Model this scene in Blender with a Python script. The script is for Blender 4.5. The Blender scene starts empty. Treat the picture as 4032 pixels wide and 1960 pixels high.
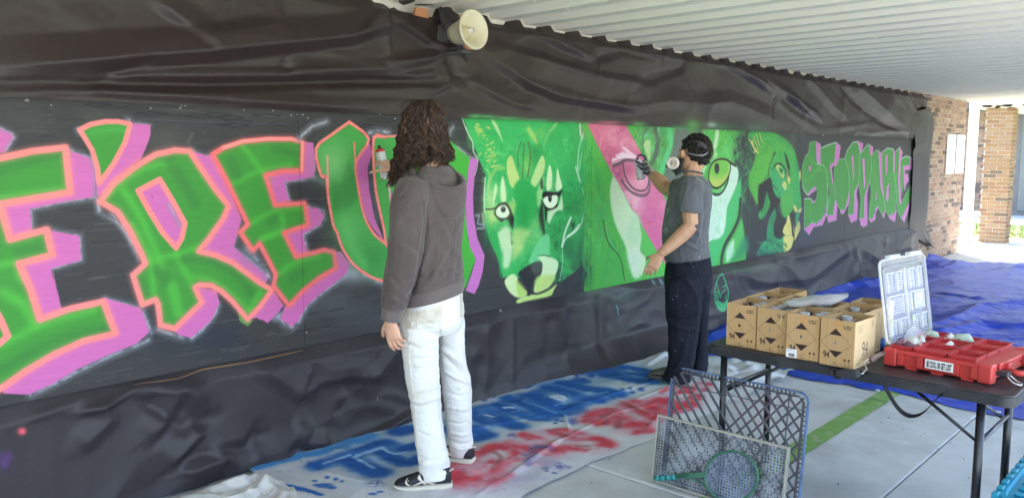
import bpy, bmesh, math, random
import numpy as np
from mathutils import Vector, Matrix
from mathutils.bvhtree import BVHTree

random.seed(7); rng = np.random.default_rng(7)
S = bpy.context.scene
C = S.collection
PI = math.pi

# ------------------------------------------------------------------ camera
H = 1.55; FPX = 3200.0; PITCH = math.radians(6.578); TH = math.radians(43.04)
cd = bpy.data.cameras.new('camera'); cam = bpy.data.objects.new('camera', cd); C.objects.link(cam)
cam.location = (0, 0, H); cam.rotation_euler = (PI/2 - PITCH, 0, TH - PI/2)
cd.sensor_width = 36; cd.lens = 36*FPX/4032; cd.clip_start = 0.05; cd.clip_end = 400
S.camera = cam

# ------------------------------------------------------------------ daylight
SUN_EL = math.radians(64); SUN_AZ = (0.80, 0.60)          # horizontal direction towards the sun
W_ = bpy.data.worlds.new('World'); S.world = W_; W_.use_nodes = True
nt = W_.node_tree; bg = nt.nodes['Background']
sky = nt.nodes.new('ShaderNodeTexSky'); sky.sky_type = 'NISHITA'; sky.sun_disc = False
sky.sun_elevation = SUN_EL; sky.sun_rotation = math.atan2(SUN_AZ[0], SUN_AZ[1])
sky.air_density = 1.0; sky.dust_density = 2.2; sky.ozone_density = 1.0
nt.links.new(sky.outputs[0], bg.inputs[0]); bg.inputs[1].default_value = 0.15
sl = bpy.data.lights.new('sun', 'SUN'); so = bpy.data.objects.new('sun', sl); C.objects.link(so)
sl.energy = 4.6; sl.angle = math.radians(0.53); sl.color = (1.0, 0.95, 0.87)
_d = Vector((SUN_AZ[0]*math.cos(SUN_EL), SUN_AZ[1]*math.cos(SUN_EL), math.sin(SUN_EL)))
so.rotation_euler = _d.to_track_quat('Z', 'Y').to_euler(); so.location = (8, 8, 12)
vs = S.view_settings; vs.view_transform = 'Standard'; vs.look = 'None'; vs.gamma = 1; vs.use_curve_mapping = False
vs.exposure = 3.08
S.cycles.max_bounces = 8; S.cycles.diffuse_bounces = 5; S.cycles.glossy_bounces = 3
S.cycles.transparent_max_bounces = 8; S.cycles.use_denoising = True

# ------------------------------------------------------------------ measuring the photograph: pixel -> point of the place
_cp, _sp = math.cos(PITCH), math.sin(PITCH); _c, _s = math.cos(-TH+0), math.sin(-TH)
FWD = Vector((math.cos(TH), math.sin(TH), 0)); RGT = Vector((math.sin(TH), -math.cos(TH), 0)); UP = Vector((0, 0, 1))
def ray(px, py):
    r = (px-2016)/FPX; d = (py-980)/FPX
    return RGT*r + FWD*(_cp - d*_sp) + UP*(-_sp - d*_cp)
def at_z(px, py, z=0.0):
    v = ray(px, py); return Vector((0, 0, H)) + v*((z-H)/v.z)
WY = 3.63                                                # plane of the mural boards
def at_y(px, py, y=WY):
    v = ray(px, py); return Vector((0, 0, H)) + v*(y/v.y)
def at_depth(px, py, dep):
    v = ray(px, py); return Vector((0, 0, H)) + v*(dep/v.dot(FWD))

# ------------------------------------------------------------------ materials
MATS = {}
def new_mat(name):
    m = bpy.data.materials.new(name); m.use_nodes = True; MATS[name] = m
    return m, m.node_tree, m.node_tree.nodes['Principled BSDF']
def mat(name, col, rough=0.6, metal=0.0, var=0.12, scale=12.0, bump=0.0, bscale=60.0, spec=0.5, rand=0.0, sheen=0.0, coat=0.0, dirt=None, dscale=5.0, damt=0.5, alpha=1.0, trans=0.0, stretch=None, crease=0.0, cscale=(9, 9, 14)):
    """plain procedural surface: noise in the colour, fine relief, optional stains and a tint per object"""
    if name in MATS: return MATS[name]
    m, t, p = new_mat(name); N = t.nodes; L = t.links
    tc = N.new('ShaderNodeTexCoord'); src = tc.outputs['Object']
    if stretch:
        mp = N.new('ShaderNodeMapping'); mp.inputs['Scale'].default_value = stretch; L.new(src, mp.inputs[0]); src = mp.outputs[0]
    n = N.new('ShaderNodeTexNoise'); n.inputs['Scale'].default_value = scale; n.inputs['Detail'].default_value = 6; n.inputs['Roughness'].default_value = 0.6
    L.new(src, n.inputs['Vector'])
    r = N.new('ShaderNodeMapRange'); r.inputs[1].default_value = 0.25; r.inputs[2].default_value = 0.75
    r.inputs[3].default_value = 1-var; r.inputs[4].default_value = 1+var; L.new(n.outputs[0], r.inputs[0])
    fac = r.outputs[0]
    if rand:
        oi = N.new('ShaderNodeObjectInfo'); r2 = N.new('ShaderNodeMapRange'); r2.inputs[3].default_value = 1-rand; r2.inputs[4].default_value = 1+rand
        L.new(oi.outputs['Random'], r2.inputs[0]); mm = N.new('ShaderNodeMath'); mm.operation = 'MULTIPLY'; L.new(fac, mm.inputs[0]); L.new(r2.outputs[0], mm.inputs[1]); fac = mm.outputs[0]
    mx = N.new('ShaderNodeVectorMath'); mx.operation = 'SCALE'; mx.inputs[0].default_value = col[:3]; L.new(fac, mx.inputs['Scale'])
    out = mx.outputs[0]
    if dirt is not None:
        n2 = N.new('ShaderNodeTexNoise'); n2.inputs['Scale'].default_value = dscale; n2.inputs['Detail'].default_value = 5; L.new(src, n2.inputs['Vector'])
        r3 = N.new('ShaderNodeMapRange'); r3.inputs[1].default_value = 0.5; r3.inputs[2].default_value = 0.72; r3.inputs[4].default_value = damt; L.new(n2.outputs[0], r3.inputs[0])
        mi = N.new('ShaderNodeMix'); mi.data_type = 'RGBA'; L.new(r3.outputs[0], mi.inputs[0]); L.new(out, mi.inputs[6]); mi.inputs[7].default_value = (*dirt[:3], 1); out = mi.outputs[2]
    L.new(out, p.inputs['Base Color'])
    p.inputs['Roughness'].default_value = rough; p.inputs['Metallic'].default_value = metal
    p.inputs['Specular IOR Level'].default_value = spec
    if sheen: p.inputs['Sheen Weight'].default_value = sheen
    if coat: p.inputs['Coat Weight'].default_value = coat; p.inputs['Coat Roughness'].default_value = 0.15
    if trans: p.inputs['Transmission Weight'].default_value = trans
    if alpha < 1: p.inputs['Alpha'].default_value = alpha
    if crease:                                            # soft cloth creases
        m4 = N.new('ShaderNodeMapping'); m4.inputs['Scale'].default_value = cscale; m4.inputs['Rotation'].default_value = (.3, .4, .2); L.new(tc.outputs['Object'], m4.inputs[0])
        n4 = N.new('ShaderNodeTexNoise'); n4.inputs['Scale'].default_value = 1.0; n4.inputs['Detail'].default_value = 3; n4.inputs['Distortion'].default_value = 1.2; L.new(m4.outputs[0], n4.inputs['Vector'])
        a4 = N.new('ShaderNodeMath'); a4.operation = 'SUBTRACT'; a4.inputs[1].default_value = .5; L.new(n4.outputs[0], a4.inputs[0]); b4 = N.new('ShaderNodeMath'); b4.operation = 'ABSOLUTE'; L.new(a4.outputs[0], b4.inputs[0])
        k4 = N.new('ShaderNodeBump'); k4.inputs['Strength'].default_value = crease; k4.inputs['Distance'].default_value = .05; L.new(b4.outputs[0], k4.inputs['Height']); L.new(k4.outputs[0], p.inputs['Normal'])
    if bump:
        n3 = N.new('ShaderNodeTexNoise'); n3.inputs['Scale'].default_value = bscale; n3.inputs['Detail'].default_value = 4; L.new(src, n3.inputs['Vector'])
        b = N.new('ShaderNodeBump'); b.inputs['Strength'].default_value = bump; b.inputs['Distance'].default_value = 0.004; L.new(n3.outputs[0], b.inputs['Height']); L.new(b.outputs[0], p.inputs['Normal'])
        if crease: L.new(k4.outputs[0], b.inputs['Normal'])
    return m
def lin(r, g, b):
    f = lambda c: (c/255/12.92) if c/255 <= .04045 else ((c/255+.055)/1.055)**2.4
    return (f(r), f(g), f(b))

# ------------------------------------------------------------------ objects
def tag(o, label=None, cat=None, group=None, kind=None):
    if label: o['label'] = label
    if cat: o['category'] = cat
    if group: o['group'] = group
    if kind: o['kind'] = kind
    return o
def empty(name, loc=(0, 0, 0), rz=0.0, label=None, cat=None, group=None):
    o = bpy.data.objects.new(name, None); C.objects.link(o); o.location = loc; o.rotation_euler = (0, 0, rz); o.empty_display_size = 0.05
    return tag(o, label, cat, group)
def link(name, me, m, parent=None, smooth=False, world=False):
    o = bpy.data.objects.new(name, me); C.objects.link(o)
    if m is not None:
        me.materials.clear()
        for k in (m if isinstance(m, (list, tuple)) else [m]): me.materials.append(k)
    if smooth:
        me.polygons.foreach_set('use_smooth', [True]*len(me.polygons))
    if parent is not None:
        o.parent = parent
        if world:                                         # mesh given in world coordinates
            q = parent
            while q.parent is not None: q = q.parent
            me.transform(Matrix.LocRotScale(q.location, q.rotation_euler, None).inverted())
    return o
def obj(name, bm, m, parent=None, smooth=False, world=False):
    me = bpy.data.meshes.new(name); bm.to_mesh(me); bm.free()
    return link(name, me, m, parent, smooth, world)
def pyobj(name, v, f, m, parent=None, smooth=False, world=False):
    me = bpy.data.meshes.new(name); me.from_pydata([tuple(p) for p in v], [], [tuple(q) for q in f]); me.update()
    return link(name, me, m, parent, smooth, world)
def kids(o): return [c for c in bpy.data.objects if c.parent == o]
def copy_tree(o, parent=None):
    c = o.copy(); C.objects.link(c)
    if parent is not None: c.parent = parent
    for ch in list(o.children): copy_tree(ch, c)
    return c

# ------------------------------------------------------------------ shapes (added to a bmesh)
def box(bm, a, b, bev=0.0, M=None, seg=2):
    a = Vector(a); b = Vector(b); r = bmesh.ops.create_cube(bm, size=1.0)
    vs_ = r['verts']
    for v in vs_: v.co = Vector(((a[i]+b[i])/2 + v.co[i]*(b[i]-a[i]) for i in range(3)))
    if bev:
        es = list({e for v in vs_ for e in v.link_edges})
        g = bmesh.ops.bevel(bm, geom=es, offset=bev, segments=seg, affect='EDGES', profile=0.5)
        vs_ = list({v for f in g['faces'] for v in f.verts} | {v for v in vs_ if v.is_valid})
    if M is not None: bmesh.ops.transform(bm, matrix=M, verts=[v for v in vs_ if v.is_valid])
    return vs_
def prism(bm, pts, o, u, v, n, th):
    """polygon pts (2-D) in frame o,u,v extruded by th along n"""
    o, u, v, n = Vector(o), Vector(u), Vector(v), Vector(n)
    b = [bm.verts.new(o+u*p[0]+v*p[1]) for p in pts]; t = [bm.verts.new(o+u*p[0]+v*p[1]+n*th) for p in pts]; k = len(pts)
    bm.faces.new(t); bm.faces.new(b[::-1])
    for i in range(k): bm.faces.new((b[i], b[(i+1) % k], t[(i+1) % k], t[i]))
def flat(bm, pts, o, u, v):
    o, u, v = Vector(o), Vector(u), Vector(v)
    bm.faces.new([bm.verts.new(o+u*p[0]+v*p[1]) for p in pts])
def tube(bm, pts, r, n=8, cap=True, flatn=None, ratio=1.0, closed=False):
    """tube through pts; r radius or list; parallel-transport frames; ratio squashes along the second axis"""
    pts = [Vector(p) for p in pts]; k = len(pts); rs = r if isinstance(r, (list, tuple)) else [r]*k
    T = [(pts[(i+1) % k]-pts[i-1] if closed else pts[min(i+1, k-1)]-pts[max(i-1, 0)]).normalized() for i in range(k)]
    a = Vector(flatn) if flatn is not None else (Vector((0, 0, 1)) if abs(T[0].z) < .9 else Vector((1, 0, 0)))
    rings = []
    for i in range(k):
        a = (a - T[i]*a.dot(T[i])); a = a.normalized() if a.length > 1e-6 else T[i].orthogonal().normalized()
        b = T[i].cross(a)
        rings.append([bm.verts.new(pts[i] + a*(math.cos(2*PI*j/n)*rs[i]*ratio) + b*(math.sin(2*PI*j/n)*rs[i])) for j in range(n)])
    for i in range(k if closed else k-1):
        A, B = rings[i], rings[(i+1) % k]
        for j in range(n): bm.faces.new((A[j], A[(j+1) % n], B[(j+1) % n], B[j]))
    if cap and not closed:
        bm.faces.new(rings[0][::-1]); bm.faces.new(rings[-1])
    return rings
def lathe(bm, prof, n=20, M=None, o=(0, 0, 0)):
    """profile of (radius, z) turned round z"""
    rings = []; new = []
    for r, z in prof:
        if r < 1e-6: rr = [bm.verts.new((o[0], o[1], o[2]+z))]
        else: rr = [bm.verts.new((o[0]+r*math.cos(2*PI*j/n), o[1]+r*math.sin(2*PI*j/n), o[2]+z)) for j in range(n)]
        rings.append(rr); new += rr
    for A, B in zip(rings, rings[1:]):
        if len(A) == 1 and len(B) == 1: continue
        for j in range(n):
            if len(A) == 1: bm.faces.new((A[0], B[(j+1) % n], B[j]))
            elif len(B) == 1: bm.faces.new((A[j], A[(j+1) % n], B[0]))
            else: bm.faces.new((A[j], A[(j+1) % n], B[(j+1) % n], B[j]))
    if M is not None: bmesh.ops.transform(bm, matrix=M, verts=new)
    return new
def loft(bm, rings, n=20, cap=True, ex=2.0):
    """rings of (centre, half-axis a, half-axis b)"""
    R = []
    for c, a, b in rings:
        c, a, b = Vector(c), Vector(a), Vector(b); rr = []
        for j in range(n):
            t = 2*PI*j/n; x, y = math.cos(t), math.sin(t)
            x = math.copysign(abs(x)**(2/ex), x); y = math.copysign(abs(y)**(2/ex), y)
            rr.append(bm.verts.new(c + a*x + b*y))
        R.append(rr)
    for A, B in zip(R, R[1:]):
        for j in range(n): bm.faces.new((A[j], A[(j+1) % n], B[(j+1) % n], B[j]))
    if cap: bm.faces.new(R[0][::-1]); bm.faces.new(R[-1])
def catmull(p, n=8, closed=False):
    p = [np.array(q, float) for q in p]; k = len(p); out = []
    for i in range(k if closed else k-1):
        a, b, c, d = (p[(i-1) % k], p[i], p[(i+1) % k], p[(i+2) % k]) if closed else (p[max(i-1, 0)], p[i], p[i+1], p[min(i+2, k-1)])
        for j in range(n):
            t = j/n; out.append(0.5*(2*b+(c-a)*t+(2*a-5*b+4*c-d)*t*t+(3*b-a-3*c+d)*t**3))
    if not closed: out.append(p[-1])
    return out
def remesh(bm, vox, smooth=4, fac=0.5):
    """fuse overlapping closed shapes into one continuous surface"""
    bmesh.ops.recalc_face_normals(bm, faces=bm.faces)
    me = bpy.data.meshes.new('tmp'); bm.to_mesh(me); bm.free(); o = bpy.data.objects.new('tmp', me); C.objects.link(o)
    md = o.modifiers.new('r', 'REMESH'); md.mode = 'VOXEL'; md.voxel_size = vox
    if smooth:
        m2 = o.modifiers.new('s', 'SMOOTH'); m2.iterations = smooth; m2.factor = fac
    dg = bpy.context.evaluated_depsgraph_get(); dg.update()
    r = bpy.data.meshes.new_from_object(o.evaluated_get(dg), depsgraph=dg)
    bpy.data.objects.remove(o); bpy.data.meshes.remove(me)
    return r
def get_co(me):
    a = np.empty(len(me.vertices)*3); me.vertices.foreach_get('co', a); return a.reshape(-1, 3)
def set_co(me, a):
    me.vertices.foreach_set('co', np.ascontiguousarray(a).ravel()); me.update()
def get_no(me):
    a = np.empty(len(me.vertices)*3); me.vertex_normals.foreach_get('vector', a); return a.reshape(-1, 3)
# value noise on arrays
def _hash(i, j, k, seed):
    h = (i.astype(np.int64)*374761393 + j.astype(np.int64)*668265263 + k.astype(np.int64)*2147483647 + seed*974711) & 0x7fffffff
    h = ((h ^ (h >> 13))*1274126177) & 0x7fffffff
    return ((h ^ (h >> 16)) & 0xffff)/65535.0
def vnoise(x, y, z=None, seed=0):
    z = np.zeros_like(x) if z is None else z
    i, j, k = np.floor(x), np.floor(y), np.floor(z); u, v, w = x-i, y-j, z-k
    u, v, w = u*u*(3-2*u), v*v*(3-2*v), w*w*(3-2*w); r = 0
    for a in (0, 1):
        for b in (0, 1):
            for c in (0, 1):
                r = r + _hash(i+a, j+b, k+c, seed)*(u if a else 1-u)*(v if b else 1-v)*(w if c else 1-w)
    return r*2-1
def fnoise(x, y, z=None, seed=0, oct=3):
    r = 0; a = 1.0
    for o_ in range(oct):
        r = r + a*vnoise(x*2**o_, y*2**o_, None if z is None else z*2**o_, seed+o_*17); a *= .5
    return r
# ------------------------------------------------------------------ flat paint: shapes brushed and sprayed on to the boards, cloth and paper
class Canvas:
    def __init__(s, x0, x1, z0, z1, res, base, alpha=None):
        s.x0, s.x1, s.z0, s.z1, s.res = x0, x1, z0, z1, res
        s.w = max(4, int(round((x1-x0)/res))); s.h = max(4, int(round((z1-z0)/res)))
        s.a = np.empty((s.h, s.w, 3), np.float32); s.a[:] = np.array(base, np.float32)/255
        s.X = (x0 + (np.arange(s.w)+.5)*(x1-x0)/s.w).astype(np.float32); s.Z = (z0 + (np.arange(s.h)+.5)*(z1-z0)/s.h).astype(np.float32)
    def window(s, P, m):
        lo = P.min(0)-m; hi = P.max(0)+m
        i0, i1 = np.searchsorted(s.X, [lo[0], hi[0]]); j0, j1 = np.searchsorted(s.Z, [lo[1], hi[1]])
        if i1 <= i0 or j1 <= j0: return None
        gx, gz = np.meshgrid(s.X[i0:i1], s.Z[j0:j1]); return (slice(j0, j1), slice(i0, i1)), gx, gz
    def put(s, sl, m, col):
        c = np.array(col, np.float32)/255; m = m[..., None].astype(np.float32); s.a[sl] = s.a[sl]*(1-m)+c*m
    def image(s, name):
        im = bpy.data.images.new(name, s.w, s.h); px = np.ones((s.h, s.w, 4), np.float32); px[..., :3] = np.clip(s.a, 0, 1)
        im.pixels.foreach_set(px.ravel()); im.update(); im.pack(); return im
def seg_dist(P, gx, gz, closed):
    d = np.full(gx.shape, 1e9, np.float32); Q = np.vstack([P, P[:1]]) if closed else P
    if len(Q) == 1: return np.hypot(gx-Q[0, 0], gz-Q[0, 1])
    for a, b in zip(Q[:-1], Q[1:]):
        e = b-a; l2 = max(float(e@e), 1e-12); t = np.clip(((gx-a[0])*e[0]+(gz-a[1])*e[1])/l2, 0, 1)
        d = np.minimum(d, np.hypot(gx-a[0]-t*e[0], gz-a[1]-t*e[1]))
    return d
def inside(P, gx, gz):
    r = np.zeros(gx.shape, bool); k = len(P)
    for i in range(k):
        x1, z1 = P[i]; x2, z2 = P[(i+1) % k]
        if z1 == z2: continue
        r ^= ((z1 > gz) != (z2 > gz)) & (gx < (x2-x1)*(gz-z1)/(z2-z1)+x1)
    return r
class Painter:
    """keeps a set of canvases lying in one plane; pts arrive in the units of the measuring frame and go through fn to plane coordinates"""
    def __init__(s, canv, fn): s.cv = canv; s.fn = fn; s.k = 0
    def P(s, pts): return np.array([s.fn(*p) for p in pts], np.float32)
    def scale(s, P0, pts):
        q = np.mean(np.array(pts, float), 0); a = np.array(s.fn(q[0], q[1]-5)); b = np.array(s.fn(q[0], q[1]+5)); return float(np.hypot(*(a-b)))/10
    def _m(s, m, gx, gz, alpha, rag, dry, seed):
        if dry: m = m*np.clip(0.5+1.2*fnoise(gx*dry, gz*dry, None, seed, 3)+.35, 0, 1)
        return m*alpha
    def poly(s, pts, col, soft=3, alpha=1.0, smooth=0, rag=0, dry=0):
        s.k += 1
        if smooth: pts = [tuple(q) for q in catmull(pts, smooth, True)]
        P = s.P(pts); sc = s.scale(P, pts); so = max(soft*sc, .0006); rg = rag*sc
        for c in s.cv:
            w = c.window(P, so*1.5+rg)
            if w is None: continue
            sl, gx, gz = w; d = seg_dist(P, gx, gz, True); sd = np.where(inside(P, gx, gz), -d, d)
            if rg: sd = sd + rg*fnoise(gx/(rg*4), gz/(rg*4), None, s.k, 3)
            m = np.clip(.5-sd/(2*max(so, c.res*.5)), 0, 1); m = m*m*(3-2*m)
            c.put(sl, s._m(m, gx, gz, alpha, rag, dry, s.k), col)
    def stroke(s, pts, col, w=10, soft=3, alpha=1.0, smooth=0, closed=False, rag=0, dry=0, taper=False):
        s.k += 1
        if smooth and len(pts) > 2: pts = [tuple(q) for q in catmull(pts, smooth, closed)]
        P = s.P(pts); sc = s.scale(P, pts); so = max(soft*sc, .0006); ww = w*sc/2; rg = rag*sc
        for c in s.cv:
            wn = c.window(P, ww+so*1.5+rg)
            if wn is None: continue
            sl, gx, gz = wn; d = seg_dist(P, gx, gz, closed)
            if rg: d = d + rg*fnoise(gx/(rg*4), gz/(rg*4), None, s.k, 2)
            m = np.clip(.5-(d-ww)/(2*max(so, c.res*.5)), 0, 1); m = m*m*(3-2*m)
            c.put(sl, s._m(m, gx, gz, alpha, rag, dry, s.k), col)
    def blob(s, x, y, rx, ry, col, alpha=1.0, rot=0, dry=0, hard=1.0):
        s.k += 1; ca, sa = math.cos(math.radians(rot)), math.sin(math.radians(rot))
        ring = [(x+2.2*(rx*math.cos(t)*ca-ry*math.sin(t)*sa), y+2.2*(rx*math.cos(t)*sa+ry*math.sin(t)*ca)) for t in np.linspace(0, 2*PI, 13)[:-1]]
        P = s.P(ring); c0 = np.array(s.fn(x, y)); ux = (np.array(s.fn(x+ca*rx, y+sa*rx))-c0); uy = (np.array(s.fn(x-sa*ry, y+ca*ry))-c0)
        Mi = np.linalg.inv(np.array([ux, uy]).T)
        for c in s.cv:
            w = c.window(P, 0)
            if w is None: continue
            sl, gx, gz = w; dx, dz = gx-c0[0], gz-c0[1]
            q = (Mi[0, 0]*dx+Mi[0, 1]*dz)**2+(Mi[1, 0]*dx+Mi[1, 1]*dz)**2
            m = np.exp(-q**hard)*np.clip((4.6-q)/1.0, 0, 1)
            c.put(sl, s._m(m, gx, gz, alpha, 0, dry, s.k), col)
def zone(x0, y0, sc): return lambda pts: [(x0+p[0]*sc, y0+p[1]*sc) for p in pts]
def image_mat(name, im, rough=0.5, bump=0.15, bscale=(3, 3, 3), bdist=0.002, var=0.1, vs_=30, spec=0.4, stretch=(1, 1, 1), sheen=0.0, uv=True):
    m, t, p = new_mat(name); N = t.nodes; L = t.links
    tx = N.new('ShaderNodeTexImage'); tx.image = im; tx.interpolation = 'Cubic'; tx.extension = 'EXTEND'
    u = N.new('ShaderNodeUVMap'); u.uv_map = 'UVMap'; L.new(u.outputs[0], tx.inputs[0])
    tc = N.new('ShaderNodeTexCoord'); mp = N.new('ShaderNodeMapping'); mp.inputs['Scale'].default_value = stretch; L.new(tc.outputs['Object'], mp.inputs[0])
    n = N.new('ShaderNodeTexNoise'); n.inputs['Scale'].default_value = vs_; n.inputs['Detail'].default_value = 6; n.inputs['Roughness'].default_value = .65; L.new(mp.outputs[0], n.inputs['Vector'])
    r = N.new('ShaderNodeMapRange'); r.inputs[1].default_value = .3; r.inputs[2].default_value = .7; r.inputs[3].default_value = 1-var; r.inputs[4].default_value = 1+var; L.new(n.outputs[0], r.inputs[0])
    s = N.new('ShaderNodeVectorMath'); s.operation = 'SCALE'; L.new(tx.outputs[0], s.inputs[0]); L.new(r.outputs[0], s.inputs['Scale']); L.new(s.outputs[0], p.inputs['Base Color'])
    p.inputs['Roughness'].default_value = rough; p.inputs['Specular IOR Level'].default_value = spec
    if sheen: p.inputs['Sheen Weight'].default_value = sheen
    if bump:
        b = N.new('ShaderNodeBump'); b.inputs['Strength'].default_value = bump; b.inputs['Distance'].default_value = bdist; L.new(n.outputs[0], b.inputs['Height']); L.new(b.outputs[0], p.inputs['Normal'])
    return m
def set_uv(me, fn):
    uv = me.uv_layers.new(name='UVMap'); co = get_co(me); li = np.empty(len(me.loops), int); me.loops.foreach_get('vertex_index', li)
    p = co[li]; a = np.stack(fn(p[:, 0], p[:, 1], p[:, 2]), 1).astype(np.float32); uv.data.foreach_set('uv', a.ravel())
# ================================================================== THE SETTING
def brick_mat(name, cols, island=False, rough=.85):
    m, t, p = new_mat(name); N = t.nodes; L = t.links
    if island: g = N.new('ShaderNodeNewGeometry'); rnd = g.outputs['Random Per Island']
    else: g = N.new('ShaderNodeObjectInfo'); rnd = g.outputs['Random']
    cr = N.new('ShaderNodeValToRGB'); cr.color_ramp.interpolation = 'CONSTANT'; e = cr.color_ramp.elements
    e[0].position = 0; e[0].color = (*cols[0], 1)
    e[1].position = 1/len(cols); e[1].color = (*cols[1], 1)
    for i in range(2, len(cols)): q = e.new(i/len(cols)); q.color = (*cols[i], 1)
    L.new(rnd, cr.inputs[0])
    tc = N.new('ShaderNodeTexCoord'); n = N.new('ShaderNodeTexNoise'); n.inputs['Scale'].default_value = 35; n.inputs['Detail'].default_value = 6; L.new(tc.outputs['Object'], n.inputs[0])
    r = N.new('ShaderNodeMapRange'); r.inputs[1].default_value = .3; r.inputs[2].default_value = .7; r.inputs[3].default_value = .72; r.inputs[4].default_value = 1.25; L.new(n.outputs[0], r.inputs[0])
    s = N.new('ShaderNodeVectorMath'); s.operation = 'SCALE'; L.new(cr.outputs[0], s.inputs[0]); L.new(r.outputs[0], s.inputs['Scale']); L.new(s.outputs[0], p.inputs['Base Color'])
    p.inputs['Roughness'].default_value = rough; p.inputs['Specular IOR Level'].default_value = .25
    b = N.new('ShaderNodeBump'); b.inputs['Strength'].default_value = .5; b.inputs['Distance'].default_value = .004; L.new(n.outputs[0], b.inputs['Height']); L.new(b.outputs[0], p.inputs['Normal'])
    return m
BR = [(.38, .235, .155), (.42, .275, .18), (.35, .21, .14), (.44, .30, .20), (.40, .25, .165), (.17, .115, .09), (.37, .235, .16), (.43, .29, .19), (.27, .175, .125), (.41, .265, .175), (.40, .24, .15)]
BR2 = [(.44, .255, .11), (.47, .285, .13), (.42, .24, .10), (.48, .30, .15), (.40, .215, .095), (.24, .16, .09), (.46, .27, .12), (.44, .25, .12), (.45, .26, .11), (.43, .25, .12), (.36, .19, .10)]  # column bricks pushed to orange: warm sunlight put into their colours
BR = [tuple(c*k for c, k in zip(q, (.86, .90, .98))) for q in BR]; BR2 = [tuple(c*k for c, k in zip(q, (.70, .72, .84))) for q in BR2]
M_BRICK = brick_mat('brick_tan', BR); M_BRICKI = brick_mat('brick_tan_far', BR, True); M_BRICK2 = brick_mat('brick_sunlit', BR2)
M_MORT = mat('mortar', (.56, .52, .45), .95, bump=.4, bscale=120)
M_CONC = mat('concrete', (.49, .495, .49), .88, var=.13, scale=5, bump=.3, bscale=160, rand=.05, dirt=(.25, .25, .235), dscale=2.3, damt=.5, spec=.3)
M_JOINT = mat('joint_dirt', (.12, .115, .10), .95, bump=.3)
M_GREEN = mat('court_paint', lin(112, 150, 74), .7, var=.14, scale=9, bump=.2, bscale=140, dirt=(.36, .38, .30), dscale=13, damt=.6)

# ground, the concrete walk in slabs, the painted stripe
bm = bmesh.new(); flat(bm, [(-60, -80), (120, -80), (120, 100), (-60, 100)], (0, 0, -.16), (1, 0, 0), (0, 1, 0)); tag(obj('ground', bm, mat('low_bounce_ground', (.075, .095, .035), .95, var=.3, scale=.6)), kind='structure')  # dark lawn added out of view to lower bounce light on the canopy
bm = bmesh.new(); box(bm, (-12, -9, -.15), (5.25, 4.6, -.02)); box(bm, (5.25, -1.25, -.15), (17.55, 4.6, -.02)); pav = tag(obj('concrete_pavement', bm, M_JOINT), kind='structure')
xs = [-11.5, -9.45, -7.35, -5.25, -3.15, -1.05, 1.05, 3.15, 5.25, 7.35, 9.45, 11.55, 14.1, 17.5]; ys = [-8.57, -6.13, -3.69, -1.25, 1.19, 3.64]
for i in range(len(xs)-1):
    for j in range(len(ys)-1):
        if xs[i] > 5 and ys[j] < -1.3: continue  # unseen slabs left out here so less light bounces up
        bm = bmesh.new(); g = .0035; dz = rng.uniform(-.0015, .0015) - (.007 if i == 6 else 0)
        box(bm, (xs[i]+g, ys[j]+g, -.12), (xs[i+1]-g, ys[j+1]-g, dz), .006, seg=1); obj('slab', bm, M_CONC, pav)
bm = bmesh.new(); box(bm, (14.6, 3.66, -.12), (17.5, 4.55, 0), .006, seg=1); obj('slab', bm, M_CONC, pav)
for a, b, z in ((1.06, 3.143, -.002), (3.157, 5.243, .0055), (5.257, 6.3, .0055)):
    bm = bmesh.new(); n = 40
    up = [(a+(b-a)*k/n, 1.788+.004*vnoise(np.array([k*1.7]), np.array([a]))[0]) for k in range(n+1)]; dn = [(a+(b-a)*k/n, 1.668+.004*vnoise(np.array([k*1.9]), np.array([b]))[0]) for k in range(n+1)]
    for k in range(n): bm.faces.new([bm.verts.new((q[0], q[1], z)) for q in (dn[k], dn[k+1], up[k+1], up[k])])
    bmesh.ops.remove_doubles(bm, verts=bm.verts, dist=1e-5)
    tag(obj('painted_stripe', bm, M_GREEN), kind='structure')
# dry leaf bits on the walk
bm = bmesh.new()
for px, py in [(3500, 1645), (3655, 1625), (3640, 1707), (3625, 1717), (3660, 1778), (3695, 1768), (3745, 1743), (3795, 1808), (3815, 1882), (2445, 1820), (2400, 1808), (2440, 1660), (3150, 1855), (2330, 1900), (3470, 1663), (3300, 1905), (3555, 1690)]:
    p = at_z(px, py, .009); a = rng.uniform(0, PI); l = rng.uniform(.005, .011); u = Vector((math.cos(a), math.sin(a), .15)); v = Vector((-math.sin(a), math.cos(a), .1))
    q = [p-u*l, p-u*l*.3+v*l*.35+UP*.002, p+u*l*.5+v*l*.28, p+u*l+UP*.004, p+u*l*.4-v*l*.3, p-u*l*.4-v*l*.3+UP*.003]
    vv = [bm.verts.new(x) for x in q]; bm.faces.new(vv)
tag(obj('fallen_leaves', bm, mat('dry_leaf', (.10, .065, .04), .8)), kind='stuff')

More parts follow.
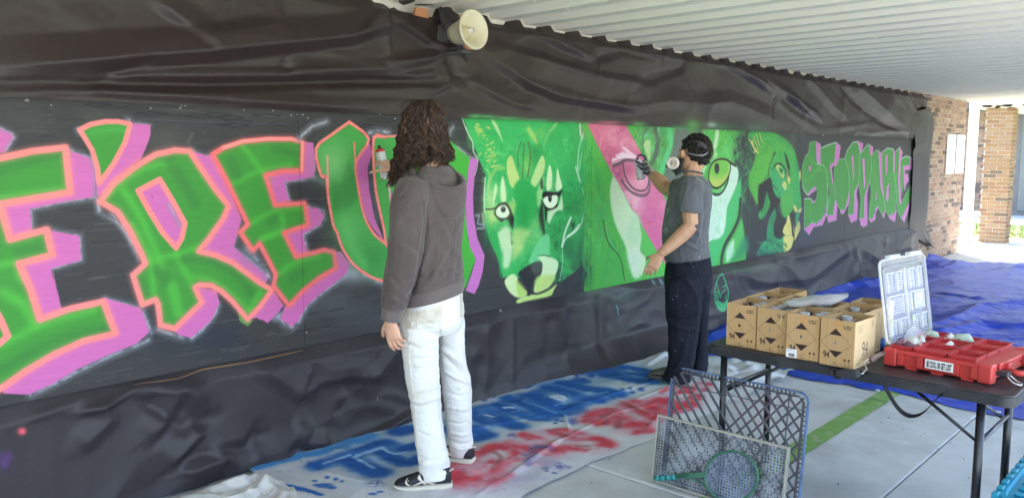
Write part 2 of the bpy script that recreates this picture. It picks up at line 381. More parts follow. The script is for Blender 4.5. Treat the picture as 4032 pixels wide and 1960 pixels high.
# grass, far walk
bm = bmesh.new(); flat(bm, [(17.56, -40), (21.2, -40), (21.2, 60), (17.56, 60)], (0, 0, -.02), (1, 0, 0), (0, 1, 0)); tag(obj('lawn_soil', bm, mat('soil_green', (.10, .13, .045), .95, var=.3, scale=6)), kind='structure')
bm = bmesh.new()
for k in range(5200):
    x, y = rng.uniform(17.6, 21.1), rng.uniform(2.2, 5.6); h = rng.uniform(.03, .09); a = rng.uniform(0, 6.3); w = .006; d = Vector((math.cos(a), math.sin(a), 0)); e = Vector((rng.uniform(-.04, .04), rng.uniform(-.04, .04), 0))
    p = Vector((x, y, -.02)); bm.faces.new([bm.verts.new(p-d*w), bm.verts.new(p+d*w), bm.verts.new(p+e+UP*h)])
tag(obj('grass', bm, mat('grass_blade', (.12, .17, .045), .8, var=.3, scale=3)), kind='stuff')
bm = bmesh.new(); box(bm, (21.2, -40, -.15), (26, 60, -.01)); tag(obj('far_walk', bm, M_CONC), kind='structure')

# the building wall under the canopy: mortar mass with bricks where it shows
wall = empty('brick_wall', (13.2, 3.66, 0), 0, 'long tan brick wall of the building, bare brick showing right of the black paper', 'brick wall')
bm = bmesh.new(); box(bm, (-11.8, 3.655, 0), (14.462, 4.0, 2.62)); obj('wall_core', bm, M_MORT, wall, world=True)
L_, Hh, J = .193, .057, .0107; cnt = 0
bmu = bmesh.new(); box(bmu, (-L_/2, -.006, -Hh/2), (L_/2, .02, Hh/2), .003, seg=1); me_b = bpy.data.meshes.new('brick'); bmu.to_mesh(me_b); bmu.free(); me_b.materials.append(M_BRICK)
me_half = me_b.copy(); me_half.transform(Matrix.Diagonal((.48, 1, 1, 1)))
rest = bmesh.new(); pieces = []
for r in range(36):
    z = .034+r*(Hh+J)
    x = 11.65+(r % 2)*.1
    while x < 14.46:
        x1 = min(x+L_, 14.468); pieces.append(((x+x1)/2, z, x1-x)); x = x1+J
pieces.sort(key=lambda q: -(q[0] > 12.55)*10+abs(q[0]-13.4))
for k, (x, z, l) in enumerate(pieces):
    y = 3.65+rng.uniform(-.0025, .0025)
    if l < .03: continue
    if k < 290:
        o = bpy.data.objects.new('brick', me_b); C.objects.link(o); o.parent = wall; o.location = (x-13.2, y-3.66, z); o.scale = (l/L_, 1, 1)
    else: box(rest, (x-l/2, y-.006, z-Hh/2), (x+l/2, y+.02, z+Hh/2))
o = obj('brick_field', rest, M_BRICKI, wall, world=True); o['kind'] = 'stuff'

# second pier
pier = empty('brick_column', (16.52, 3.58, 0), 0, 'square brick column beyond the end of the wall, sun warmth painted into its colour', 'column')
bm = bmesh.new(); box(bm, (16.345, 3.385, 0), (16.70, 3.795, 2.36)); obj('column_core', bm, M_MORT, pier, world=True)
def brick_at(name, a, b, m, par):
    c = (Vector(a)+Vector(b))/2; q = bpy.data.objects.new(name, me_p); C.objects.link(q); q.parent = par; q.location = c-par.location; q.scale = [abs(b[i]-a[i]) for i in range(3)]
bmu = bmesh.new(); box(bmu, (-.5, -.5, -.5), (.5, .5, .5), .03, seg=1); me_p = bpy.data.meshes.new('brick'); bmu.to_mesh(me_p); bmu.free(); me_p.materials.append(M_BRICK2)
for r in range(35):
    z = .004+r*(Hh+J)
    for k, (a, b) in enumerate(((3.38, 3.573), (3.584, 3.777)) if r % 2 else ((3.38, 3.475), (3.486, 3.679), (3.69, 3.80))):
        brick_at('brick', (16.335+rng.uniform(-.003, .003), a, z), (16.43, b, z+Hh), 0, pier)
    for a, b in (((16.44, 16.70),) if r % 2 else ((16.44, 16.53), (16.541, 16.705))):
        brick_at('brick', (a, 3.375+rng.uniform(-.003, .003), z), (b, 3.46, z+Hh), 0, pier)

# canopies
M_SOF = mat('soffit_paint', (.76, .735, .62), .45, var=.03, scale=2, spec=.4, bump=.04, bscale=400)
can = empty('walkway_canopy', (6, 1.5, 2.39), 0, 'cream ribbed metal canopy roof over the walkway', 'canopy')
def soffit_profile():                                    # trapezoid deck, one pitch wide
    return [(0, 0), (.006, .004), (.115, .004), (.120, .0), (.150, .044), (.160, .046), (.262, .046), (.272, .044), (.304, 0)]
P_ = .3048; Y0, Y1 = -.75, 3.655
bm = bmesh.new(); pr = soffit_profile(); va = [bm.verts.new((x, Y0, 2.392+z)) for x, z in pr]; vb = [bm.verts.new((x, Y1, 2.392+z)) for x, z in pr]
for i in range(len(pr)-1): bm.faces.new((va[i], va[i+1], vb[i+1], vb[i]))
me_s = bpy.data.meshes.new('soffit_panel'); bm.to_mesh(me_s); bm.free(); me_s.materials.append(M_SOF)
k = 0; x = -4.2-25*P_
while x < 14.45:
    o = bpy.data.objects.new('soffit_panel', me_s); C.objects.link(o); o.parent = can; o.location = (x-6, -1.5, -2.39); x += P_
XE = x
bm = bmesh.new(); box(bm, (-11.8, Y0, 2.45), (XE, Y1, 2.60)); obj('roof_deck', bm, M_SOF, can, world=True)
bm = bmesh.new(); box(bm, (-11.8, Y0-.03, 2.33), (XE, Y0-.002, 2.62)); obj('fascia', bm, mat('fascia_paint', (.6, .57, .48), .5), can, world=True)
bm = bmesh.new(); rr = random.Random(3)                  # screw heads
for k in range(120):
    sx = -4.2+P_*rr.randint(10, 60)+.06; sy = rr.choice([.4, 1.3, 2.2, 3.1])+rr.uniform(-.03, .03)
    lathe(bm, [(0, -.006), (.006, -.004), (.006, 0)], 8, o=(sx, sy, 2.392+.004))
o = obj('screw_heads', bm, mat('screw', (.75, .75, .72), .3, metal=.3), can, world=True); o['kind'] = 'stuff'
can2 = empty('far_canopy', (17.6, 2.4, 2.4), 0, 'second cream metal canopy carried by the brick column', 'canopy')
bm = bmesh.new(); n = 0
y = -1.2
while y < 3.7:
    for (a, za), (b, zb) in zip(pr, pr[1:]): bm.faces.new([bm.verts.new(q) for q in ((16.1, y+a, 2.37+za), (16.1, y+b, 2.37+zb), (19.3, y+b, 2.37+zb), (19.3, y+a, 2.37+za))])
    y += P_
obj('deck', bm, M_SOF, can2, world=True)
bm = bmesh.new(); box(bm, (16.06, -1.2, 2.412), (16.10, 3.9, 2.60)); box(bm, (16.1, -1.2, 2.42), (19.3, 3.9, 2.56)); obj('fascia', bm, mat('cream_fascia', (.78, .74, .60), .5), can2, world=True)

# white rain pipe beside the pier
dp = empty('downspout', (16.28, 4.0, 0), 0, 'white painted rain downspout standing beside the brick column', 'downspout')
M_WH = mat('white_gloss', (.8, .8, .76), .4, var=.03)
bm = bmesh.new(); box(bm, (16.21, 3.90, .28), (16.35, 4.04, 2.7), .012); obj('pipe', bm, M_WH, dp, world=True)
bm = bmesh.new(); loft(bm, [((16.28, 3.97, z), (hw, 0, 0), (0, hw, 0)) for z, hw in ((.0, .06), (.1, .075), (.26, .105), (.30, .105), (.31, .09))], 16, ex=5); obj('boot', bm, M_WH, dp, True, True)
# white bench
be = empty('white_bench', (17.9, 4.5, 0), 0, 'white bench standing on the grass behind the downspout', 'bench')
p0 = at_y(3787, 795, 4.55)
bm = bmesh.new(); box(bm, (17.4, 4.1, .40), (17.75, 5.5, .46), .01); obj('seat', bm, M_WH, be, world=True)
for yy in (4.2, 5.3):
    bm = bmesh.new(); prism(bm, [(-.16, 0), (-.08, 0), (.06, .40), (-.06, .40)], (17.58, yy, -.02), (1, 0, 0), (0, 0, 1), (0, 1, 0), .05); prism(bm, [(.16, 0), (.08, 0), (-.05, .40), (.07, .40)], (17.58, yy+.055, -.02), (1, 0, 0), (0, 0, 1), (0, 1, 0), .05); obj('leg', bm, M_WH, be, world=True)

# far block across the lawn
far = empty('far_building', (24.5, 5, 0), 0, 'far low brick block with grey shutters and a dark roof edge', 'building')
bm = bmesh.new(); box(bm, (24.6, -6, 0), (29, 14, 2.75)); obj('wall', bm, mat('far_render', (.17, .165, .155), .9), far, world=True)
rest = bmesh.new()
for r in range(40):
    z = .034+r*(Hh+J); y = 4.95+(r % 2)*.1
    while y < 6.9: box(rest, (24.585, y, z-Hh/2), (24.62, y+L_, z+Hh/2)); y += L_+J
o = obj('brick_field', rest, M_BRICKI, far, world=True); o['kind'] = 'stuff'
M_GREY = mat('grey_door', (.16, .165, .155), .5, var=.05)
for a, b in ((1.2, 2.98), (3.02, 4.85)):
    bm = bmesh.new(); box(bm, (24.54, a, .1), (24.6, b, 2.62), .01); d = obj('door', bm, M_GREY, far, world=True)
    bm = bmesh.new(); box(bm, (24.52, a+.1, 1.9), (24.538, b-.1, 1.93)); obj('rail', bm, mat('rail_grey', (.35, .35, .33), .4), d, world=True)
for a in (6.95, 7.9):
    bm = bmesh.new(); box(bm, (24.55, a, .9), (24.6, a+.8, 2.2), .01); w = obj('window', bm, M_WH, far, world=True)
    bm = bmesh.new(); box(bm, (24.54, a+.06, .96), (24.552, a+.74, 2.14)); obj('pane', bm, mat('dark_glass', (.04, .05, .06), .1), w, world=True)
bm = bmesh.new(); box(bm, (23.6, -6.2, 2.75), (29.2, 14.2, 3.0)); obj('roof', bm, mat('roof_edge', (.10, .095, .09), .6), far, world=True)
# ================================================================== BLACK PAPER SHEETS
def fold_field(X, Z, folds):
    """folds: (polyline in photograph pixels measured on the wall plane, half-width px, height m, sharpness of the two sides)"""
    h = np.zeros_like(X)
    for pts, w, a, asy in folds:
        P = np.array([[q.x, q.z] for q in (at_y(*p) for p in pts)]); sc = (at_y(pts[0][0], pts[0][1]-5).z-at_y(pts[0][0], pts[0][1]+5).z)/10
        q = np.mean(np.array(pts, float), 0); sc = (at_y(q[0], q[1]-5).z-at_y(q[0], q[1]+5).z)/10; w = w*sc
        best = np.full(X.shape, 1e9); sgn = np.zeros_like(X); tt = np.zeros_like(X); Ls = np.r_[0, np.cumsum(np.hypot(*np.diff(P, axis=0).T))]
        for i in range(len(P)-1):
            e = P[i+1]-P[i]; l = np.hypot(*e); t = np.clip(((X-P[i, 0])*e[0]+(Z-P[i, 1])*e[1])/l**2, 0, 1)
            dx, dz = X-P[i, 0]-t*e[0], Z-P[i, 1]-t*e[1]; d = np.hypot(dx, dz); m = d < best
            best = np.where(m, d, best); sgn = np.where(m, np.sign(e[0]*dz-e[1]*dx), sgn); tt = np.where(m, (Ls[i]+t*l)/Ls[-1], tt)
        wu = np.where(sgn > 0, w*(1+asy), w*(1-asy)); u = np.clip(1-best/np.maximum(wu, 1e-4), 0, 1)
        h += 1.15*a*(u**1.08)*np.clip(4*np.minimum(tt, 1-tt)+.25, 0, 1)
    return h
def crumple(X, Z, seed, s=1.0):
    """facets: ridged noise warped by itself"""
    wx = X+.25*vnoise(X*1.7, Z*1.7, None, seed); wz = Z+.2*vnoise(X*1.9+7, Z*1.9, None, seed+1)
    r = 0
    for f, a in ((1.0*s, .024), (2.4*s, .011), (5.5*s, .0036), (11*s, .0014), (23*s, .0006)):
        r = r + a*(1-2*np.abs(vnoise(wx*f, wz*f*1.5, None, seed+int(f*10))))
    return r
M_PAPER_COL = (52, 47, 51)  # cooler than the upper band: sky reflection put into the base colour
def sheet(name, x0, x1, z0f, z1f, nx, nz, yfun, im, label, cat, thick=.0012, rough=.5):
    xs_ = np.linspace(x0, x1, nx); v = np.linspace(0, 1, nz); X, V = np.meshgrid(xs_, v); Z = z0f(X)*(1-V)+z1f(X)*V; Yv, dz = yfun(X, Z, V)
    co = np.stack([X, Yv, Z+dz], -1).reshape(-1, 3); idx = np.arange(nx*nz).reshape(nz, nx)
    f = np.stack([idx[:-1, :-1], idx[:-1, 1:], idx[1:, 1:], idx[1:, :-1]], -1).reshape(-1, 4)
    me = bpy.data.meshes.new(name); me.from_pydata(co.tolist(), [], f.tolist()); me.update()
    uv = me.uv_layers.new(name='UVMap'); li = np.empty(len(me.loops), int); me.loops.foreach_get('vertex_index', li)
    U = ((X-x0)/(x1-x0)).ravel()[li]; Vv = V.ravel()[li]; uv.data.foreach_set('uv', np.stack([U, Vv], 1).astype(np.float32).ravel())
    o = link(name, me, im, None, True); tag(o, label, cat); return o
# --- upper band
FU = [([(0, 268), (614, 219), (825, 203), (1353, 146), (1560, 90)], 75, .055, .35), ([(0, 322), (790, 334), (1300, 322), (1700, 320)], 45, -.030, .2), ([(0, 305), (800, 302), (1320, 297), (1750, 300)], 34, .026, 0),
      ([(590, 0), (792, 142), (850, 205)], 60, .020, .4), ([(792, 142), (1090, 92)], 60, .018, -.3), ([(0, 372), (300, 352), (900, 395), (1500, 435)], 40, .018, .3), ([(300, 352), (620, 222)], 40, -.012, .2), ([(1090, 245), (1130, 282)], 26, -.014, 0),
      ([(1130, 282), (1560, 268), (1700, 240)], 34, .020, .3), ([(1515, 25), (1380, 150)], 40, .018, .3), ([(1540, 76), (1680, 164), (1760, 196)], 34, .024, .4), ([(1680, 166), (1736, 140)], 26, -.016, 0), ([(1500, 235), (1528, 248), (1690, 230), (1780, 190)], 30, .020, .3), ([(1500, 30), (1530, 245)], 30, .012, -.4),
      ([(1760, 200), (1790, 300), (1830, 310)], 55, -.035, .2), ([(1690, 370), (1810, 306), (1770, 330)], 30, .014, .4), ([(1890, 205), (2060, 330), (2180, 380), (2500, 430)], 60, .032, .5), ([(1950, 188), (2180, 260), (2330, 304), (2560, 340)], 55, .034, -.45), ([(2040, 100), (2200, 180), (2330, 230)], 40, .026, .3), ([(2330, 304), (2352, 258)], 22, .012, .3),
      ([(2100, 95), (2260, 175), (2300, 225)], 24, -.014, .2), ([(2160, 165), (2300, 165), (2400, 168)], 20, .012, .3), ([(2400, 168), (2500, 205), (2600, 220), (2680, 195)], 26, .016, .4), ([(1810, 305), (1990, 405), (2100, 430)], 40, .014, .4), ([(1300, 345), (1750, 350)], 40, .010, 0), ([(2330, 230), (2430, 200), (2560, 215)], 30, -.016, 0), ([(2500, 330), (2680, 265), (2700, 200)], 45, -.022, .3),
      ([(2600, 225), (2610, 270)], 20, .01, .2), ([(2700, 205), (2850, 250), (3040, 365)], 60, .034, .5), ([(2830, 230), (2950, 290), (3030, 360)], 26, -.022, 0), ([(2930, 285), (3080, 375), (3210, 485)], 55, .036, -.3), ([(3040, 370), (3130, 440), (3220, 490)], 30, -.026, .1), ([(3080, 372), (3230, 480)], 24, .020, .2), ([(2700, 430), (2860, 400), (3030, 472), (3060, 480)], 40, .016, .2), ([(3030, 370), (3020, 470)], 24, -.012, 0), ([(2420, 430), (2620, 400), (2800, 410)], 46, .012, .2),
      ([(3160, 300), (3270, 420), (3330, 470)], 46, .028, .4), ([(3340, 320), (3460, 430), (3570, 520)], 55, .040, .4), ([(3300, 335), (3400, 440), (3540, 525)], 26, -.026, 0), ([(3500, 340), (3530, 420), (3580, 535)], 34, -.034, .3), ([(3540, 350), (3595, 440), (3590, 540)], 26, .028, -.2), ([(3400, 525), (3500, 515), (3580, 520)], 18, .018, .2), ([(3250, 510), (3400, 490), (3560, 530)], 20, .014, 0)]
cvU = Canvas(0.4, 12.28, 1.772, 2.386, .004, (52, 42, 40))  # warmer than the lower band: ground bounce put into the base colour
pu = Painter([cvU], lambda x, y: (lambda q: (q.x, q.z))(at_y(x, y)))
for x, y, rx, ry, a in [(1850, 462, 25, 12, .9), (1900, 463, 40, 9, .9), (1980, 470, 60, 10, .85), (2090, 478, 70, 9, .8), (2230, 486, 50, 10, .8)]: pu.blob(x, y-2, rx, ry*.8, (62, 160, 82), a)
for x, y, rx, ry, c in [(2300, 490, 25, 8, (100, 175, 60)), (2385, 485, 60, 9, (190, 95, 120)), (2500, 490, 30, 10, (80, 160, 75)), (2720, 495, 35, 26, (85, 170, 75)), (2660, 505, 40, 12, (70, 140, 75)), (2830, 500, 45, 14, (50, 110, 65)), (2960, 505, 60, 20, (48, 92, 66)), (2790, 492, 20, 12, (150, 185, 160))]: pu.blob(x, y, rx, ry, c, .8)
imU = image_mat('black_paper_upper', cvU.image('upper_paper_paint'), .46, bump=.10, bdist=.002, vs_=55, var=.10, spec=.36)
def yU(X, Z, V):
    h = fold_field(X, Z, FU) + .62*crumple(X, Z, 11)
    e = np.clip((1-V)/.10, 0, 1)                          # held flat behind the top of the boards
    h = h + .020
    tz = np.clip((V-.93)/.07, 0, 1); ph = ((X+4.2) % .3048)/.3048; tr = np.clip((ph-.36)/.12, 0, 1)*np.clip((1.0-ph)/.12, 0, 1)
    lft = tz*(tr*.054*(.85+.25*vnoise(X*1.3, X*0, None, 5))+.004*vnoise(X*9, X*0+3, None, 6)-.012*np.clip(vnoise(X*2.1, X*0+9, None, 8), 0, 1))
    hole = np.exp(-(((X-3.09)/.16)**2+((Z-2.36)/.10)**2)**2)   # torn open round the horn
    return 3.628-np.clip(h, -.004, .12)*e*(1-.5*tz)+.030*(1-e), lft-hole*.10*tz
sheet('black_paper', .4, 12.28, lambda X: 1.772+0*X, lambda X: 2.386+0*X, 900, 64, yU, imU, 'upper band of wrinkled black paper hung between the canopy and the mural boards', 'black paper')
# --- lower band
FL = [([(480, 1530), (700, 1500), (760, 1560), (800, 1590)], 60, .040, .3), ([(700, 1500), (640, 1640), (560, 1720)], 60, .030, -.3), ([(810, 1740), (860, 1790), (690, 1850)], 60, .045, .3), ([(1000, 1680), (960, 1760), (810, 1760)], 45, -.03, .2), ([(720, 1650), (760, 1700), (640, 1830)], 70, .035, -.4), ([(1005, 1680), (1040, 1810), (1000, 1850)], 50, -.02, .3), ([(1165, 1650), (1180, 1735), (1280, 1730)], 45, .035, .3), ([(1180, 1735), (1130, 1780)], 40, -.02, 0),
      ([(1340, 1735), (1460, 1690), (1620, 1600)], 30, .038, -.3), ([(1230, 1500), (1330, 1480), (1480, 1470)], 50, .022, .4), ([(1330, 1480), (1370, 1560), (1300, 1640)], 50, -.018, .2), ([(1560, 1340), (1480, 1450), (1380, 1540)], 60, .020, .3), ([(1200, 1430), (1180, 1540), (1250, 1500)], 40, .018, -.3), ([(1000, 1440), (1100, 1500), (1190, 1560)], 60, .020, .3), ([(300, 1620), (420, 1580), (560, 1500)], 46, .030, .4), ([(380, 1570), (420, 1650), (300, 1760)], 60, .022, -.2), ([(100, 1640), (260, 1590), (380, 1530)], 40, .022, .3),
      ([(520, 1560), (620, 1610), (700, 1680), (840, 1640)], 50, -.022, .3), ([(1900, 1270), (1905, 1400), (1880, 1560)], 46, .014, .2), ([(2010, 1240), (2005, 1380), (1990, 1520)], 40, .014, -.3), ([(2240, 1180), (2230, 1300), (2200, 1450)], 60, -.020, .2), ([(2350, 1150), (2340, 1300), (2325, 1420)], 50, .022, .4), ([(2150, 1210), (2140, 1330), (2120, 1480)], 40, -.012, .2), ([(2430, 1130), (2420, 1250), (2410, 1400)], 60, .014, .3), ([(2290, 1140), (2420, 1125), (2520, 1135)], 24, .016, .3),
      ([(2880, 1080), (3000, 1110), (3190, 1090)], 50, .02, .3), ([(3350, 955), (3360, 1030), (3340, 1110)], 40, .024, .3), ([(3355, 960), (3250, 1040), (3150, 1110)], 46, .020, -.3), ([(3355, 958), (3440, 1020), (3560, 1060)], 46, .020, .3), ([(3450, 940), (3520, 980), (3590, 960)], 40, .02, .2), ([(2900, 1200), (3100, 1170), (3300, 1130)], 50, .02, 0), ([(3100, 1010), (3200, 985), (3330, 960)], 18, .012, 0)]
cvL = Canvas(0.2, 12.28, .006, .56, .005, M_PAPER_COL)
pl = Painter([cvL], lambda x, y: (lambda q: (q.x, q.z))(at_y(x, y)))
pl.blob(80, 1691, 17, 15, (236, 88, 104), 1, hard=1.6); pl.blob(10, 1810, 28, 40, (92, 52, 120), .8, dry=30); pl.blob(30, 1790, 12, 20, (92, 52, 120), .7)
for x, y, rx, ry, c, a in [(2330, 1140, 60, 26, (70, 110, 80), .7), (2450, 1160, 50, 30, (66, 96, 90), .7), (2570, 1110, 5, 12, (120, 160, 170), .8), (2598, 1108, 6, 14, (130, 180, 190), .8), (2300, 1190, 80, 30, (58, 74, 70), .5), (2900, 1060, 70, 14, (60, 96, 70), .6), (3000, 1050, 60, 10, (80, 110, 75), .5), (3075, 1000, 30, 6, (120, 130, 90), .4)]: pl.blob(x, y, rx, ry, c, a)
G_ = (50, 176, 104)
for k, c in enumerate([[(2828, 1076), (2808, 1095), (2793, 1150), (2797, 1190), (2815, 1218), (2835, 1210), (2848, 1165), (2842, 1115), (2828, 1076)]]): pl.stroke(c, G_, 7, 1.5, 1, smooth=6)
pl.poly([(2800, 1178), (2830, 1190), (2843, 1170), (2840, 1200), (2822, 1216), (2806, 1205)], G_, 2, .9, smooth=4)
for c in ([(2803, 1110), (2812, 1150), (2818, 1168)], [(2826, 1128), (2838, 1120), (2836, 1138), (2822, 1150), (2816, 1165)], [(2798, 1150), (2808, 1146), (2806, 1160), (2797, 1158)], [(2800, 1166), (2808, 1170), (2804, 1178)], [(2834, 1172), (2843, 1160)]): pl.stroke(c, G_, 5, 1.2, .95, smooth=5)
pl.stroke([(2418, 1200), (2421, 1220), (2420, 1238)], (90, 190, 200), 4, 1.5, .9); pl.blob(1973, 1222, 3, 5, (200, 220, 220), .9); pl.stroke([(1466, 1557), (1468, 1566)], (200, 200, 200), 3, 1, .8)
imL = image_mat('black_paper_lower', cvL.image('lower_paper_paint'), .48, bump=.10, bdist=.002, vs_=55, var=.10, spec=.36)
def yL(X, Z, V):
    h = fold_field(X, Z, FL) + .8*crumple(X, Z, 31)
    e = np.clip((1-V)/.14, 0, 1); h = h+.024+.03*(1-V)**2
    fl = np.exp(-((X-5.2)/.8)**2)*np.clip(.30-V, 0, 1)**1.3*.9
    return 3.632-np.clip(h, 0, .16)*e+.012*(1-e)-fl-.02*np.clip((1-V)-.9, 0, 1)*10*.4, 0*X
sheet('black_paper', .2, 12.28, lambda X: .006+.004*vnoise(X*3, X*0), lambda X: .560+0*X, 900, 56, yL, imL, 'lower band of wrinkled black paper hung from the mural boards to the floor', 'black paper')
# --- loose strip at the right end
strip = [((3592, 425), (3640, 372)), ((3598, 432), (3652, 440)), ((3605, 480), (3676, 478)), ((3602, 560), (3672, 560)), ((3596, 650), (3668, 650)), ((3594, 740), (3662, 740)), ((3590, 830), (3657, 830)), ((3590, 900), (3655, 885)), ((3608, 945), (3664, 930)), ((3640, 972), (3672, 976))]
strip = [((3604, 438), (3640, 418)), ((3600, 470), (3676, 452)), ((3600, 560), (3674, 545)), ((3596, 650), (3668, 640)), ((3592, 740), (3664, 730)), ((3588, 840), (3658, 830)), ((3588, 895), (3654, 890)), ((3604, 935), (3664, 925)), ((3655, 965), (3674, 978))]
v = []; f = []; nu = 12
L2 = catmull([(*a, *b) for a, b in strip], 5)
for r, q in enumerate(L2):
    for k in range(nu+1):
        t = k/nu; p = at_y(q[0]*(1-t)+q[2]*t, q[1]*(1-t)+q[3]*t, 3.60)
        off = .05*math.sin(t*PI)+.025*vnoise(np.array([t*3.0]), np.array([r*.13]))[0]+.04*(1-t)*(r < 12)
        v.append((p.x, 3.615-off, p.z))
for r in range(len(L2)-1):
    for k in range(nu): a = r*(nu+1)+k; f.append((a, a+1, a+nu+2, a+nu+1))
M_BP = mat('black_paper_plain', lin(50, 45, 46), .5, var=.08, scale=50, bump=.1, bscale=60)
tag(pyobj('paper_strip', v, f, M_BP, None, True), 'loose grey-black paper strip hanging over the bricks at the right end of the mural', 'paper strip')
# torn flaps and bare brick round the horn
for pts, off, lab in [([(1725, 30), (1760, 20), (1800, 60), (1812, 120), (1800, 170), (1830, 215), (1838, 250), (1815, 215), (1780, 180), (1735, 110)], .07, 'torn black paper flap hanging behind the cream horn loudspeaker'),
                      ([(1560, -30), (1600, -20), (1624, 8), (1612, 16), (1600, 20), (1560, 12)], .035, 'small torn tip of black paper pointing at the canopy left of the horn'),
                      ([(1630, 18), (1728, 12), (1712, 24), (1640, 24)], .045, 'thin torn edge of black paper above the bare brick spot')]:
    bm = bmesh.new(); P = [at_y(x, y, WY-off) for x, y in pts]; c = sum(P, Vector())/len(P)
    vs0 = [bm.verts.new(p+Vector((0, .03*math.sin(i*2.1), 0))) for i, p in enumerate(P)]; cv = bm.verts.new(c+Vector((0, -.03, 0)))
    for i in range(len(vs0)): bm.faces.new((vs0[i], vs0[(i+1) % len(vs0)], cv))
    bmesh.ops.subdivide_edges(bm, edges=bm.edges, cuts=2, use_grid_fill=True)
    for q in bm.verts: q.co.y += .012*float(vnoise(np.array([q.co.x*14]), np.array([q.co.z*14]))[0])
    bmesh.ops.recalc_face_normals(bm, faces=bm.faces); tag(obj('paper_flap', bm, M_BP, None, True), lab, 'paper flap')
M_OR = mat('bare_brick', (.42, .18, .08), .8, var=.25, scale=20, bump=.4, bscale=60)
for pts, lab in [([(1637, 30), (1684, 36), (1690, 74), (1634, 60)], 'orange brick showing through the torn paper left of the horn'), ([(1802, 58), (1822, 60), (1812, 70)], 'sliver of orange brick showing behind the horn rim'), ([(1815, 165), (1868, 196), (1846, 196), (1826, 188)], 'orange brick showing under the horn loudspeaker')]:
    bm = bmesh.new(); prism(bm, [(at_y(x, y, WY-.075).x, at_y(x, y, WY-.075).z) for x, y in pts], (0, WY-.06, 0), (1, 0, 0), (0, 0, 1), (0, -1, 0), .015); bmesh.ops.recalc_face_normals(bm, faces=bm.faces); tag(obj('exposed_brick', bm, M_OR), lab, 'brick')
# horn loudspeaker
hc = at_y(1867, 117, 3.34)
hs = empty('horn_loudspeaker', (hc.x, 3.60, hc.z), 0, 'round cream horn loudspeaker mounted over the mural', 'loudspeaker')
R_ = Matrix.Translation(hc) @ Matrix.Rotation(math.radians(86), 4, 'X') @ Matrix.Rotation(math.radians(0), 4, 'Y')
M_HORN = mat('horn_cream', (.66, .60, .42), .42, var=.04, scale=8)
bm = bmesh.new(); lathe(bm, [(.020, -.115), (.032, -.085), (.05, -.055), (.075, -.022), (.098, .0), (.107, .004), (.111, .0), (.111, -.008), (.100, -.016), (.085, -.045), (.070, -.09), (.062, -.13), (.05, -.17), (0, -.17)], 48, R_); obj('bell', bm, M_HORN, hs, True, True)
bm = bmesh.new(); lathe(bm, [(.050, -.10), (.030, -.060), (.019, -.030), (.018, -.022), (0, -.020)], 32, R_); obj('driver_cone', bm, M_HORN, hs, True, True)
bm = bmesh.new(); lathe(bm, [(.0165, -.0215), (.0165, -.017), (0, -.016)], 24, R_); box(bm, (-.014, -.0015, -.0162), (.014, .0015, -.0152), M=R_); obj('centre_cap', bm, mat('cap_grey', (.62, .6, .58), .4), hs, True, True)
bm = bmesh.new(); box(bm, (hc.x-.03, 3.50, hc.z-.05), (hc.x+.05, 3.63, hc.z+.05), .008); box(bm, (hc.x+.0, 3.44, hc.z-.115), (hc.x+.07, 3.62, hc.z-.105), .003); obj('mount', bm, mat('mount_grey', (.10, .095, .09), .6), hs, world=True)
# bare lath under the boards
pts = [(530, 1512), (700, 1490), (800, 1452), (960, 1428), (1120, 1395), (1195, 1378)]
bm = bmesh.new(); tube(bm, [at_y(x, y, 3.615) for x, y in pts], [.002, .004, .0055, .005, .005, .004], 8); tag(obj('wooden_lath', bm, mat('bare_lath', (.17, .095, .05), .8, var=.3, scale=14, stretch=(1, 8, 8)), None, True), 'thin brown wooden lath along the lower edge of the boards', 'lath')
# ================================================================== THE MURAL
EDG = [-.135, 2.303, 4.738, 7.172, 9.606, 12.03]; RES = [.0022, .0022, .0026, .0032, .0045]
BASE = (60, 59, 60)
CV = [Canvas(EDG[i], EDG[i+1], .556, 1.776, RES[i], BASE) for i in range(5)]
pt = Painter(CV, lambda x, y: (lambda q: (q.x, q.z))(at_y(x, y)))
Z1, Z2, Z3 = zone(0, 300, .639), zone(0, 1000, .767), zone(700, 300, .639)
Z4, Z5, Z6 = zone(400, 850, .3994), zone(1000, 850, .3993), zone(1750, 500, .5592)
Z7, Z8, Z9 = zone(2300, 450, .559), zone(2680, 480, .4793), zone(3130, 520, .3515)
GRN = (64, 144, 56); GRL = (84, 184, 66); GRD = (58, 122, 58); PUR = (204, 106, 172); SAL = (252, 136, 132); SAL2 = (240, 112, 112); HAL = (128, 132, 146)
def brush(reg, n, cols, L, w, al, ang=None, soft=3):
    """loose dry brush marks inside a region"""
    R = np.array(reg, float); lo, hi = R.min(0), R.max(0); k = 0
    while k < n:
        q = lo+(hi-lo)*rng.random(2)
        if not inside(R, q[:1], q[1:])[0]: n -= .25; continue
        a = rng.uniform(0, PI) if ang is None else math.radians(ang+rng.normal(0, 22)); l = rng.uniform(*L); d = np.array([math.cos(a), math.sin(a)])*l/2; b = np.array([-d[1], d[0]])*rng.uniform(-.4, .4)
        c = cols[rng.integers(len(cols))]; pt.stroke([tuple(q-d), tuple(q+b), tuple(q+d)], tuple(np.clip(np.array(c)+rng.normal(0, 6, 3), 0, 255)), rng.uniform(*w), soft, al*rng.uniform(.5, 1), smooth=3, dry=rng.uniform(12, 40)); k += 1
def halo(pts, w=26, a=.75): pt.stroke(pts, HAL, w, 16, a*.75, rag=2); pt.stroke(pts, (196, 198, 208), w*.3, 7, a*.75, rag=2, dry=40)
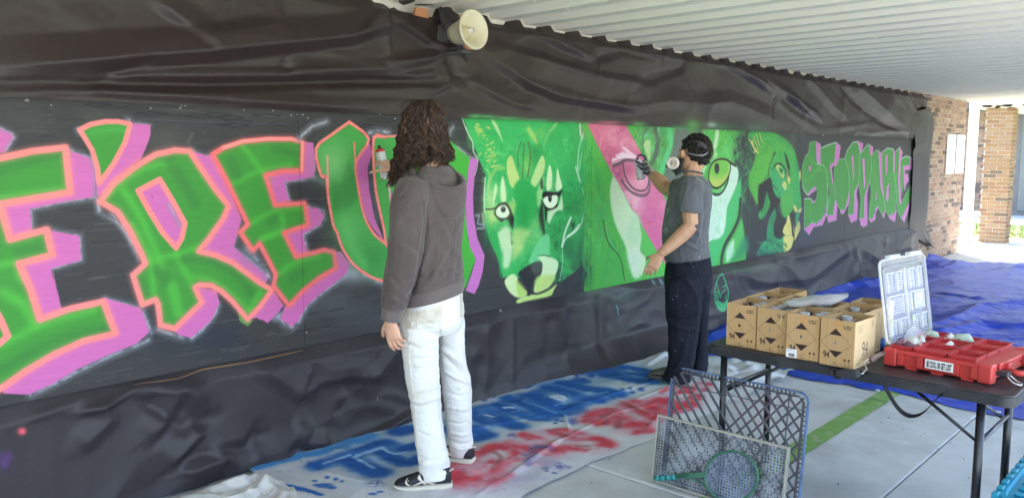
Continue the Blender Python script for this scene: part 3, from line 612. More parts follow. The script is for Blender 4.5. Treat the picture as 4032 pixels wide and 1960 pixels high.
# black washes on the boards
for x, y, rx, ry, c, a in [(300, 470, 300, 60, (78, 77, 74), .5), (650, 560, 90, 60, (92, 90, 86), .5), (520, 850, 120, 160, (66, 67, 74), .6), (1500, 1250, 150, 80, (72, 76, 84), .5), (900, 1330, 300, 70, (44, 47, 60), .7), (1900, 1050, 70, 150, (58, 66, 74), .7), (1300, 1190, 120, 70, (96, 100, 108), .5), (1150, 430, 300, 40, (80, 80, 78), .4)]: pt.blob(x, y, rx, ry, c, a, dry=6)
for k in range(420):                                     # plywood figure through the thin black
    x = rng.uniform(0, 1900); y = (375+.047*x)+rng.uniform(0, 1)*((1606-.198*x)-(375+.047*x)); L = rng.uniform(40, 160); vy = (611-y)/(5024-x)
    pt.stroke([(x, y), (x+L*.5, y+vy*L*.5+rng.uniform(-3, 3)), (x+L, y+vy*L)], [(34, 34, 37), (78, 77, 76), (94, 92, 90)][rng.integers(3)], rng.uniform(2, 5), 2.5, rng.uniform(.4, .85), smooth=4, dry=25)
for k in range(18):
    x = rng.uniform(100, 1800); y = 375+.047*x+rng.uniform(14, 80); pt.stroke([(x, y), (x+40, y-6), (x+110, y+3), (x+60, y+10), (x, y)], (34, 34, 36), 3, 2, .8, smooth=5)
pt.stroke([(560, 470), (790, 480), (1180, 490)], (100, 108, 150), 2, 1.5, .5)
# --- E
Ep = Z1([(-420, 610), (0, 505), (200, 462), (402, 440), (432, 715), (0, 788), (30, 900), (62, 1005), (285, 945), (322, 1100), (118, 1155)])+Z2([(160, 190), (205, 335), (360, 280), (530, 243), (592, 405), (430, 445), (280, 512), (130, 600), (0, 692), (-300, 900), (-500, 600)])
halo(Z1([(415, 450), (580, 515), (592, 640)])); halo(Z1([(590, 745), (390, 775), (190, 820), (195, 945)])); halo(Z1([(300, 945), (490, 985), (500, 1130), (320, 1185)])); halo(Z2([(540, 225), (725, 280)]), 18); halo(Z2([(735, 300), (775, 400)]), 20, 1); halo(Z2([(760, 440), (700, 470), (560, 525), (400, 600), (280, 665), (160, 722)]), 30)
pt.poly(Z1([(400, 445), (578, 515), (592, 600), (585, 745), (400, 772), (185, 818), (195, 950), (290, 945), (490, 985), (497, 1135), (315, 1185), (328, 1252)])+Z2([(268, 75), (315, 275), (540, 225), (725, 280), (768, 400), (700, 460), (560, 515), (400, 590), (280, 660), (150, 720), (20, 715), (-60, 500), (0, -200), (0, -450)]), PUR, 3, rag=1.2)
pt.poly(Z1([(-300, 300), (0, 318), (70, 350), (90, 375), (30, 470), (-40, 480)]), PUR, 4); halo(Z1([(0, 316), (75, 350), (92, 375), (30, 470)]), 14)
pt.poly(Ep, GRN, 3)
for p, c, w in [(Z1([(-60, 590), (180, 520), (390, 470)]), GRD, 60), (Z1([(0, 745), (200, 715), (390, 690)]), GRL, 22), (Z2([(0, 60), (80, 50), (110, 120)]), GRL, 40), (Z2([(20, 200), (120, 260), (180, 360)]), GRL, 46), (Z2([(0, 470), (220, 360), (480, 290)]), GRL, 36), (Z2([(0, 600), (200, 480), (430, 400), (560, 380)]), GRD, 46), (Z1([(120, 1080), (200, 1060), (280, 1040)]), GRD, 40)]: pt.stroke(p, c, w*.8, 20, .62, smooth=6)
pt.stroke(Ep, SAL, 40, 16, .35, closed=True); pt.stroke(Ep, SAL, 26, 5.5, 1, closed=True)
pt.stroke(Z2([(-40, 260), (5, 340), (40, 420), (-10, 465)]), SAL, 26, 5); 
# --- apostrophe
ap = Z1([(492, 330), (560, 297), (650, 280), (730, 280), (802, 295), (770, 410), (700, 540), (612, 660), (600, 560), (568, 455)])
halo(Z1([(480, 330), (492, 350)]), 20, .8); halo(Z1([(780, 265), (800, 270)]), 20); halo(Z1([(830, 285), (925, 305)]), 12); halo(Z1([(575, 500), (600, 600), (600, 740), (610, 830)]), 26, .9)
pt.poly(Z1([(800, 290), (925, 300), (928, 360), (905, 430), (870, 510), (760, 590), (640, 720), (600, 745), (590, 650), (700, 500)]), PUR, 3, rag=1.5)
pt.poly(ap, GRN, 3); pt.stroke(Z1([(560, 350), (700, 320), (780, 330)]), (80, 170, 84), 30, 20, .5); pt.stroke(ap, SAL, 20, 4, 1, closed=True)
# --- R
Rp = Z1([(618, 772), (725, 836), (800, 950), (870, 1090), (895, 1155)])+Z4([(412, 490), (310, 582), (352, 720), (402, 872), (530, 826), (556, 870), (572, 1000), (580, 1075), (720, 1108), (820, 1010), (985, 852), (920, 705), (960, 680), (1080, 685), (1180, 740), (1290, 840), (1380, 945), (1440, 1018), (1560, 890), (1680, 725), (1560, 660), (1420, 555), (1300, 465), (1130, 390), (958, 348), (1060, 220), (1200, 20)])+Z3([(290, 850), (312, 800), (225, 690), (130, 550), (72, 462)])+Z1([(1080, 457), (960, 482), (830, 560), (700, 660)])
halo(Z1([(690, 850), (760, 930), (840, 1080)]), 20, .8); halo(Z4([(20, 0), (150, 60), (250, 180), (330, 330), (370, 440)]), 16, .7); halo(Z3([(80, 450), (150, 485), (190, 488)]), 16); halo(Z4([(1360, 60), (1310, 250), (1280, 320)]), 22, .8); halo(Z4([(1290, 315), (1450, 430), (1640, 590)]), 24, .9); halo(Z4([(1150, 880), (1120, 960), (1000, 1110), (890, 1200)]), 28, 1); halo(Z4([(560, 1120), (700, 1170), (800, 1200)]), 30, .7); halo(Z4([(1700, 1010), (1780, 960)]), 24, .9)
pt.poly(Z3([(70, 455), (185, 492), (208, 480), (330, 730), (392, 880), (345, 1052), (150, 1095), (290, 840)]), PUR, 3)
pt.poly(Z4([(1000, 310), (1060, 240), (1310, 310), (1450, 430), (1650, 590), (1620, 665), (1560, 640), (1300, 440), (1100, 360)]), PUR, 3)
pt.poly(Z4([(940, 700), (1130, 735), (1165, 850), (1130, 930), (1080, 1030), (990, 1110), (880, 1202), (760, 1170), (700, 1120), (980, 850)]), PUR, 3, rag=1.2)
pt.poly(Z4([(1690, 730), (1795, 880), (1740, 960), (1640, 1052), (1530, 1005), (1440, 1010)]), PUR, 3, rag=1.5)
pt.poly(Z4([(1340, 930), (1360, 1030), (1440, 1090), (1490, 1030), (1450, 990)]), (78, 150, 70), 3, rag=2)
pt.poly(Rp, GRN, 3)
for p, c, w in [(Z1([(650, 740), (800, 620), (960, 550), (1080, 540)]), GRL, 26), (Z1([(760, 700), (860, 860), (960, 1080), (1000, 1200)]), GRL, 34), (Z1([(1050, 520), (1120, 640), (1200, 780)]), GRD, 60), (Z4([(300, 80), (420, 300), (480, 440), (520, 800)]), GRL, 26), (Z4([(450, 440), (720, 380), (980, 300)]), GRL, 24), (Z4([(740, 380), (860, 620), (900, 680)]), GRL, 30), (Z4([(820, 430), (1050, 440), (1300, 560), (1480, 760)]), GRD, 42), (Z4([(900, 600), (1100, 640), (1300, 780), (1460, 930)]), GRL, 20), (Z4([(560, 540), (620, 640), (600, 560)]), GRD, 50), (Z4([(380, 620), (440, 760)]), GRD, 30), (Z4([(700, 700), (760, 950)]), GRL, 50), (Z4([(1560, 760), (1460, 930)]), GRL, 26)]: pt.stroke(p, c, w*.8, 17, .62, smooth=6)
Rh = Z1([(852, 706), (985, 636), (1060, 760), (1140, 905), (1120, 1000), (1085, 1058), (1000, 960), (920, 830)]); pt.poly(Rh, PUR, 3); halo(Z1([(1040, 790), (1110, 920)]), 10, .8)
pt.stroke(Rh, SAL, 22, 4, 1, closed=True); pt.stroke(Rp, SAL, 36, 15, .35, closed=True); pt.stroke(Rp, SAL, 22, 6, 1, closed=True); pt.blob(*Z1([(937, 740)])[0], 3, 3, (120, 40, 80), 1)
# --- E (second)
E2 = Z3([(215, 482), (280, 442), (400, 402), (550, 387), (700, 387), (770, 407), (765, 580), (640, 585), (540, 612), (598, 795), (782, 782), (802, 915), (655, 965), (727, 1112)])+Z5([(560, 370), (690, 335), (787, 355), (808, 512), (640, 612), (480, 740), (345, 882), (192, 690), (215, 575), (140, 430), (55, 272), (-10, 340)])+Z3([(385, 962), (432, 912), (300, 640)])
halo(Z3([(660, 660), (690, 765)]), 14, 1); halo(Z3([(660, 655), (840, 630)]), 14, .8); halo(Z3([(800, 800), (900, 830), (905, 880)]), 18, .9); halo(Z3([(880, 915), (775, 975), (800, 1085)]), 22, 1); halo(Z5([(940, 470), (900, 590), (760, 690), (640, 780), (520, 890), (440, 1040)]), 30, 1); halo(Z5([(245, 1000), (310, 1060), (380, 1090)]), 34, .9); halo(Z3([(430, 1060), (520, 1170), (570, 1250)]), 40, .6); pt.blob(*Z3([(440, 1080)])[0], 40, 50, (120, 124, 136), .5); pt.blob(*Z5([(980, 560)])[0], 60, 40, (170, 174, 186), .8)
pt.poly(Z3([(760, 400), (835, 410), (852, 560), (840, 622), (655, 655), (690, 772), (600, 792), (540, 612), (640, 580), (765, 575)]), PUR, 3)
pt.poly(Z3([(795, 805), (870, 815), (906, 860), (880, 915), (770, 975), (798, 1082), (735, 1112), (660, 970), (800, 910)]), PUR, 3)
pt.poly(Z5([(785, 350), (860, 352), (942, 470), (920, 560), (760, 690), (650, 770), (520, 890), (440, 1030), (370, 1092), (260, 1010), (300, 890), (345, 890), (480, 750), (810, 515)]), PUR, 3, rag=1.2)
pt.poly(E2, GRN, 3)
for p, c, w in [(Z3([(400, 430), (500, 560), (560, 640)]), GRL, 26), (Z3([(340, 660), (520, 580), (700, 545)]), GRL, 20), (Z3([(330, 520), (360, 600)]), GRD, 60), (Z3([(600, 450), (740, 480)]), GRD, 40), (Z3([(460, 900), (620, 820), (760, 810)]), GRL, 24), (Z3([(520, 1000), (640, 940), (640, 860)]), GRL, 24), (Z3([(560, 900), (600, 880)]), GRD, 30), (Z5([(250, 560), (420, 450), (640, 390)]), GRL, 26), (Z5([(380, 620), (480, 560)]), GRD, 50), (Z5([(80, 230), (280, 160)]), GRL, 22)]: pt.stroke(p, c, w*.8, 17, .62, smooth=6)
pt.stroke(E2, SAL2, 32, 13, .35, closed=True); pt.stroke(E2, SAL2, 19, 5, 1, closed=True); pt.stroke(Z3([(280, 442), (400, 402), (550, 387), (700, 387), (770, 407), (765, 580)]), (255, 160, 150), 12, 4, .8)
# --- U and N behind the near painter
halo(Z3([(750, 380), (830, 310), (920, 280)]), 26, 1); halo(Z3([(1180, 350), (1250, 340), (1300, 345)]), 30, 1); halo(Z5([(1080, 580), (1200, 640), (1330, 690)]), 30, .8); halo(Z3([(1180, 540), (1200, 700), (1230, 880)]), 20, .6); halo(Z3([(845, 620), (900, 660)]), 20, .6)
Up = Z3([(1058, 285), (950, 360), (855, 445), (885, 612), (915, 622), (930, 760), (960, 920)])+Z5([(820, 160), (870, 310), (960, 450), (1060, 540), (1180, 612), (1310, 645)])+[(1620, 1130), (1640, 540), (1500, 533), (1470, 540)]+Z3([(1207, 385), (1215, 650), (1240, 800), (1275, 960)])+Z5([(1300, 270), (1180, 170), (1110, 20)])+Z3([(1150, 860), (1112, 680), (1100, 520), (1175, 388)])
pt.poly(Up, (70, 160, 72), 3)
pt.poly(Z3([(940, 640), (1000, 660), (1050, 520), (1110, 640), (1110, 760), (1040, 830), (960, 840)]), (56, 132, 62), 14, .8); pt.blob(*Z3([(960, 540)])[0], 60, 80, (130, 196, 120), .75); pt.blob(*Z3([(1050, 930)])[0], 60, 90, (96, 186, 96), .7); pt.blob(*Z5([(1180, 420)])[0], 60, 60, (54, 140, 66), .8); pt.stroke(Z5([(900, 60), (960, 300), (1080, 480)]), (100, 190, 100), 40, 30, .6)
pt.poly(Z3([(1100, 530), (1180, 395), (1200, 480), (1170, 560), (1180, 700), (1215, 880), (1250, 960), (1290, 1060)])+Z5([(1280, 250), (1180, 130), (1100, 0)])+Z3([(1130, 760), (1108, 640)]), PUR, 3); pt.poly(Z3([(1175, 540), (1200, 560), (1215, 760), (1240, 900), (1225, 880), (1190, 720)]), (70, 72, 84), 3)
for p in (Z3([(1058, 283), (950, 360), (853, 447), (885, 612), (915, 622), (930, 760), (960, 920)])+Z5([(820, 160), (870, 310), (960, 450), (1060, 540), (1180, 612), (1320, 650)]), Z3([(1058, 283), (1178, 388), (1100, 525), (1112, 680), (1150, 860)])+Z5([(1180, 170), (1270, 250), (1350, 310)]), Z3([(1275, 375), (1207, 387), (1215, 650), (1240, 800), (1275, 960)])+Z5([(1300, 275), (1350, 310)])): pt.stroke(p, (246, 122, 116), 13, 2.5, 1, smooth=3); pt.stroke(p, (255, 176, 168), 4, 2, .6, smooth=3, dry=60)
pt.stroke(Z3([(922, 490), (928, 680)]), (250, 150, 140), 8, 2.5); pt.stroke(Z3([(1088, 410), (1096, 560), (1110, 680)]), (246, 128, 120), 8, 2.5); pt.stroke([(1470, 540), (1570, 536), (1640, 545)], SAL, 9, 2.5); pt.stroke([(1530, 700), (1545, 860), (1560, 960)], (244, 150, 190), 9, 2.5)
pt.poly([(1600, 545), (1660, 545), (1660, 1140), (1600, 1130)], (70, 162, 66), 6)
pt.poly([(1640, 545), (1760, 545)]+Z6([(30, 90), (110, 150), (185, 220), (165, 330), (150, 430), (150, 600), (170, 800), (222, 930), (190, 1010), (150, 1130), (60, 1200)])+[(1700, 1150), (1640, 1130)], (72, 176, 60), 3)
pt.blob(1810, 1060, 50, 60, (66, 160, 66), .7); halo(Z6([(90, 140), (190, 215), (238, 225)]), 9, 1); halo(Z6([(25, 80), (50, 20), (62, 0)]), 18, .9)
pt.poly(Z6([(180, 222), (237, 226), (215, 330), (202, 480), (206, 620), (232, 780), (284, 905), (270, 1020), (240, 1120), (212, 1175), (150, 1152), (190, 1040), (222, 930), (182, 850), (156, 700), (148, 500), (165, 330)]), (200, 116, 190), 2.5); pt.stroke(Z6([(237, 226), (230, 290), (214, 340)]), (220, 214, 226), 4, 2, .9)
for p in ([(220, 625), (245, 620), (235, 680), (282, 690)], [(232, 715), (282, 712), (270, 610)]): pt.stroke(Z6(p), (150, 160, 174), 9, 4, .8)
# --- first panther
P1 = (56, 178, 92); PL = (206, 232, 170); PM = (92, 196, 120); PY = (196, 214, 110); BK = (36, 34, 34)
pt.poly(Z6([(132, -60), (1040, -60), (1036, 780), (1010, 930), (930, 1010), (820, 1090), (660, 1100), (480, 1050), (410, 1060), (392, 960), (330, 800), (290, 680), (275, 560), (285, 430), (290, 330), (240, 222), (195, 90)]), P1, 5)
brush(Z6([(150, 0), (1030, 0), (1030, 850), (820, 1050), (480, 1030), (300, 680), (280, 330)]), 330, [(70, 196, 104), (44, 150, 76), (96, 204, 118), (40, 164, 86), (120, 210, 120), (34, 128, 66)], (20, 70), (5, 16), .5)
brush(Z6([(560, 400), (960, 400), (1020, 900), (860, 1040), (700, 760)]), 120, [(30, 120, 62), (26, 104, 58), (44, 150, 78)], (20, 60), (6, 18), .5)
for x, y, rx, ry, c, a in [(640, 180, 60, 90, (36, 136, 66), .6), (480, 170, 50, 60, (110, 206, 120), .6), (350, 180, 50, 60, (120, 206, 110), .5), (560, 600, 40, 160, (34, 140, 66), .5), (880, 480, 70, 160, (34, 132, 66), .6), (760, 700, 60, 90, (34, 140, 72), .7), (300, 760, 30, 80, (30, 120, 66), .6), (390, 470, 60, 60, (140, 214, 140), .5), (820, 260, 60, 60, (74, 190, 100), .6)]:
    q = Z6([(x, y)])[0]; pt.blob(q[0], q[1], rx*.5592, ry*.5592, c, a, dry=9)
for x, y, rx, ry, c, a in [(220, 60, 100, 70, (74, 190, 98), .7), (420, 120, 90, 110, (70, 186, 100), .6), (860, 150, 130, 160, (48, 160, 76), .8), (930, 420, 110, 120, (44, 158, 78), .7), (560, 480, 70, 120, (40, 158, 74), .7), (590, 560, 60, 160, (52, 170, 80), .7), (880, 800, 120, 110, (38, 140, 72), .8), (960, 900, 90, 60, (40, 120, 74), .8), (850, 1060, 170, 90, (34, 48, 52), .95), (960, 1090, 120, 60, (36, 46, 54), .95), (1000, 200, 40, 80, (50, 120, 66), .7), (1000, 700, 40, 90, (44, 120, 70), .6), (860, 860, 60, 60, (40, 110, 72), .6), (920, 560, 40, 60, (36, 110, 62), .5), (420, 780, 90, 120, (110, 196, 126), .5), (350, 560, 60, 100, (120, 200, 120), .5), (640, 720, 70, 110, (120, 200, 120), .6), (540, 760, 70, 100, (150, 206, 120), .7), (300, 480, 30, 130, (150, 214, 140), .6), (330, 640, 60, 50, (186, 214, 120), .8), (580, 280, 40, 90, (150, 200, 100), .6), (660, 40, 60, 60, (130, 190, 96), .5), (470, 940, 40, 130, (180, 214, 130), .5)]:
    q = Z6([(x, y)])[0]; pt.blob(q[0], q[1], rx*.5592, ry*.5592, c, a, dry=9)
for p in ([(215, 0), (270, 25)], [(225, 25), (285, 45)], [(240, 50), (300, 65)], [(255, 75), (305, 90)], [(220, -20), (320, 10)], [(300, 130), (350, 105)], [(295, 165), (350, 150)], [(290, 190), (345, 178)], [(285, 215), (370, 195)], [(300, 240), (365, 215)], [(320, 255), (370, 235)], [(330, 280), (400, 270)], [(240, 205), (255, 185)]): pt.stroke(Z6(p), (200, 206, 112), 9, 4, .85, dry=40)
pt.stroke(Z6([(300, 300), (320, 330), (310, 420)]), (190, 216, 130), 8, 5, .7); pt.stroke(Z6([(420, 290), (360, 300), (320, 380)]), (170, 206, 110), 14, 8, .7, smooth=5)
def fill(pts, c, soft=3, a=1.0, sm=5, Z=Z6, **k): pt.poly(Z(pts), c, soft*1.6, a, smooth=sm, rag=.8, **k)
fill([(330, -60), (370, -20), (400, 60), (410, 100), (380, 50), (345, -10)], (176, 214, 150), 4); fill([(700, 140), (730, 60), (790, -10), (800, -40), (760, 0), (720, 70)], (150, 200, 120), 5, .9); fill([(580, 20), (620, 90), (660, 120), (640, 60), (600, 0)], (170, 208, 110), 6, .8)
fill([(445, 230), (475, 205), (500, 280), (530, 360), (515, 390), (485, 430), (460, 400), (440, 310)], (190, 214, 128), 3); fill([(690, 200), (710, 250), (700, 320), (670, 380), (640, 420), (608, 395), (620, 350), (660, 250)], (184, 216, 140), 3); fill([(700, 350), (690, 480), (675, 560), (650, 540), (660, 430)], (170, 214, 140), 6, .8)
fill([(740, 265), (760, 330), (755, 420), (735, 450), (720, 440), (722, 350)], (206, 230, 180), 3); fill([(795, 295), (815, 360), (830, 420), (815, 445), (785, 445), (788, 370)], (206, 230, 180), 3); fill([(410, 345), (430, 420), (435, 520), (400, 520), (395, 420)], (206, 232, 176), 4); fill([(360, 400), (372, 440), (355, 520), (345, 560), (340, 500)], (206, 232, 176), 4)
for p, w in (([(500, 130), (490, 220)], 10), ([(538, 108), (515, 190), (522, 280)], 5), ([(563, 118), (556, 250), (550, 360)], 5), ([(590, 108), (606, 180), (600, 270), (586, 350)], 6)): pt.stroke(Z6(p), (78, 84, 52), w, 3, .85 if w < 9 else .2, smooth=6)
fill([(500, 400), (560, 365), (620, 420), (650, 520), (640, 640), (580, 740), (520, 730), (500, 600), (490, 480)], (40, 164, 76), 8, .8)
fill([(375, 760), (430, 700), (470, 740), (480, 860), (455, 980), (415, 985), (410, 880)], (206, 228, 184), 8, .9); fill([(290, 680), (330, 690), (380, 780), (400, 960), (395, 1060), (380, 940), (320, 800)], (52, 170, 84), 4); fill([(490, 720), (600, 730), (560, 820), (500, 930), (480, 900)], (190, 216, 130), 10, .75); fill([(440, 560), (470, 520), (505, 540), (480, 640), (440, 640)], (190, 214, 120), 8, .7)
for x, y, rx, ry, c, a in [(330, 520, 40, 110, (196, 222, 150), .75), (320, 640, 40, 60, (200, 220, 130), .7), (430, 860, 34, 110, (206, 228, 176), .7), (540, 820, 34, 80, (196, 220, 140), .6), (640, 700, 40, 70, (176, 214, 140), .5), (700, 860, 40, 60, (150, 220, 160), .5), (760, 430, 40, 50, (180, 220, 150), .4), (560, 620, 40, 90, (30, 140, 66), .5)]:
    q = Z6([(x, y)])[0]; pt.blob(q[0], q[1], rx*.5592, ry*.5592, c, a, dry=9)
# eyes
fill([(350, 600), (380, 550), (440, 535), (490, 640), (470, 690), (440, 650), (400, 665), (365, 635)], (66, 62, 50), 3, .9); fill([(362, 595), (385, 560), (430, 552), (458, 600), (440, 635), (400, 640), (372, 625)], (226, 240, 206), 2); pt.blob(*Z6([(415, 580)])[0], 10, 12, (52, 46, 40), 1, hard=2.5); pt.blob(*Z6([(412, 572)])[0], 4, 4, (150, 150, 140), .8)
pt.stroke(Z6([(290, 580), (350, 575), (385, 545)]), (60, 66, 56), 6, 3, .9, smooth=5); pt.stroke(Z6([(460, 660), (470, 750), (478, 820)]), (70, 90, 60), 10, 6, .7, dry=30); fill([(470, 620), (490, 640), (480, 720), (465, 660)], BK, 3, .8)
fill([(690, 470), (720, 455), (800, 460), (830, 435), (820, 475), (800, 500), (795, 560), (760, 585), (725, 590), (722, 640), (712, 660), (708, 600), (700, 540)], BK, 2); fill([(700, 500), (790, 480), (795, 530), (770, 565), (740, 572), (710, 550)], (226, 242, 210), 1.5); fill([(732, 485), (755, 482), (755, 515), (745, 530), (733, 515)], BK, 1.5); pt.blob(*Z6([(748, 494)])[0], 3, 3, (200, 230, 200), .8)
fill([(730, 600), (800, 560), (825, 480), (835, 580), (800, 590), (770, 620), (735, 680)], (206, 230, 190), 4, .9); fill([(690, 360), (695, 430), (680, 430), (676, 390)], BK, 5, .8); fill([(670, 600), (690, 520), (700, 640), (710, 780), (690, 740), (668, 660)], (36, 42, 36), 6, .9); pt.stroke(Z6([(640, 600), (668, 650), (700, 780)]), (96, 140, 84), 10, 9, .5)
# muzzle
fill([(700, 760), (740, 770), (735, 900), (690, 950), (600, 960), (610, 900), (650, 820)], (112, 206, 140), 3, .9, sm=3); fill([(520, 1030), (600, 970), (680, 950), (700, 1010), (640, 1080), (600, 1150), (560, 1090)], (44, 46, 50), 4); fill([(610, 985), (640, 950), (690, 960), (690, 1000), (640, 1040)], (78, 84, 80), 4, .9)
fill([(660, 910), (740, 915), (795, 940), (800, 990), (770, 1070), (730, 1130), (640, 1165), (640, 1110), (680, 1040), (690, 960)], (206, 232, 186), 3); fill([(650, 1060), (740, 1040), (780, 1050), (740, 1120), (640, 1165)], (190, 216, 120), 8, .9); fill([(425, 1080), (480, 1035), (515, 1060), (520, 1110), (580, 1160), (560, 1195), (500, 1195), (450, 1150)], (206, 228, 170), 3); fill([(510, 1080), (580, 1160), (560, 1190), (520, 1190)], (176, 210, 104), 6, .9)
fill([(510, 1220), (570, 1190), (700, 1160), (790, 1100), (770, 1150), (740, 1190), (600, 1220), (520, 1240)], (190, 220, 130), 3); pt.stroke(Z6([(590, 1150), (650, 1175), (740, 1140), (800, 1090)]), (44, 46, 48), 6, 3, .9, smooth=5); pt.stroke(Z6([(600, 1060), (596, 1180)]), (40, 42, 46), 10, 5, .9); pt.stroke(Z6([(660, 908), (700, 900), (740, 910)]), (60, 90, 66), 4, 2, .7)
# white contour strokes
WH = (206, 230, 206)
for p, w in (([(150, 0), (175, 60), (200, 110), (205, 170), (230, 215)], 6), ([(120, -75), (140, -20), (155, 20)], 5), ([(985, 30), (960, 110), (945, 180), (940, 300), (960, 390)], 8), ([(955, -20), (960, 60)], 9), ([(970, 160), (950, 300)], 5), ([(925, 280), (950, 380)], 8), ([(970, 430), (990, 520), (975, 640), (940, 720), (860, 780), (830, 840)], 7), ([(890, 640), (850, 740), (830, 840)], 12), ([(870, 770), (910, 740), (950, 690)], 12), ([(830, 850), (832, 960), (812, 1080)], 3), ([(288, 360), (280, 480), (285, 600)], 6), ([(480, 500), (490, 520)], 4)): pt.stroke(Z6(p), WH, w, 2.5, .9, smooth=6)
pt.blob(*Z6([(905, 690)])[0], 8, 14, (40, 60, 46), .9); pt.blob(*Z6([(785, 830)])[0], 9, 20, (36, 110, 60), .9); pt.blob(*Z6([(1005, 1000)])[0], 30, 100, (38, 70, 56), .7)
# --- eye panel
G3 = (78, 176, 72)
pt.poly(Z7([(-5, 40), (45, 60), (820, 80), (1140, 100), (1140, 1150), (560, 1160), (0, 1290)]), G3, 3)
pt.poly(Z7([(-30, 30), (20, 70), (200, 430), (560, 1000), (600, 1200), (40, 1260), (40, 300)]), G3, 3)
for x, y, rx, ry, c, a in [(10, 300, 60, 260, (48, 160, 86), .8), (20, 800, 40, 300, (40, 130, 76), .8), (10, 1100, 40, 100, (36, 60, 56), .9), (110, 420, 60, 160, (70, 170, 70), .7), (120, 700, 60, 160, (58, 160, 82), .7), (180, 1000, 90, 160, (70, 182, 80), .6), (430, 150, 50, 60, (110, 206, 146), .8), (500, 160, 30, 140, (96, 110, 92), .9), (505, 240, 34, 120, (104, 108, 104), .9), (600, 200, 70, 150, (96, 204, 130), .8), (560, 330, 60, 80, (92, 196, 96), .8), (650, 120, 60, 70, (110, 150, 96), .8), (640, 400, 80, 160, (110, 116, 110), .95), (470, 110, 70, 30, (80, 120, 76), .7), (700, 300, 60, 200, (104, 112, 104), .9)]:
    q = Z7([(x, y)])[0]; pt.blob(q[0], q[1], rx*.559, ry*.559, c, a, dry=8)
brush(Z7([(0, 60), (210, 440), (600, 1130), (0, 1250)]), 150, [(60, 168, 80), (92, 190, 76), (50, 150, 80), (84, 176, 66), (70, 190, 100)], (30, 110), (8, 24), .5, 80)
brush(Z7([(300, 80), (820, 80), (820, 500), (560, 500)]), 150, [(84, 96, 84), (96, 204, 124), (110, 190, 90), (120, 206, 150), (70, 140, 74)], (30, 110), (6, 22), .6, 100)
pt.poly(Z7([(640, 100), (780, 105), (790, 460), (660, 540), (555, 505), (580, 380), (618, 240)]), (106, 112, 106), 9, .95); pt.stroke(Z7([(600, 110), (610, 200), (570, 340), (520, 470)]), (96, 206, 130), 34, 12, .85, smooth=5); pt.stroke(Z7([(500, 110), (520, 200), (490, 320), (470, 350)]), (88, 98, 86), 24, 12, .9, smooth=5)
fill([(440, 180), (470, 200), (460, 330), (430, 260), (420, 210)], (186, 214, 150), 4, .9, Z=Z7)
pt.poly(Z7([(20, 60), (288, 72), (340, 160), (440, 340), (520, 500), (590, 640), (640, 760), (600, 1100), (505, 950), (350, 690), (200, 425), (90, 210)]), (214, 108, 142), 3)
brush(Z7([(30, 70), (280, 75), (560, 640), (580, 900), (510, 930), (200, 425)]), 150, [(232, 150, 174), (200, 84, 124), (240, 186, 200), (214, 110, 160), (190, 80, 120), (226, 128, 150)], (14, 60), (6, 20), .5)
for x, y, rx, ry, c, a in [(90, 120, 90, 60, (226, 120, 144), .7), (220, 150, 80, 90, (236, 160, 176), .7), (300, 220, 80, 40, (240, 190, 200), .6), (180, 280, 90, 60, (206, 96, 130), .7), (240, 420, 50, 60, (196, 74, 116), .8), (360, 480, 80, 70, (232, 160, 180), .8), (360, 620, 80, 90, (236, 176, 194), .9), (340, 560, 60, 60, (240, 196, 206), .6), (480, 560, 60, 80, (222, 120, 170), .7), (480, 780, 80, 180, (212, 104, 160), .8), (520, 940, 60, 60, (196, 96, 160), .8), (560, 640, 40, 60, (228, 140, 180), .7), (420, 560, 30, 60, (216, 116, 156), .6), (300, 60, 40, 20, (190, 90, 116), .6)]:
    q = Z7([(x, y)])[0]; pt.blob(q[0], q[1], rx*.559, ry*.559, c, a, dry=10)
pt.poly(Z7([(20, 60), (-10, 60), (60, 300), (200, 560), (330, 760), (470, 1000), (560, 1130), (590, 1100), (505, 950), (350, 690), (200, 425), (90, 210)]), (84, 182, 72), 2, .75)
fill([(212, 440), (190, 480), (182, 560), (195, 680), (230, 800), (290, 930), (320, 1060), (350, 1150), (400, 1140), (432, 1060), (430, 1000), (395, 960), (405, 860), (380, 720), (330, 660), (270, 540)], (198, 222, 182), 5, 1, 4, Z7); fill([(330, 740), (390, 720), (410, 850), (370, 900), (300, 880)], (176, 214, 170), 14, .7, Z=Z7); fill([(300, 980), (380, 940), (400, 1060), (350, 1140)], (206, 226, 200), 14, .6, Z=Z7); pt.poly(Z7([(390, 760), (440, 840), (520, 980), (590, 1120), (590, 1160), (430, 1150), (440, 1000), (400, 940), (405, 850)]), (88, 190, 84), 4, .85)
pt.stroke(Z7([(135, 745), (150, 840), (180, 920), (235, 980), (265, 1050), (285, 1170)]), (44, 60, 40), 5, 1.5, 1, smooth=6); pt.stroke(Z7([(150, 745), (165, 850), (190, 920), (240, 975)]), (90, 190, 130), 4, 3, .6, smooth=6)
for k, p in enumerate([[(200, 330), (270, 305), (360, 315)], [(200, 318), (300, 300), (350, 305)], [(225, 290), (300, 290), (350, 300)], [(250, 280), (310, 285)], [(270, 270), (330, 290)], [(285, 240), (330, 275), (365, 300)], [(200, 352), (260, 330), (300, 318)], [(235, 300), (320, 295)], [(275, 238), (300, 262), (340, 292)]]): pt.stroke(Z7(p), (250, 222, 228) if k % 2 else (246, 206, 216), 9, 3, .9, smooth=5)
pt.stroke(Z7([(205, 362), (250, 345), (290, 325), (350, 328), (420, 335)]), (112, 82, 92), 13, 3.5, 1, smooth=6)
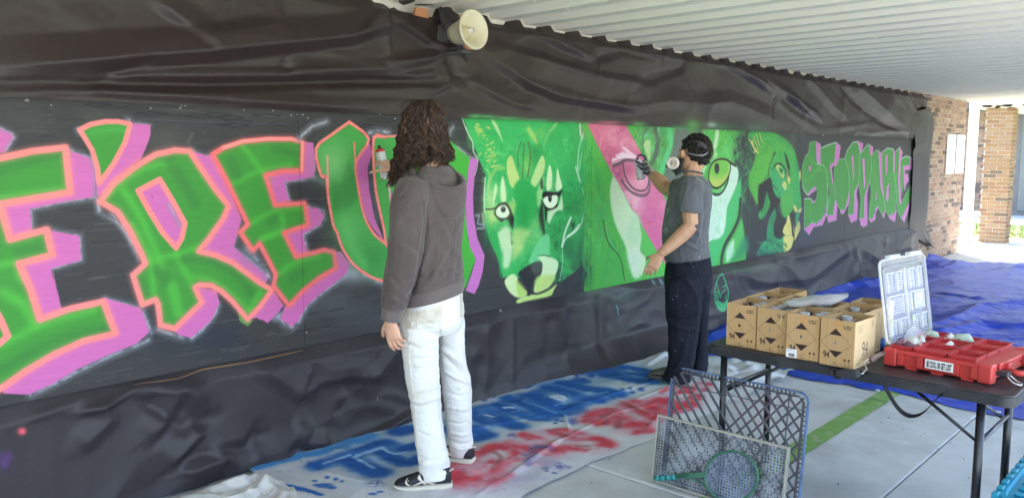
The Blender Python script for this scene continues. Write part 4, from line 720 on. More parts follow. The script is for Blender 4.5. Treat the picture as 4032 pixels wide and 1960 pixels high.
pt.poly(Z7([(285, 345), (350, 340), (420, 360), (450, 440), (440, 520), (390, 540), (330, 510), (295, 450)]), (226, 140, 164), 6, .9, smooth=5); pt.blob(*Z7([(320, 390)])[0], 26, 26, (206, 90, 126), .7); pt.blob(*Z7([(400, 470)])[0], 26, 30, (236, 168, 186), .8)
pt.stroke(Z7([(275, 350), (285, 420), (310, 480), (350, 525), (400, 540), (440, 525), (455, 470), (450, 400)]), (104, 78, 88), 8, 2, 1, smooth=6); pt.stroke(Z7([(265, 465), (300, 515), (350, 555), (410, 572), (450, 555), (462, 500), (455, 430)]), (120, 92, 100), 13, 2.5, 1, smooth=6); pt.stroke(Z7([(285, 480), (330, 530), (390, 555), (435, 545)]), (236, 150, 180), 5, 2.5, .9, smooth=5)
# right of the far painter
for x, y, rx, ry, c, a in [(60, 60, 60, 60, (84, 180, 66), .9), (160, 90, 60, 120, (84, 96, 84), .9), (330, 130, 90, 90, (108, 200, 84), .9), (240, 200, 60, 90, (92, 196, 100), .8), (390, 240, 60, 70, (84, 196, 110), .8), (450, 130, 60, 90, (86, 160, 76), .8), (520, 200, 70, 120, (66, 88, 70), .95), (540, 330, 60, 140, (56, 66, 60), .95), (480, 420, 40, 120, (50, 120, 76), .8), (520, 560, 50, 120, (60, 130, 84), .9), (540, 700, 50, 90, (54, 96, 76), .9), (560, 880, 60, 200, (46, 54, 56), .95), (600, 760, 60, 140, (44, 46, 48), .95), (540, 100, 90, 50, (74, 120, 74), .8), (640, 140, 70, 80, (60, 120, 70), .8), (540, 440, 40, 60, (74, 150, 90), .6)]:
    q = Z8([(x, y)])[0]; pt.blob(q[0], q[1], rx*.4793, ry*.4793, c, a, dry=8)
pt.poly(Z8([(430, 150), (520, 110), (560, 60), (700, 80), (620, 300), (560, 420), (560, 560), (640, 640), (640, 760), (560, 1170), (540, 1000), (500, 780), (490, 640), (500, 470), (470, 380), (440, 330)]), (58, 66, 62), 14, .95)
brush(Z8([(200, 60), (440, 60), (440, 320), (200, 320)]), 90, [(110, 204, 80), (90, 196, 110), (70, 160, 66), (130, 206, 110)], (20, 70), (6, 20), .6, 90)
brush(Z8([(440, 70), (640, 70), (600, 700), (480, 700)]), 130, [(60, 130, 84), (84, 170, 96), (46, 60, 56), (54, 96, 76), (40, 48, 48)], (20, 70), (8, 22), .55, 95)
fill([(290, 60), (315, 70), (305, 170), (280, 240), (262, 220), (280, 140)], (196, 222, 180), 3, 1, 5, Z8); fill([(290, 240), (300, 280), (230, 340), (190, 430), (170, 420), (200, 340), (260, 290)], (190, 222, 176), 6, .8, 5, Z8)
fill([(240, 600), (300, 600), (400, 500), (470, 400), (440, 360), (395, 360), (470, 470), (420, 620), (380, 720), (370, 880), (320, 960), (230, 980), (200, 1050), (200, 640)], (206, 232, 206), 5, 1, 3, Z8); fill([(395, 365), (440, 360), (472, 400), (470, 470), (420, 590), (370, 700), (355, 860), (330, 940), (280, 950), (240, 980), (220, 950), (220, 640), (300, 610), (390, 500)], (206, 232, 206), 4, 1, 3, Z8)
brush(Z8([(240, 620), (380, 560), (350, 940), (230, 1000)]), 60, [(190, 226, 196), (160, 214, 170), (220, 240, 220)], (20, 60), (6, 18), .5, 95)
fill([(490, 470), (495, 560), (480, 680), (440, 830), (370, 960), (320, 1080), (280, 1190), (200, 1200), (230, 1000), (330, 950), (370, 850), (385, 700), (430, 600)], (76, 188, 108), 4, 1, 4, Z8)
fill([(300, 300), (380, 310), (400, 370), (390, 450), (330, 530), (270, 530), (235, 470), (240, 380)], (188, 204, 96), 3, 1, 6, Z8); fill([(300, 300), (380, 310), (398, 360), (380, 430), (300, 460), (240, 440), (245, 370)], (112, 192, 76), 12, .9, 5, Z8); fill([(285, 345), (310, 345), (318, 390), (305, 425), (285, 415), (278, 380)], (48, 48, 46), 1.5, 1, 5, Z8)
pt.stroke(Z8([(232, 480), (235, 400), (270, 330), (330, 305), (385, 315), (410, 350), (400, 430), (360, 500), (310, 540), (265, 535), (235, 490)]), (44, 42, 42), 8, 1.5, 1, smooth=5); pt.stroke(Z8([(400, 330), (450, 360)]), (50, 48, 46), 9, 3); pt.stroke(Z8([(245, 570), (290, 600), (340, 580), (380, 510), (395, 450)]), (44, 42, 42), 9, 1.5, 1, smooth=5); pt.stroke(Z8([(255, 560), (300, 570), (350, 530)]), (150, 220, 150), 4, 2, .9, smooth=5); fill([(240, 540), (270, 570), (265, 590), (240, 570)], (50, 170, 90), 2, 1, 3, Z8)
pt.stroke(Z8([(490, 640), (480, 780), (430, 900), (370, 1000), (340, 1100), (335, 1180)]), (54, 60, 58), 20, 3, 1, smooth=6); fill([(500, 800), (515, 880), (520, 980), (480, 1080), (400, 1160), (365, 1160), (375, 1060), (430, 980), (470, 880)], (88, 186, 92), 5, 1, 5, Z8); fill([(440, 970), (430, 1080), (380, 1150), (375, 1060), (410, 990)], (196, 226, 196), 6, .9, 5, Z8); fill([(520, 940), (560, 1000), (540, 1080), (420, 1150), (460, 1060)], (52, 140, 96), 12, .8, 4, Z8); pt.stroke(Z8([(400, 1120), (440, 1090), (450, 1050)]), (150, 214, 180), 4, 3, .6, smooth=4)
# --- second panther (profile)
P2 = (66, 166, 74)
pt.poly(Z9([(10, 0), (1320, 70), (1310, 1060), (0, 1260)]), (62, 61, 62), 12, .9); pt.poly(Z8([(600, 60), (780, 90), (900, 170), (1090, 110), (1090, 1080), (560, 1170)]), (54, 56, 58), 12, .9)
fill([(560, 90), (700, 70), (790, 100), (870, 150), (920, 210), (960, 320), (975, 420), (980, 560), (992, 690), (960, 740), (930, 700), (900, 760), (840, 780), (820, 640), (760, 560), (700, 470), (740, 330), (780, 250), (640, 300), (590, 200)], P2, 4, 1, 4, Z8); fill([(720, 250), (760, 260), (730, 360), (690, 480), (640, 530), (640, 600), (630, 680), (600, 620), (560, 520), (570, 430), (610, 360), (640, 300)], (92, 178, 62), 6, 1, 5, Z8)
for x, y, rx, ry, c, a in [(800, 180, 60, 60, (84, 176, 70), .7), (880, 260, 50, 90, (60, 160, 80), .7), (940, 480, 30, 140, (50, 158, 84), .8), (870, 640, 60, 80, (76, 172, 72), .8), (780, 500, 40, 90, (58, 166, 96), .8), (600, 220, 50, 80, (50, 110, 66), .8), (620, 450, 40, 70, (104, 184, 70), .6), (850, 740, 40, 60, (60, 130, 60), .7), (700, 200, 50, 40, (80, 170, 70), .7), (960, 120, 100, 60, (80, 84, 84), .9), (1050, 300, 40, 200, (74, 78, 80), .7), (1040, 900, 60, 150, (62, 68, 86), .9)]:
    q = Z8([(x, y)])[0]; pt.blob(q[0], q[1], rx*.4793, ry*.4793, c, a, dry=10)
brush(Z8([(640, 80), (880, 150), (970, 420), (980, 680), (860, 740), (780, 560), (600, 560), (580, 420)]), 50, [(96, 186, 74), (56, 150, 70), (70, 176, 100), (90, 186, 80)], (30, 90), (10, 22), .4, 60, 8)
for p in ([(560, 140), (590, 190), (620, 250)], [(600, 120), (620, 180), (640, 235)], [(625, 100), (640, 170), (660, 220)], [(650, 95), (665, 150), (680, 180)], [(600, 250), (640, 240)], [(610, 220), (640, 230)], [(580, 160), (600, 200)]): pt.stroke(Z8(p), (214, 204, 120), 6, 2, .9, smooth=4); pt.stroke([(x+4, y+1) for x, y in Z8(p)], (60, 84, 40), 2.2, 1.5, .8, smooth=4)
pt.stroke(Z8([(720, 160), (640, 280), (600, 300)]), (60, 110, 60), 5, 4, .7, smooth=4); pt.stroke(Z8([(770, 250), (735, 340), (715, 460)]), (40, 80, 44), 4, 2, .9, smooth=5)
fill([(740, 470), (770, 560), (790, 620), (820, 620), (800, 720), (850, 790), (870, 850), (850, 920), (800, 945), (760, 880), (740, 760), (650, 760), (640, 560), (700, 500)], (42, 42, 40), 4, 1, 3, Z8)
fill([(700, 570), (715, 620), (735, 660), (700, 760), (660, 800), (640, 760), (680, 680)], (58, 160, 84), 4, 1, 4, Z8); fill([(775, 705), (785, 760), (765, 850), (775, 900), (720, 960), (710, 880), (740, 780)], (46, 140, 96), 4, 1, 4, Z8); fill([(750, 380), (790, 340), (850, 360), (860, 450), (870, 560), (830, 610), (790, 620), (760, 560), (745, 460)], (56, 164, 96), 4, 1, 4, Z8)
fill([(870, 860), (850, 940), (780, 950), (700, 970), (650, 1030), (630, 1090), (720, 1075), (850, 1060), (870, 960)], (56, 158, 100), 4, 1, 4, Z8); fill([(640, 1040), (700, 1060), (800, 1070), (640, 1100)], (44, 90, 84), 10, .8, 4, Z8)
YL = (216, 204, 118)
for p in ([(880, 770), (920, 770), (930, 850), (930, 930), (880, 935), (840, 910), (850, 860), (870, 820)], [(850, 940), (925, 925), (910, 1030), (850, 1070), (845, 990)], [(970, 810), (985, 870), (960, 930), (935, 970), (940, 880)], [(930, 680), (950, 700), (960, 725), (985, 710), (995, 700), (990, 740), (960, 752), (930, 725)], [(870, 385), (885, 420), (900, 470), (890, 510), (875, 460)], [(850, 485), (870, 510), (862, 560), (848, 550), (832, 512)], [(985, 400), (985, 470), (970, 500), (958, 470), (972, 420)]): fill(p, YL, 2, 1, 4, Z8)
fill([(785, 370), (800, 350), (830, 380), (850, 430), (840, 470), (815, 440), (795, 410)], (196, 206, 110), 1.5, 1, 4, Z8); fill([(805, 370), (830, 385), (842, 430), (825, 430), (808, 400)], (72, 160, 84), 1.5, 1, 4, Z8); pt.blob(*Z8([(826, 400)])[0], 4, 7, (36, 40, 36), 1, hard=2)
pt.stroke(Z8([(755, 385), (790, 345), (830, 350), (860, 400), (870, 460)]), (38, 40, 36), 6, 2, 1, smooth=5); pt.stroke(Z8([(780, 380), (810, 430), (840, 475)]), (44, 48, 40), 3, 1.5, .9, smooth=4); pt.stroke(Z8([(850, 250), (880, 340), (900, 450)]), (46, 90, 60), 5, 4, .7, smooth=4); fill([(860, 380), (880, 450), (900, 440), (880, 390)], (60, 70, 60), 5, .6, 4, Z8)
for p in ([(940, 290), (970, 420), (980, 580)], [(925, 700), (945, 780), (940, 870), (930, 950)], [(945, 740), (975, 770), (950, 850)]): pt.stroke(Z8(p), (44, 56, 48), 3, 1.5, .9, smooth=4)
fill([(950, 745), (980, 750), (960, 830), (945, 860)], (60, 160, 96), 2, 1, 3, Z8); pt.stroke(Z8([(840, 940), (930, 925)]), (150, 150, 100), 2, 1, .8)
brush(Z8([(640, 480), (800, 480), (860, 900), (700, 960), (640, 760)]), 20, [(40, 96, 58), (30, 44, 36), (26, 28, 28)], (16, 60), (4, 12), .5, 95)
ZP = zone(2750, 480, .8136)
for p in ([(286, 312), (318, 292), (346, 268), (358, 300), (364, 336), (386, 372), (398, 380), (384, 410), (372, 470), (380, 530), (404, 562), (376, 560), (352, 500), (346, 440), (352, 400), (338, 372), (330, 420), (306, 440), (296, 380)], [(440, 446), (456, 440), (462, 470), (460, 520), (466, 560), (454, 548), (450, 500)], [(418, 150), (436, 190), (444, 230), (434, 225), (424, 190)]): pt.poly(ZP(p), (34, 34, 34), 4, .9, smooth=3)
for p, c in (([(332, 340), (342, 372), (346, 400), (330, 440), (306, 470), (298, 450), (314, 410)], (52, 150, 78)), ([(370, 420), (376, 450), (364, 520), (372, 560), (400, 572), (336, 604), (332, 540), (346, 460)], (46, 140, 90)), ([(400, 380), (440, 330), (462, 380), (452, 430), (424, 456), (404, 430)], (74, 166, 70)), ([(466, 200), (488, 250), (492, 330), (498, 400), (470, 400), (456, 330), (470, 270)], (52, 160, 82)), ([(300, 110), (340, 110), (360, 170), (330, 236), (296, 290), (286, 356), (262, 350), (246, 290), (256, 236)], (88, 176, 66))): pt.poly(ZP(p), c, 7, .85, smooth=4)
brush(ZP([(300, 110), (350, 120), (330, 240), (280, 340), (250, 300)]), 26, [(70, 160, 60), (104, 190, 76), (60, 140, 66)], (20, 60), (6, 12), .5, 110, 5); pt.stroke(ZP([(360, 170), (346, 210), (338, 262)]), (36, 70, 40), 4, 3, .8, smooth=4); pt.stroke(ZP([(262, 90), (272, 130), (292, 152)]), (216, 206, 120), 6, 2, .9, smooth=4)
brush(Z8([(640, 980), (860, 960), (860, 1060), (640, 1090)]), 30, [(50, 130, 84), (34, 80, 66), (70, 176, 110)], (16, 50), (4, 12), .6, 30)
brush(Z8([(740, 360), (860, 350), (860, 560), (790, 610)]), 40, [(64, 176, 96), (40, 120, 70), (96, 190, 110)], (8, 30), (3, 7), .6, 80)
# --- STOPPABLE
GS = (66, 142, 62); PS = (200, 118, 178)
pt.blob(*Z9([(200, 1000)])[0], 50, 60, (60, 64, 80), .8)
PP = [[(235, 110), (285, 135), (288, 350), (255, 362), (240, 300)], [(460, 120), (512, 165), (495, 290), (470, 370), (425, 385), (410, 400), (430, 560), (425, 600), (390, 380), (440, 340)], [(155, 390), (180, 375), (182, 430), (160, 440)], [(140, 700), (180, 650), (240, 610), (230, 650), (150, 715)], [(180, 765), (215, 770), (220, 790), (190, 790)], [(105, 1085), (190, 1015), (240, 1035), (300, 980), (350, 900), (365, 780), (355, 920), (310, 1040), (210, 1060), (160, 1150)], [(360, 930), (430, 930), (450, 760), (475, 800), (465, 985), (375, 1010)], [(510, 880), (560, 870), (610, 660), (605, 800), (545, 915), (510, 905)], [(600, 930), (660, 920), (670, 660), (715, 570), (690, 680), (705, 800), (695, 980), (630, 1015)], [(730, 970), (775, 960), (780, 720), (835, 540), (810, 700), (810, 1040), (770, 1062), (735, 1040)], [(635, 265), (655, 265), (665, 500), (655, 540)], [(755, 300), (780, 300), (790, 600), (775, 640)], [(700, 105), (765, 130), (755, 200), (735, 235)], [(835, 150), (875, 180), (865, 260), (845, 260)], [(935, 210), (975, 240), (975, 480), (985, 640), (995, 740), (960, 620)], [(835, 975), (880, 960), (910, 850), (940, 830), (905, 900), (900, 980), (850, 1010)], [(910, 660), (920, 720), (905, 790)], [(1015, 255), (1040, 255), (1035, 440), (1020, 500)], [(1100, 205), (1120, 215), (1115, 460), (1100, 440)], [(1030, 620), (1055, 570), (1060, 640), (1040, 790), (1020, 740)], [(1175, 175), (1205, 230), (1185, 330), (1175, 560), (1195, 800), (1170, 810), (1155, 500)], [(1290, 280), (1325, 310), (1318, 420), (1235, 425), (1230, 470), (1265, 470), (1275, 545), (1245, 580), (1225, 660), (1215, 380), (1290, 375)], [(1195, 960), (1290, 760), (1300, 690), (1290, 620), (1310, 600), (1310, 760), (1225, 1015)], [(980, 940), (1015, 870), (1000, 960)], [(1050, 940), (1110, 920), (1140, 870), (1120, 1000), (1095, 990), (1060, 965)]]
SS = [[(155, 240), (165, 125), (220, 108), (240, 115), (245, 300), (260, 360), (330, 380), (365, 470), (370, 640), (355, 830), (310, 960), (230, 1025), (190, 1015), (105, 1090), (108, 750), (180, 745), (190, 785), (230, 780), (250, 700), (240, 620), (200, 615), (135, 705), (95, 650), (78, 520), (85, 380), (120, 270)],
      [(285, 190), (360, 150), (460, 122), (445, 340), (390, 355), (430, 570), (450, 760), (425, 940), (360, 935), (370, 700), (370, 560), (330, 380), (288, 350)], [(440, 420), (490, 310), (560, 300), (590, 380), (610, 520), (600, 740), (560, 870), (520, 880), (470, 800), (445, 640)], [(565, 285), (590, 200), (650, 120), (700, 110), (725, 180), (735, 250), (800, 160), (840, 150), (860, 260), (915, 205), (940, 210), (955, 420), (985, 640), (1010, 860), (985, 940), (930, 830), (885, 880), (880, 970), (828, 980), (850, 700), (840, 560), (780, 720), (775, 965), (725, 975), (740, 740), (715, 580), (670, 660), (660, 920), (600, 935), (615, 640), (595, 380)],
      [(975, 240), (1030, 185), (1100, 190), (1110, 260), (1100, 440), (1125, 480), (1140, 700), (1130, 880), (1060, 940), (1015, 880), (990, 600), (980, 400)], [(1115, 460), (1125, 230), (1175, 180), (1180, 300), (1170, 500), (1190, 800), (1240, 700), (1290, 610), (1310, 700), (1250, 870), (1195, 975), (1150, 880)], [(1185, 310), (1240, 275), (1290, 280), (1290, 375), (1215, 385), (1220, 500), (1200, 700), (1185, 620)]]
for p in PP+SS: pt.stroke(Z9(p), (156, 160, 166), 6, 3.5, .55, closed=True)
for p in SS: pt.poly(Z9(p), GS, 1.5)
for p in SS: pt.stroke(Z9(p), (122, 170, 118), 5, 2.5, .7, closed=True)
for p in ([(728, 240), (724, 420), (715, 575)], [(862, 255), (858, 420), (838, 560)], [(330, 382), (300, 360), (258, 362)], [(985, 640), (1010, 860)]): pt.stroke(Z9(p), (176, 196, 170), 4, 1.5, .9, smooth=4); pt.stroke([(x+2, y) for x, y in Z9(p)], (44, 92, 46), 3, 1.5, .7, smooth=4)
for p in PP: pt.poly(Z9(p), PS, 1.5, rag=.4)
for p in ([(430, 380), (442, 410), (430, 460), (424, 430)], [(250, 650), (240, 740), (170, 735)], [(690, 690), (715, 620), (735, 740), (730, 800), (705, 790)], [(810, 700), (838, 580), (850, 660), (845, 760), (812, 800)], [(1055, 600), (1062, 640), (1050, 700)], [(375, 620), (385, 660), (372, 760), (368, 700)]): pt.poly(Z9(p), (52, 50, 54), 1.5)
for p in ([(180, 250), (190, 340), (300, 370)], [(110, 300), (95, 420), (100, 560), (140, 650)], [(140, 430), (120, 560), (230, 430), (320, 430)], [(180, 800), (180, 980), (240, 1010)], [(300, 380), (250, 420), (170, 560)], [(390, 380), (410, 560), (400, 760), (380, 920)], [(600, 250), (640, 520), (640, 760)], [(700, 200), (730, 420), (750, 700), (750, 940)], [(820, 180), (820, 420), (780, 640)], [(900, 240), (900, 480), (980, 860)], [(1000, 260), (1010, 560)], [(1040, 520), (1100, 460), (1130, 600)], [(1150, 230), (1140, 500), (1180, 840)], [(1210, 330), (1200, 600), (1260, 640)], [(860, 300), (880, 600), (850, 900)]): pt.stroke(Z9(p), (94, 184, 84), 4, 3, .55, smooth=5)
for p in ([(285, 135), (250, 362), (288, 350)], [(700, 105), (735, 235), (820, 130), (875, 175), (870, 250)], [(560, 280), (600, 190), (650, 115), (700, 110)], [(975, 230), (1040, 180), (1110, 200)], [(1130, 220), (1175, 165), (1205, 235)], [(285, 180), (460, 115), (510, 160)], [(105, 745), (190, 745)], [(1190, 300), (1250, 270), (1325, 300)], [(365, 580), (375, 780), (350, 940)], [(80, 600), (150, 710)]): pt.stroke(Z9(p), (206, 208, 214), 3, 2, .7)
# staples, chips and scratches along the top of the boards
for x, y in [(98, 398), (104, 392), (108, 400), (200, 413), (590, 425), (713, 418), (727, 416), (707, 428), (960, 435), (1072, 436), (1145, 452), (1170, 453), (1190, 453), (1210, 465), (1494, 452), (1553, 470), (3240, 530), (1206, 1307)]:
    pt.stroke([(x, y), (x+rng.uniform(2, 7), y+rng.uniform(-5, 5))], (222, 222, 218), 3, 1, .9)
pt.stroke([(740, 560), (775, 500), (800, 520)], (110, 108, 104), 10, 7, .5, dry=30)
mural = empty('painted_mural', (6, 3.64, .556), 0, 'long graffiti and panther mural painted in green, pink and purple on black plywood', 'mural')
for i in range(5):
    im = CV[i].image('mural_paint'); m = image_mat('painted_plywood', im, .55, bump=.16, bdist=.0012, var=.06, vs_=26, stretch=(.35, 1, 3.2), spec=.25)
    bm = bmesh.new(); box(bm, (EDG[i]+.0012, WY+rng.uniform(0, .0015), .556), (EDG[i+1]-.0012, WY+.016, 1.776), .0015, seg=1)
    me = bpy.data.meshes.new('plywood_panel'); bm.to_mesh(me); bm.free(); set_uv(me, lambda x, y, z: ((x-EDG[i])/(EDG[i+1]-EDG[i]), (z-.556)/1.22)); link('plywood_panel', me, m, mural, world=True)
# ================================================================== CLOTHS ON THE FLOOR
def grid_sheet(name, x0, x1, y0, y1, nx, ny, zf, m, uv=True, edge=0.0, seed=3):
    X, Y = np.meshgrid(np.linspace(x0, x1, nx), np.linspace(y0, y1, ny)); u = (X-x0)/(x1-x0); v = (Y-y0)/(y1-y0)
    Xd = X+edge*(fnoise(Y*3, X*0, None, seed)*np.clip(1-u*8, 0, 1)+fnoise(Y*3+5, X*0, None, seed+1)*np.clip(u*8-7, 0, 1))
    Yd = Y+edge*(fnoise(X*3, Y*0, None, seed+2)*np.clip(1-v*8, 0, 1)+fnoise(X*3+5, Y*0, None, seed+3)*np.clip(v*8-7, 0, 1))
    Z = zf(Xd, Yd, u, v); co = np.stack([Xd, Yd, Z], -1).reshape(-1, 3); idx = np.arange(nx*ny).reshape(ny, nx)
    f = np.stack([idx[:-1, :-1], idx[:-1, 1:], idx[1:, 1:], idx[1:, :-1]], -1).reshape(-1, 4)
    me = bpy.data.meshes.new(name); me.from_pydata(co.tolist(), [], f.tolist()); me.update()
    if uv: set_uv(me, lambda x, y, z: ((x-x0)/(x1-x0), (y-y0)/(y1-y0)))
    return link(name, me, m, None, True)
def ridge(X, Y, pts, w, a):
    P = np.array([(q.x, q.y) for q in (at_z(*p) for p in pts)]); d = seg_dist(P, X, Y, False); return a*np.clip(1-d/w, 0, 1)**1.4
CX0, CX1, CY0, CY1 = 1.93, 5.44, 2.39, 3.585
cvC = Canvas(CX0, CX1, CY0, CY1, .0026, (200, 202, 206)); pc = Painter([cvC], lambda x, y: (lambda q: (q.x, q.y))(at_z(x, y, .012)))
pc.scale = lambda P0, pts: (lambda q: math.sqrt((at_z(q[0]-5, q[1])-at_z(q[0]+5, q[1])).length*(at_z(q[0], q[1]-5)-at_z(q[0], q[1]+5)).length)/10)(np.mean(np.array(pts, float), 0))*.82
Y4, Y5, Y7 = zone(550, 1600, .4853), zone(1700, 1350, .4873), zone(2300, 1350, .2796)
for k in range(60): pc.blob(rng.uniform(1000, 2700), rng.uniform(1400, 1950), rng.uniform(20, 80), rng.uniform(8, 30), [(176, 180, 190), (214, 214, 212), (186, 186, 178)][k % 3], .4, dry=14)
for x, y, rx, ry, c, a in [(2000, 1880, 160, 40, (170, 160, 196), .7), (1900, 1900, 100, 40, (180, 168, 200), .6), (2150, 1820, 90, 30, (150, 140, 176), .6), (1850, 1920, 120, 30, (196, 176, 200), .6), (1420, 1900, 140, 30, (180, 196, 214), .6)]: pc.blob(x, y, rx, ry, c, a, dry=10)
for k in range(46):
    t = rng.random(); q = (1180+1400*t+rng.uniform(-60, 60), 1850-430*t+rng.uniform(-30, 60)); pc.blob(q[0], q[1], rng.uniform(30, 90), rng.uniform(10, 26), [(140, 176, 210), (168, 190, 206), (120, 160, 200)][k % 3], .55, dry=12)
    q = (1800+900*t+rng.uniform(-60, 60), 1880-310*t+rng.uniform(-50, 40)); pc.blob(q[0], q[1], rng.uniform(30, 80), rng.uniform(8, 22), [(210, 160, 172), (196, 170, 190), (206, 140, 156)][k % 3], .45, dry=12)
B1, B2, B3 = (40, 92, 168), (70, 140, 204), (150, 190, 222)
def bl(Z, pts, w, c=B1, a=.95, dry=0): pc.stroke(Z(pts), (126, 160, 200), w*1.9, w*.7, .5, smooth=6); pc.stroke(Z(pts), c, w*1.35, w*.35, a, smooth=6, rag=3, dry=dry)
bl(Y4, [(960, 500), (1120, 440), (1300, 400), (1480, 370), (1560, 330), (1660, 330)], 30, B2, .9); bl(Y4, [(1640, 280), (1760, 280), (1860, 250)], 40, B2, .9); bl(Y4, [(900, 540), (1000, 580), (1060, 600)], 8, B1); bl(Y4, [(1160, 640), (1300, 670), (1460, 720)], 16, B1)
bl(Y4, [(1440, 470), (1600, 420), (1800, 360), (1960, 300), (2040, 310)], 46); bl(Y4, [(1700, 420), (1820, 480), (1940, 530)], 60); bl(Y4, [(1980, 360), (2080, 420), (2180, 450), (2300, 400)], 46); bl(Y4, [(2100, 210), (2200, 180), (2400, 190)], 50); bl(Y4, [(2150, 330), (2260, 300)], 40)
for p in ([(1740, 400), (1830, 370), (1960, 330)], [(1760, 410), (1850, 460), (1900, 490)], [(1970, 330), (2060, 370), (2150, 360)], [(1500, 450), (1700, 390)]): bl(Y4, p, 9, B3, .8)
for x, y, rx, ry in [(1420, 590, 26, 10), (1520, 560, 22, 14), (1590, 575, 22, 14), (1640, 600, 20, 10), (1500, 630, 70, 24), (1560, 650, 40, 14), (1950, 690, 34, 8), (1890, 705, 40, 10), (1440, 625, 40, 12)]: q = Y4([(x, y)])[0]; pc.blob(q[0], q[1], rx*.48, ry*.48, (56, 104, 178), .95, hard=2)
pc.blob(*Y4([(1920, 620)])[0], 34, 14, (96, 104, 160), .9, dry=50); pc.blob(*Y4([(1220, 510)])[0], 14, 6, (170, 176, 200), .8); pc.blob(*Y4([(1130, 525)])[0], 12, 6, (170, 176, 200), .8)
# PRIDE
bl(Y5, [(250, 700), (320, 760), (440, 740), (330, 690)], 46); bl(Y5, [(330, 560), (480, 520), (620, 470), (760, 450)], 40); bl(Y5, [(330, 570), (450, 640), (560, 640)], 44); bl(Y5, [(520, 560), (620, 640), (690, 670)], 46); bl(Y5, [(560, 500), (700, 560), (900, 600), (860, 540)], 40); bl(Y5, [(640, 440), (800, 500), (960, 560), (1160, 540)], 46); bl(Y5, [(780, 420), (900, 390), (1060, 340), (1200, 300)], 40); bl(Y5, [(820, 420), (920, 470), (1080, 520), (1240, 470)], 40); bl(Y5, [(960, 350), (1100, 400), (1260, 450), (1440, 420)], 44); bl(Y5, [(1060, 320), (1220, 360), (1400, 390), (1500, 410)], 40); bl(Y5, [(1250, 450), (1350, 460)], 30)
bl(Y5, [(1300, 240), (1420, 220), (1600, 200), (1760, 230)], 34); bl(Y5, [(1380, 220), (1500, 270), (1640, 300), (1760, 310)], 44); bl(Y5, [(1420, 260), (1560, 250), (1760, 260)], 30); bl(Y5, [(880, 300), (1100, 240), (1330, 170), (1700, 80)], 22, (50, 104, 176)); bl(Y5, [(1480, 90), (1560, 110), (1440, 170)], 20, B1, .7); bl(Y5, [(760, 350), (860, 310), (1000, 270)], 16, B1, .8)
for p in ([(590, 520), (640, 516), (660, 522)], [(440, 580), (490, 590)], [(970, 440), (1040, 430), (1080, 450)], [(1000, 450), (1060, 460)]): pc.stroke(Y5(p), (206, 216, 230), 12, 5, .95, smooth=4)
for p in ([(560, 480), (660, 490), (700, 540), (640, 560)], [(360, 590), (460, 560), (540, 580), (470, 610)], [(900, 440), (1060, 400), (1120, 450), (1000, 500)], [(820, 350), (1000, 340), (1160, 370)], [(1520, 220), (1640, 230), (1520, 250)], [(1560, 260), (1700, 270)], [(1160, 380), (1300, 410), (1420, 400)], [(740, 470), (860, 510), (1000, 560)], [(1300, 420), (1420, 400)]): pc.stroke(Y5(p), (112, 164, 210), 6, 5, .7, smooth=5)
for x, y, rx, ry in [(420, 455, 30, 14), (500, 430, 20, 10), (1170, 260, 22, 12), (1210, 245, 22, 10), (1180, 285, 18, 8), (1230, 285, 20, 8), (1290, 260, 30, 16), (1540, 375, 20, 10), (1600, 370, 20, 10), (1620, 395, 26, 12), (1690, 375, 30, 14), (1010, 610, 26, 14), (1050, 620, 18, 10), (1140, 620, 46, 30), (1000, 640, 20, 10), (650, 745, 44, 26), (1040, 990, 44, 26), (1110, 995, 24, 12), (920, 1005, 30, 10), (930, 1030, 20, 8), (990, 1045, 30, 8)]:
    q = Y5([(x, y)])[0]; pc.blob(q[0], q[1], rx*.48, ry*.48, (58, 96, 170) if y < 700 else (92, 100, 158), .9, hard=1.6, dry=60 if y > 700 else 0)
R1, R2 = (204, 62, 76), (214, 110, 124)
def rd(pts, w, a=.9): pc.stroke(Y5(pts), (196, 150, 164), w*1.9, w*.8, .6, smooth=6); pc.stroke(Y5(pts), R1, w*1.3, w*.45, a, smooth=6, rag=4, dry=9)
rd([(200, 1000), (350, 900), (520, 840), (680, 860), (700, 920), (600, 960)], 44); rd([(350, 950), (480, 1000), (400, 1060), (240, 1120), (180, 1060)], 56); rd([(300, 1160), (450, 1150), (590, 1060)], 36, .6); rd([(650, 800), (800, 850), (960, 890)], 30, .8); rd([(760, 740), (880, 790), (1010, 850), (1080, 840)], 40); rd([(920, 720), (1060, 700), (1180, 720)], 26); rd([(1150, 760), (1320, 760), (1420, 810), (1320, 850), (1180, 840)], 38); rd([(1000, 720), (1120, 760), (1200, 730)], 30, .7)
rd([(1250, 610), (1350, 560), (1440, 540), (1500, 590)], 40); rd([(1360, 640), (1480, 620), (1600, 700), (1740, 690)], 36); rd([(1480, 570), (1600, 640), (1690, 650)], 40); rd([(1590, 500), (1700, 530), (1820, 600)], 44); rd([(1640, 480), (1720, 500)], 40); rd([(1780, 500), (1860, 460), (1900, 470)], 40); rd([(1800, 520), (1860, 560)], 36)
for p in ([(1250, 640), (1170, 700), (1240, 770), (1400, 800)], ): pass
for pts in ([(1200, 700), (1330, 640), (1440, 650)], [(1170, 860), (1300, 900), (1500, 860)], [(1260, 960), (1400, 930), (1540, 920)], [(1420, 700), (1500, 780), (1560, 740)], [(1620, 640), (1700, 600)]): pc.stroke(Y7(pts), R1, 40*1.2, 12, .9, smooth=5, dry=12)
for p in ([(500, 880), (560, 930), (500, 1010)], [(1010, 720), (1080, 740)], [(1370, 580), (1410, 600), (1390, 640)], [(1580, 500), (1660, 530)], [(1520, 620), (1500, 680)], [(1180, 830), (1260, 830)]): pc.stroke(Y5(p), (140, 84, 78), 16, 9, .6, smooth=4)
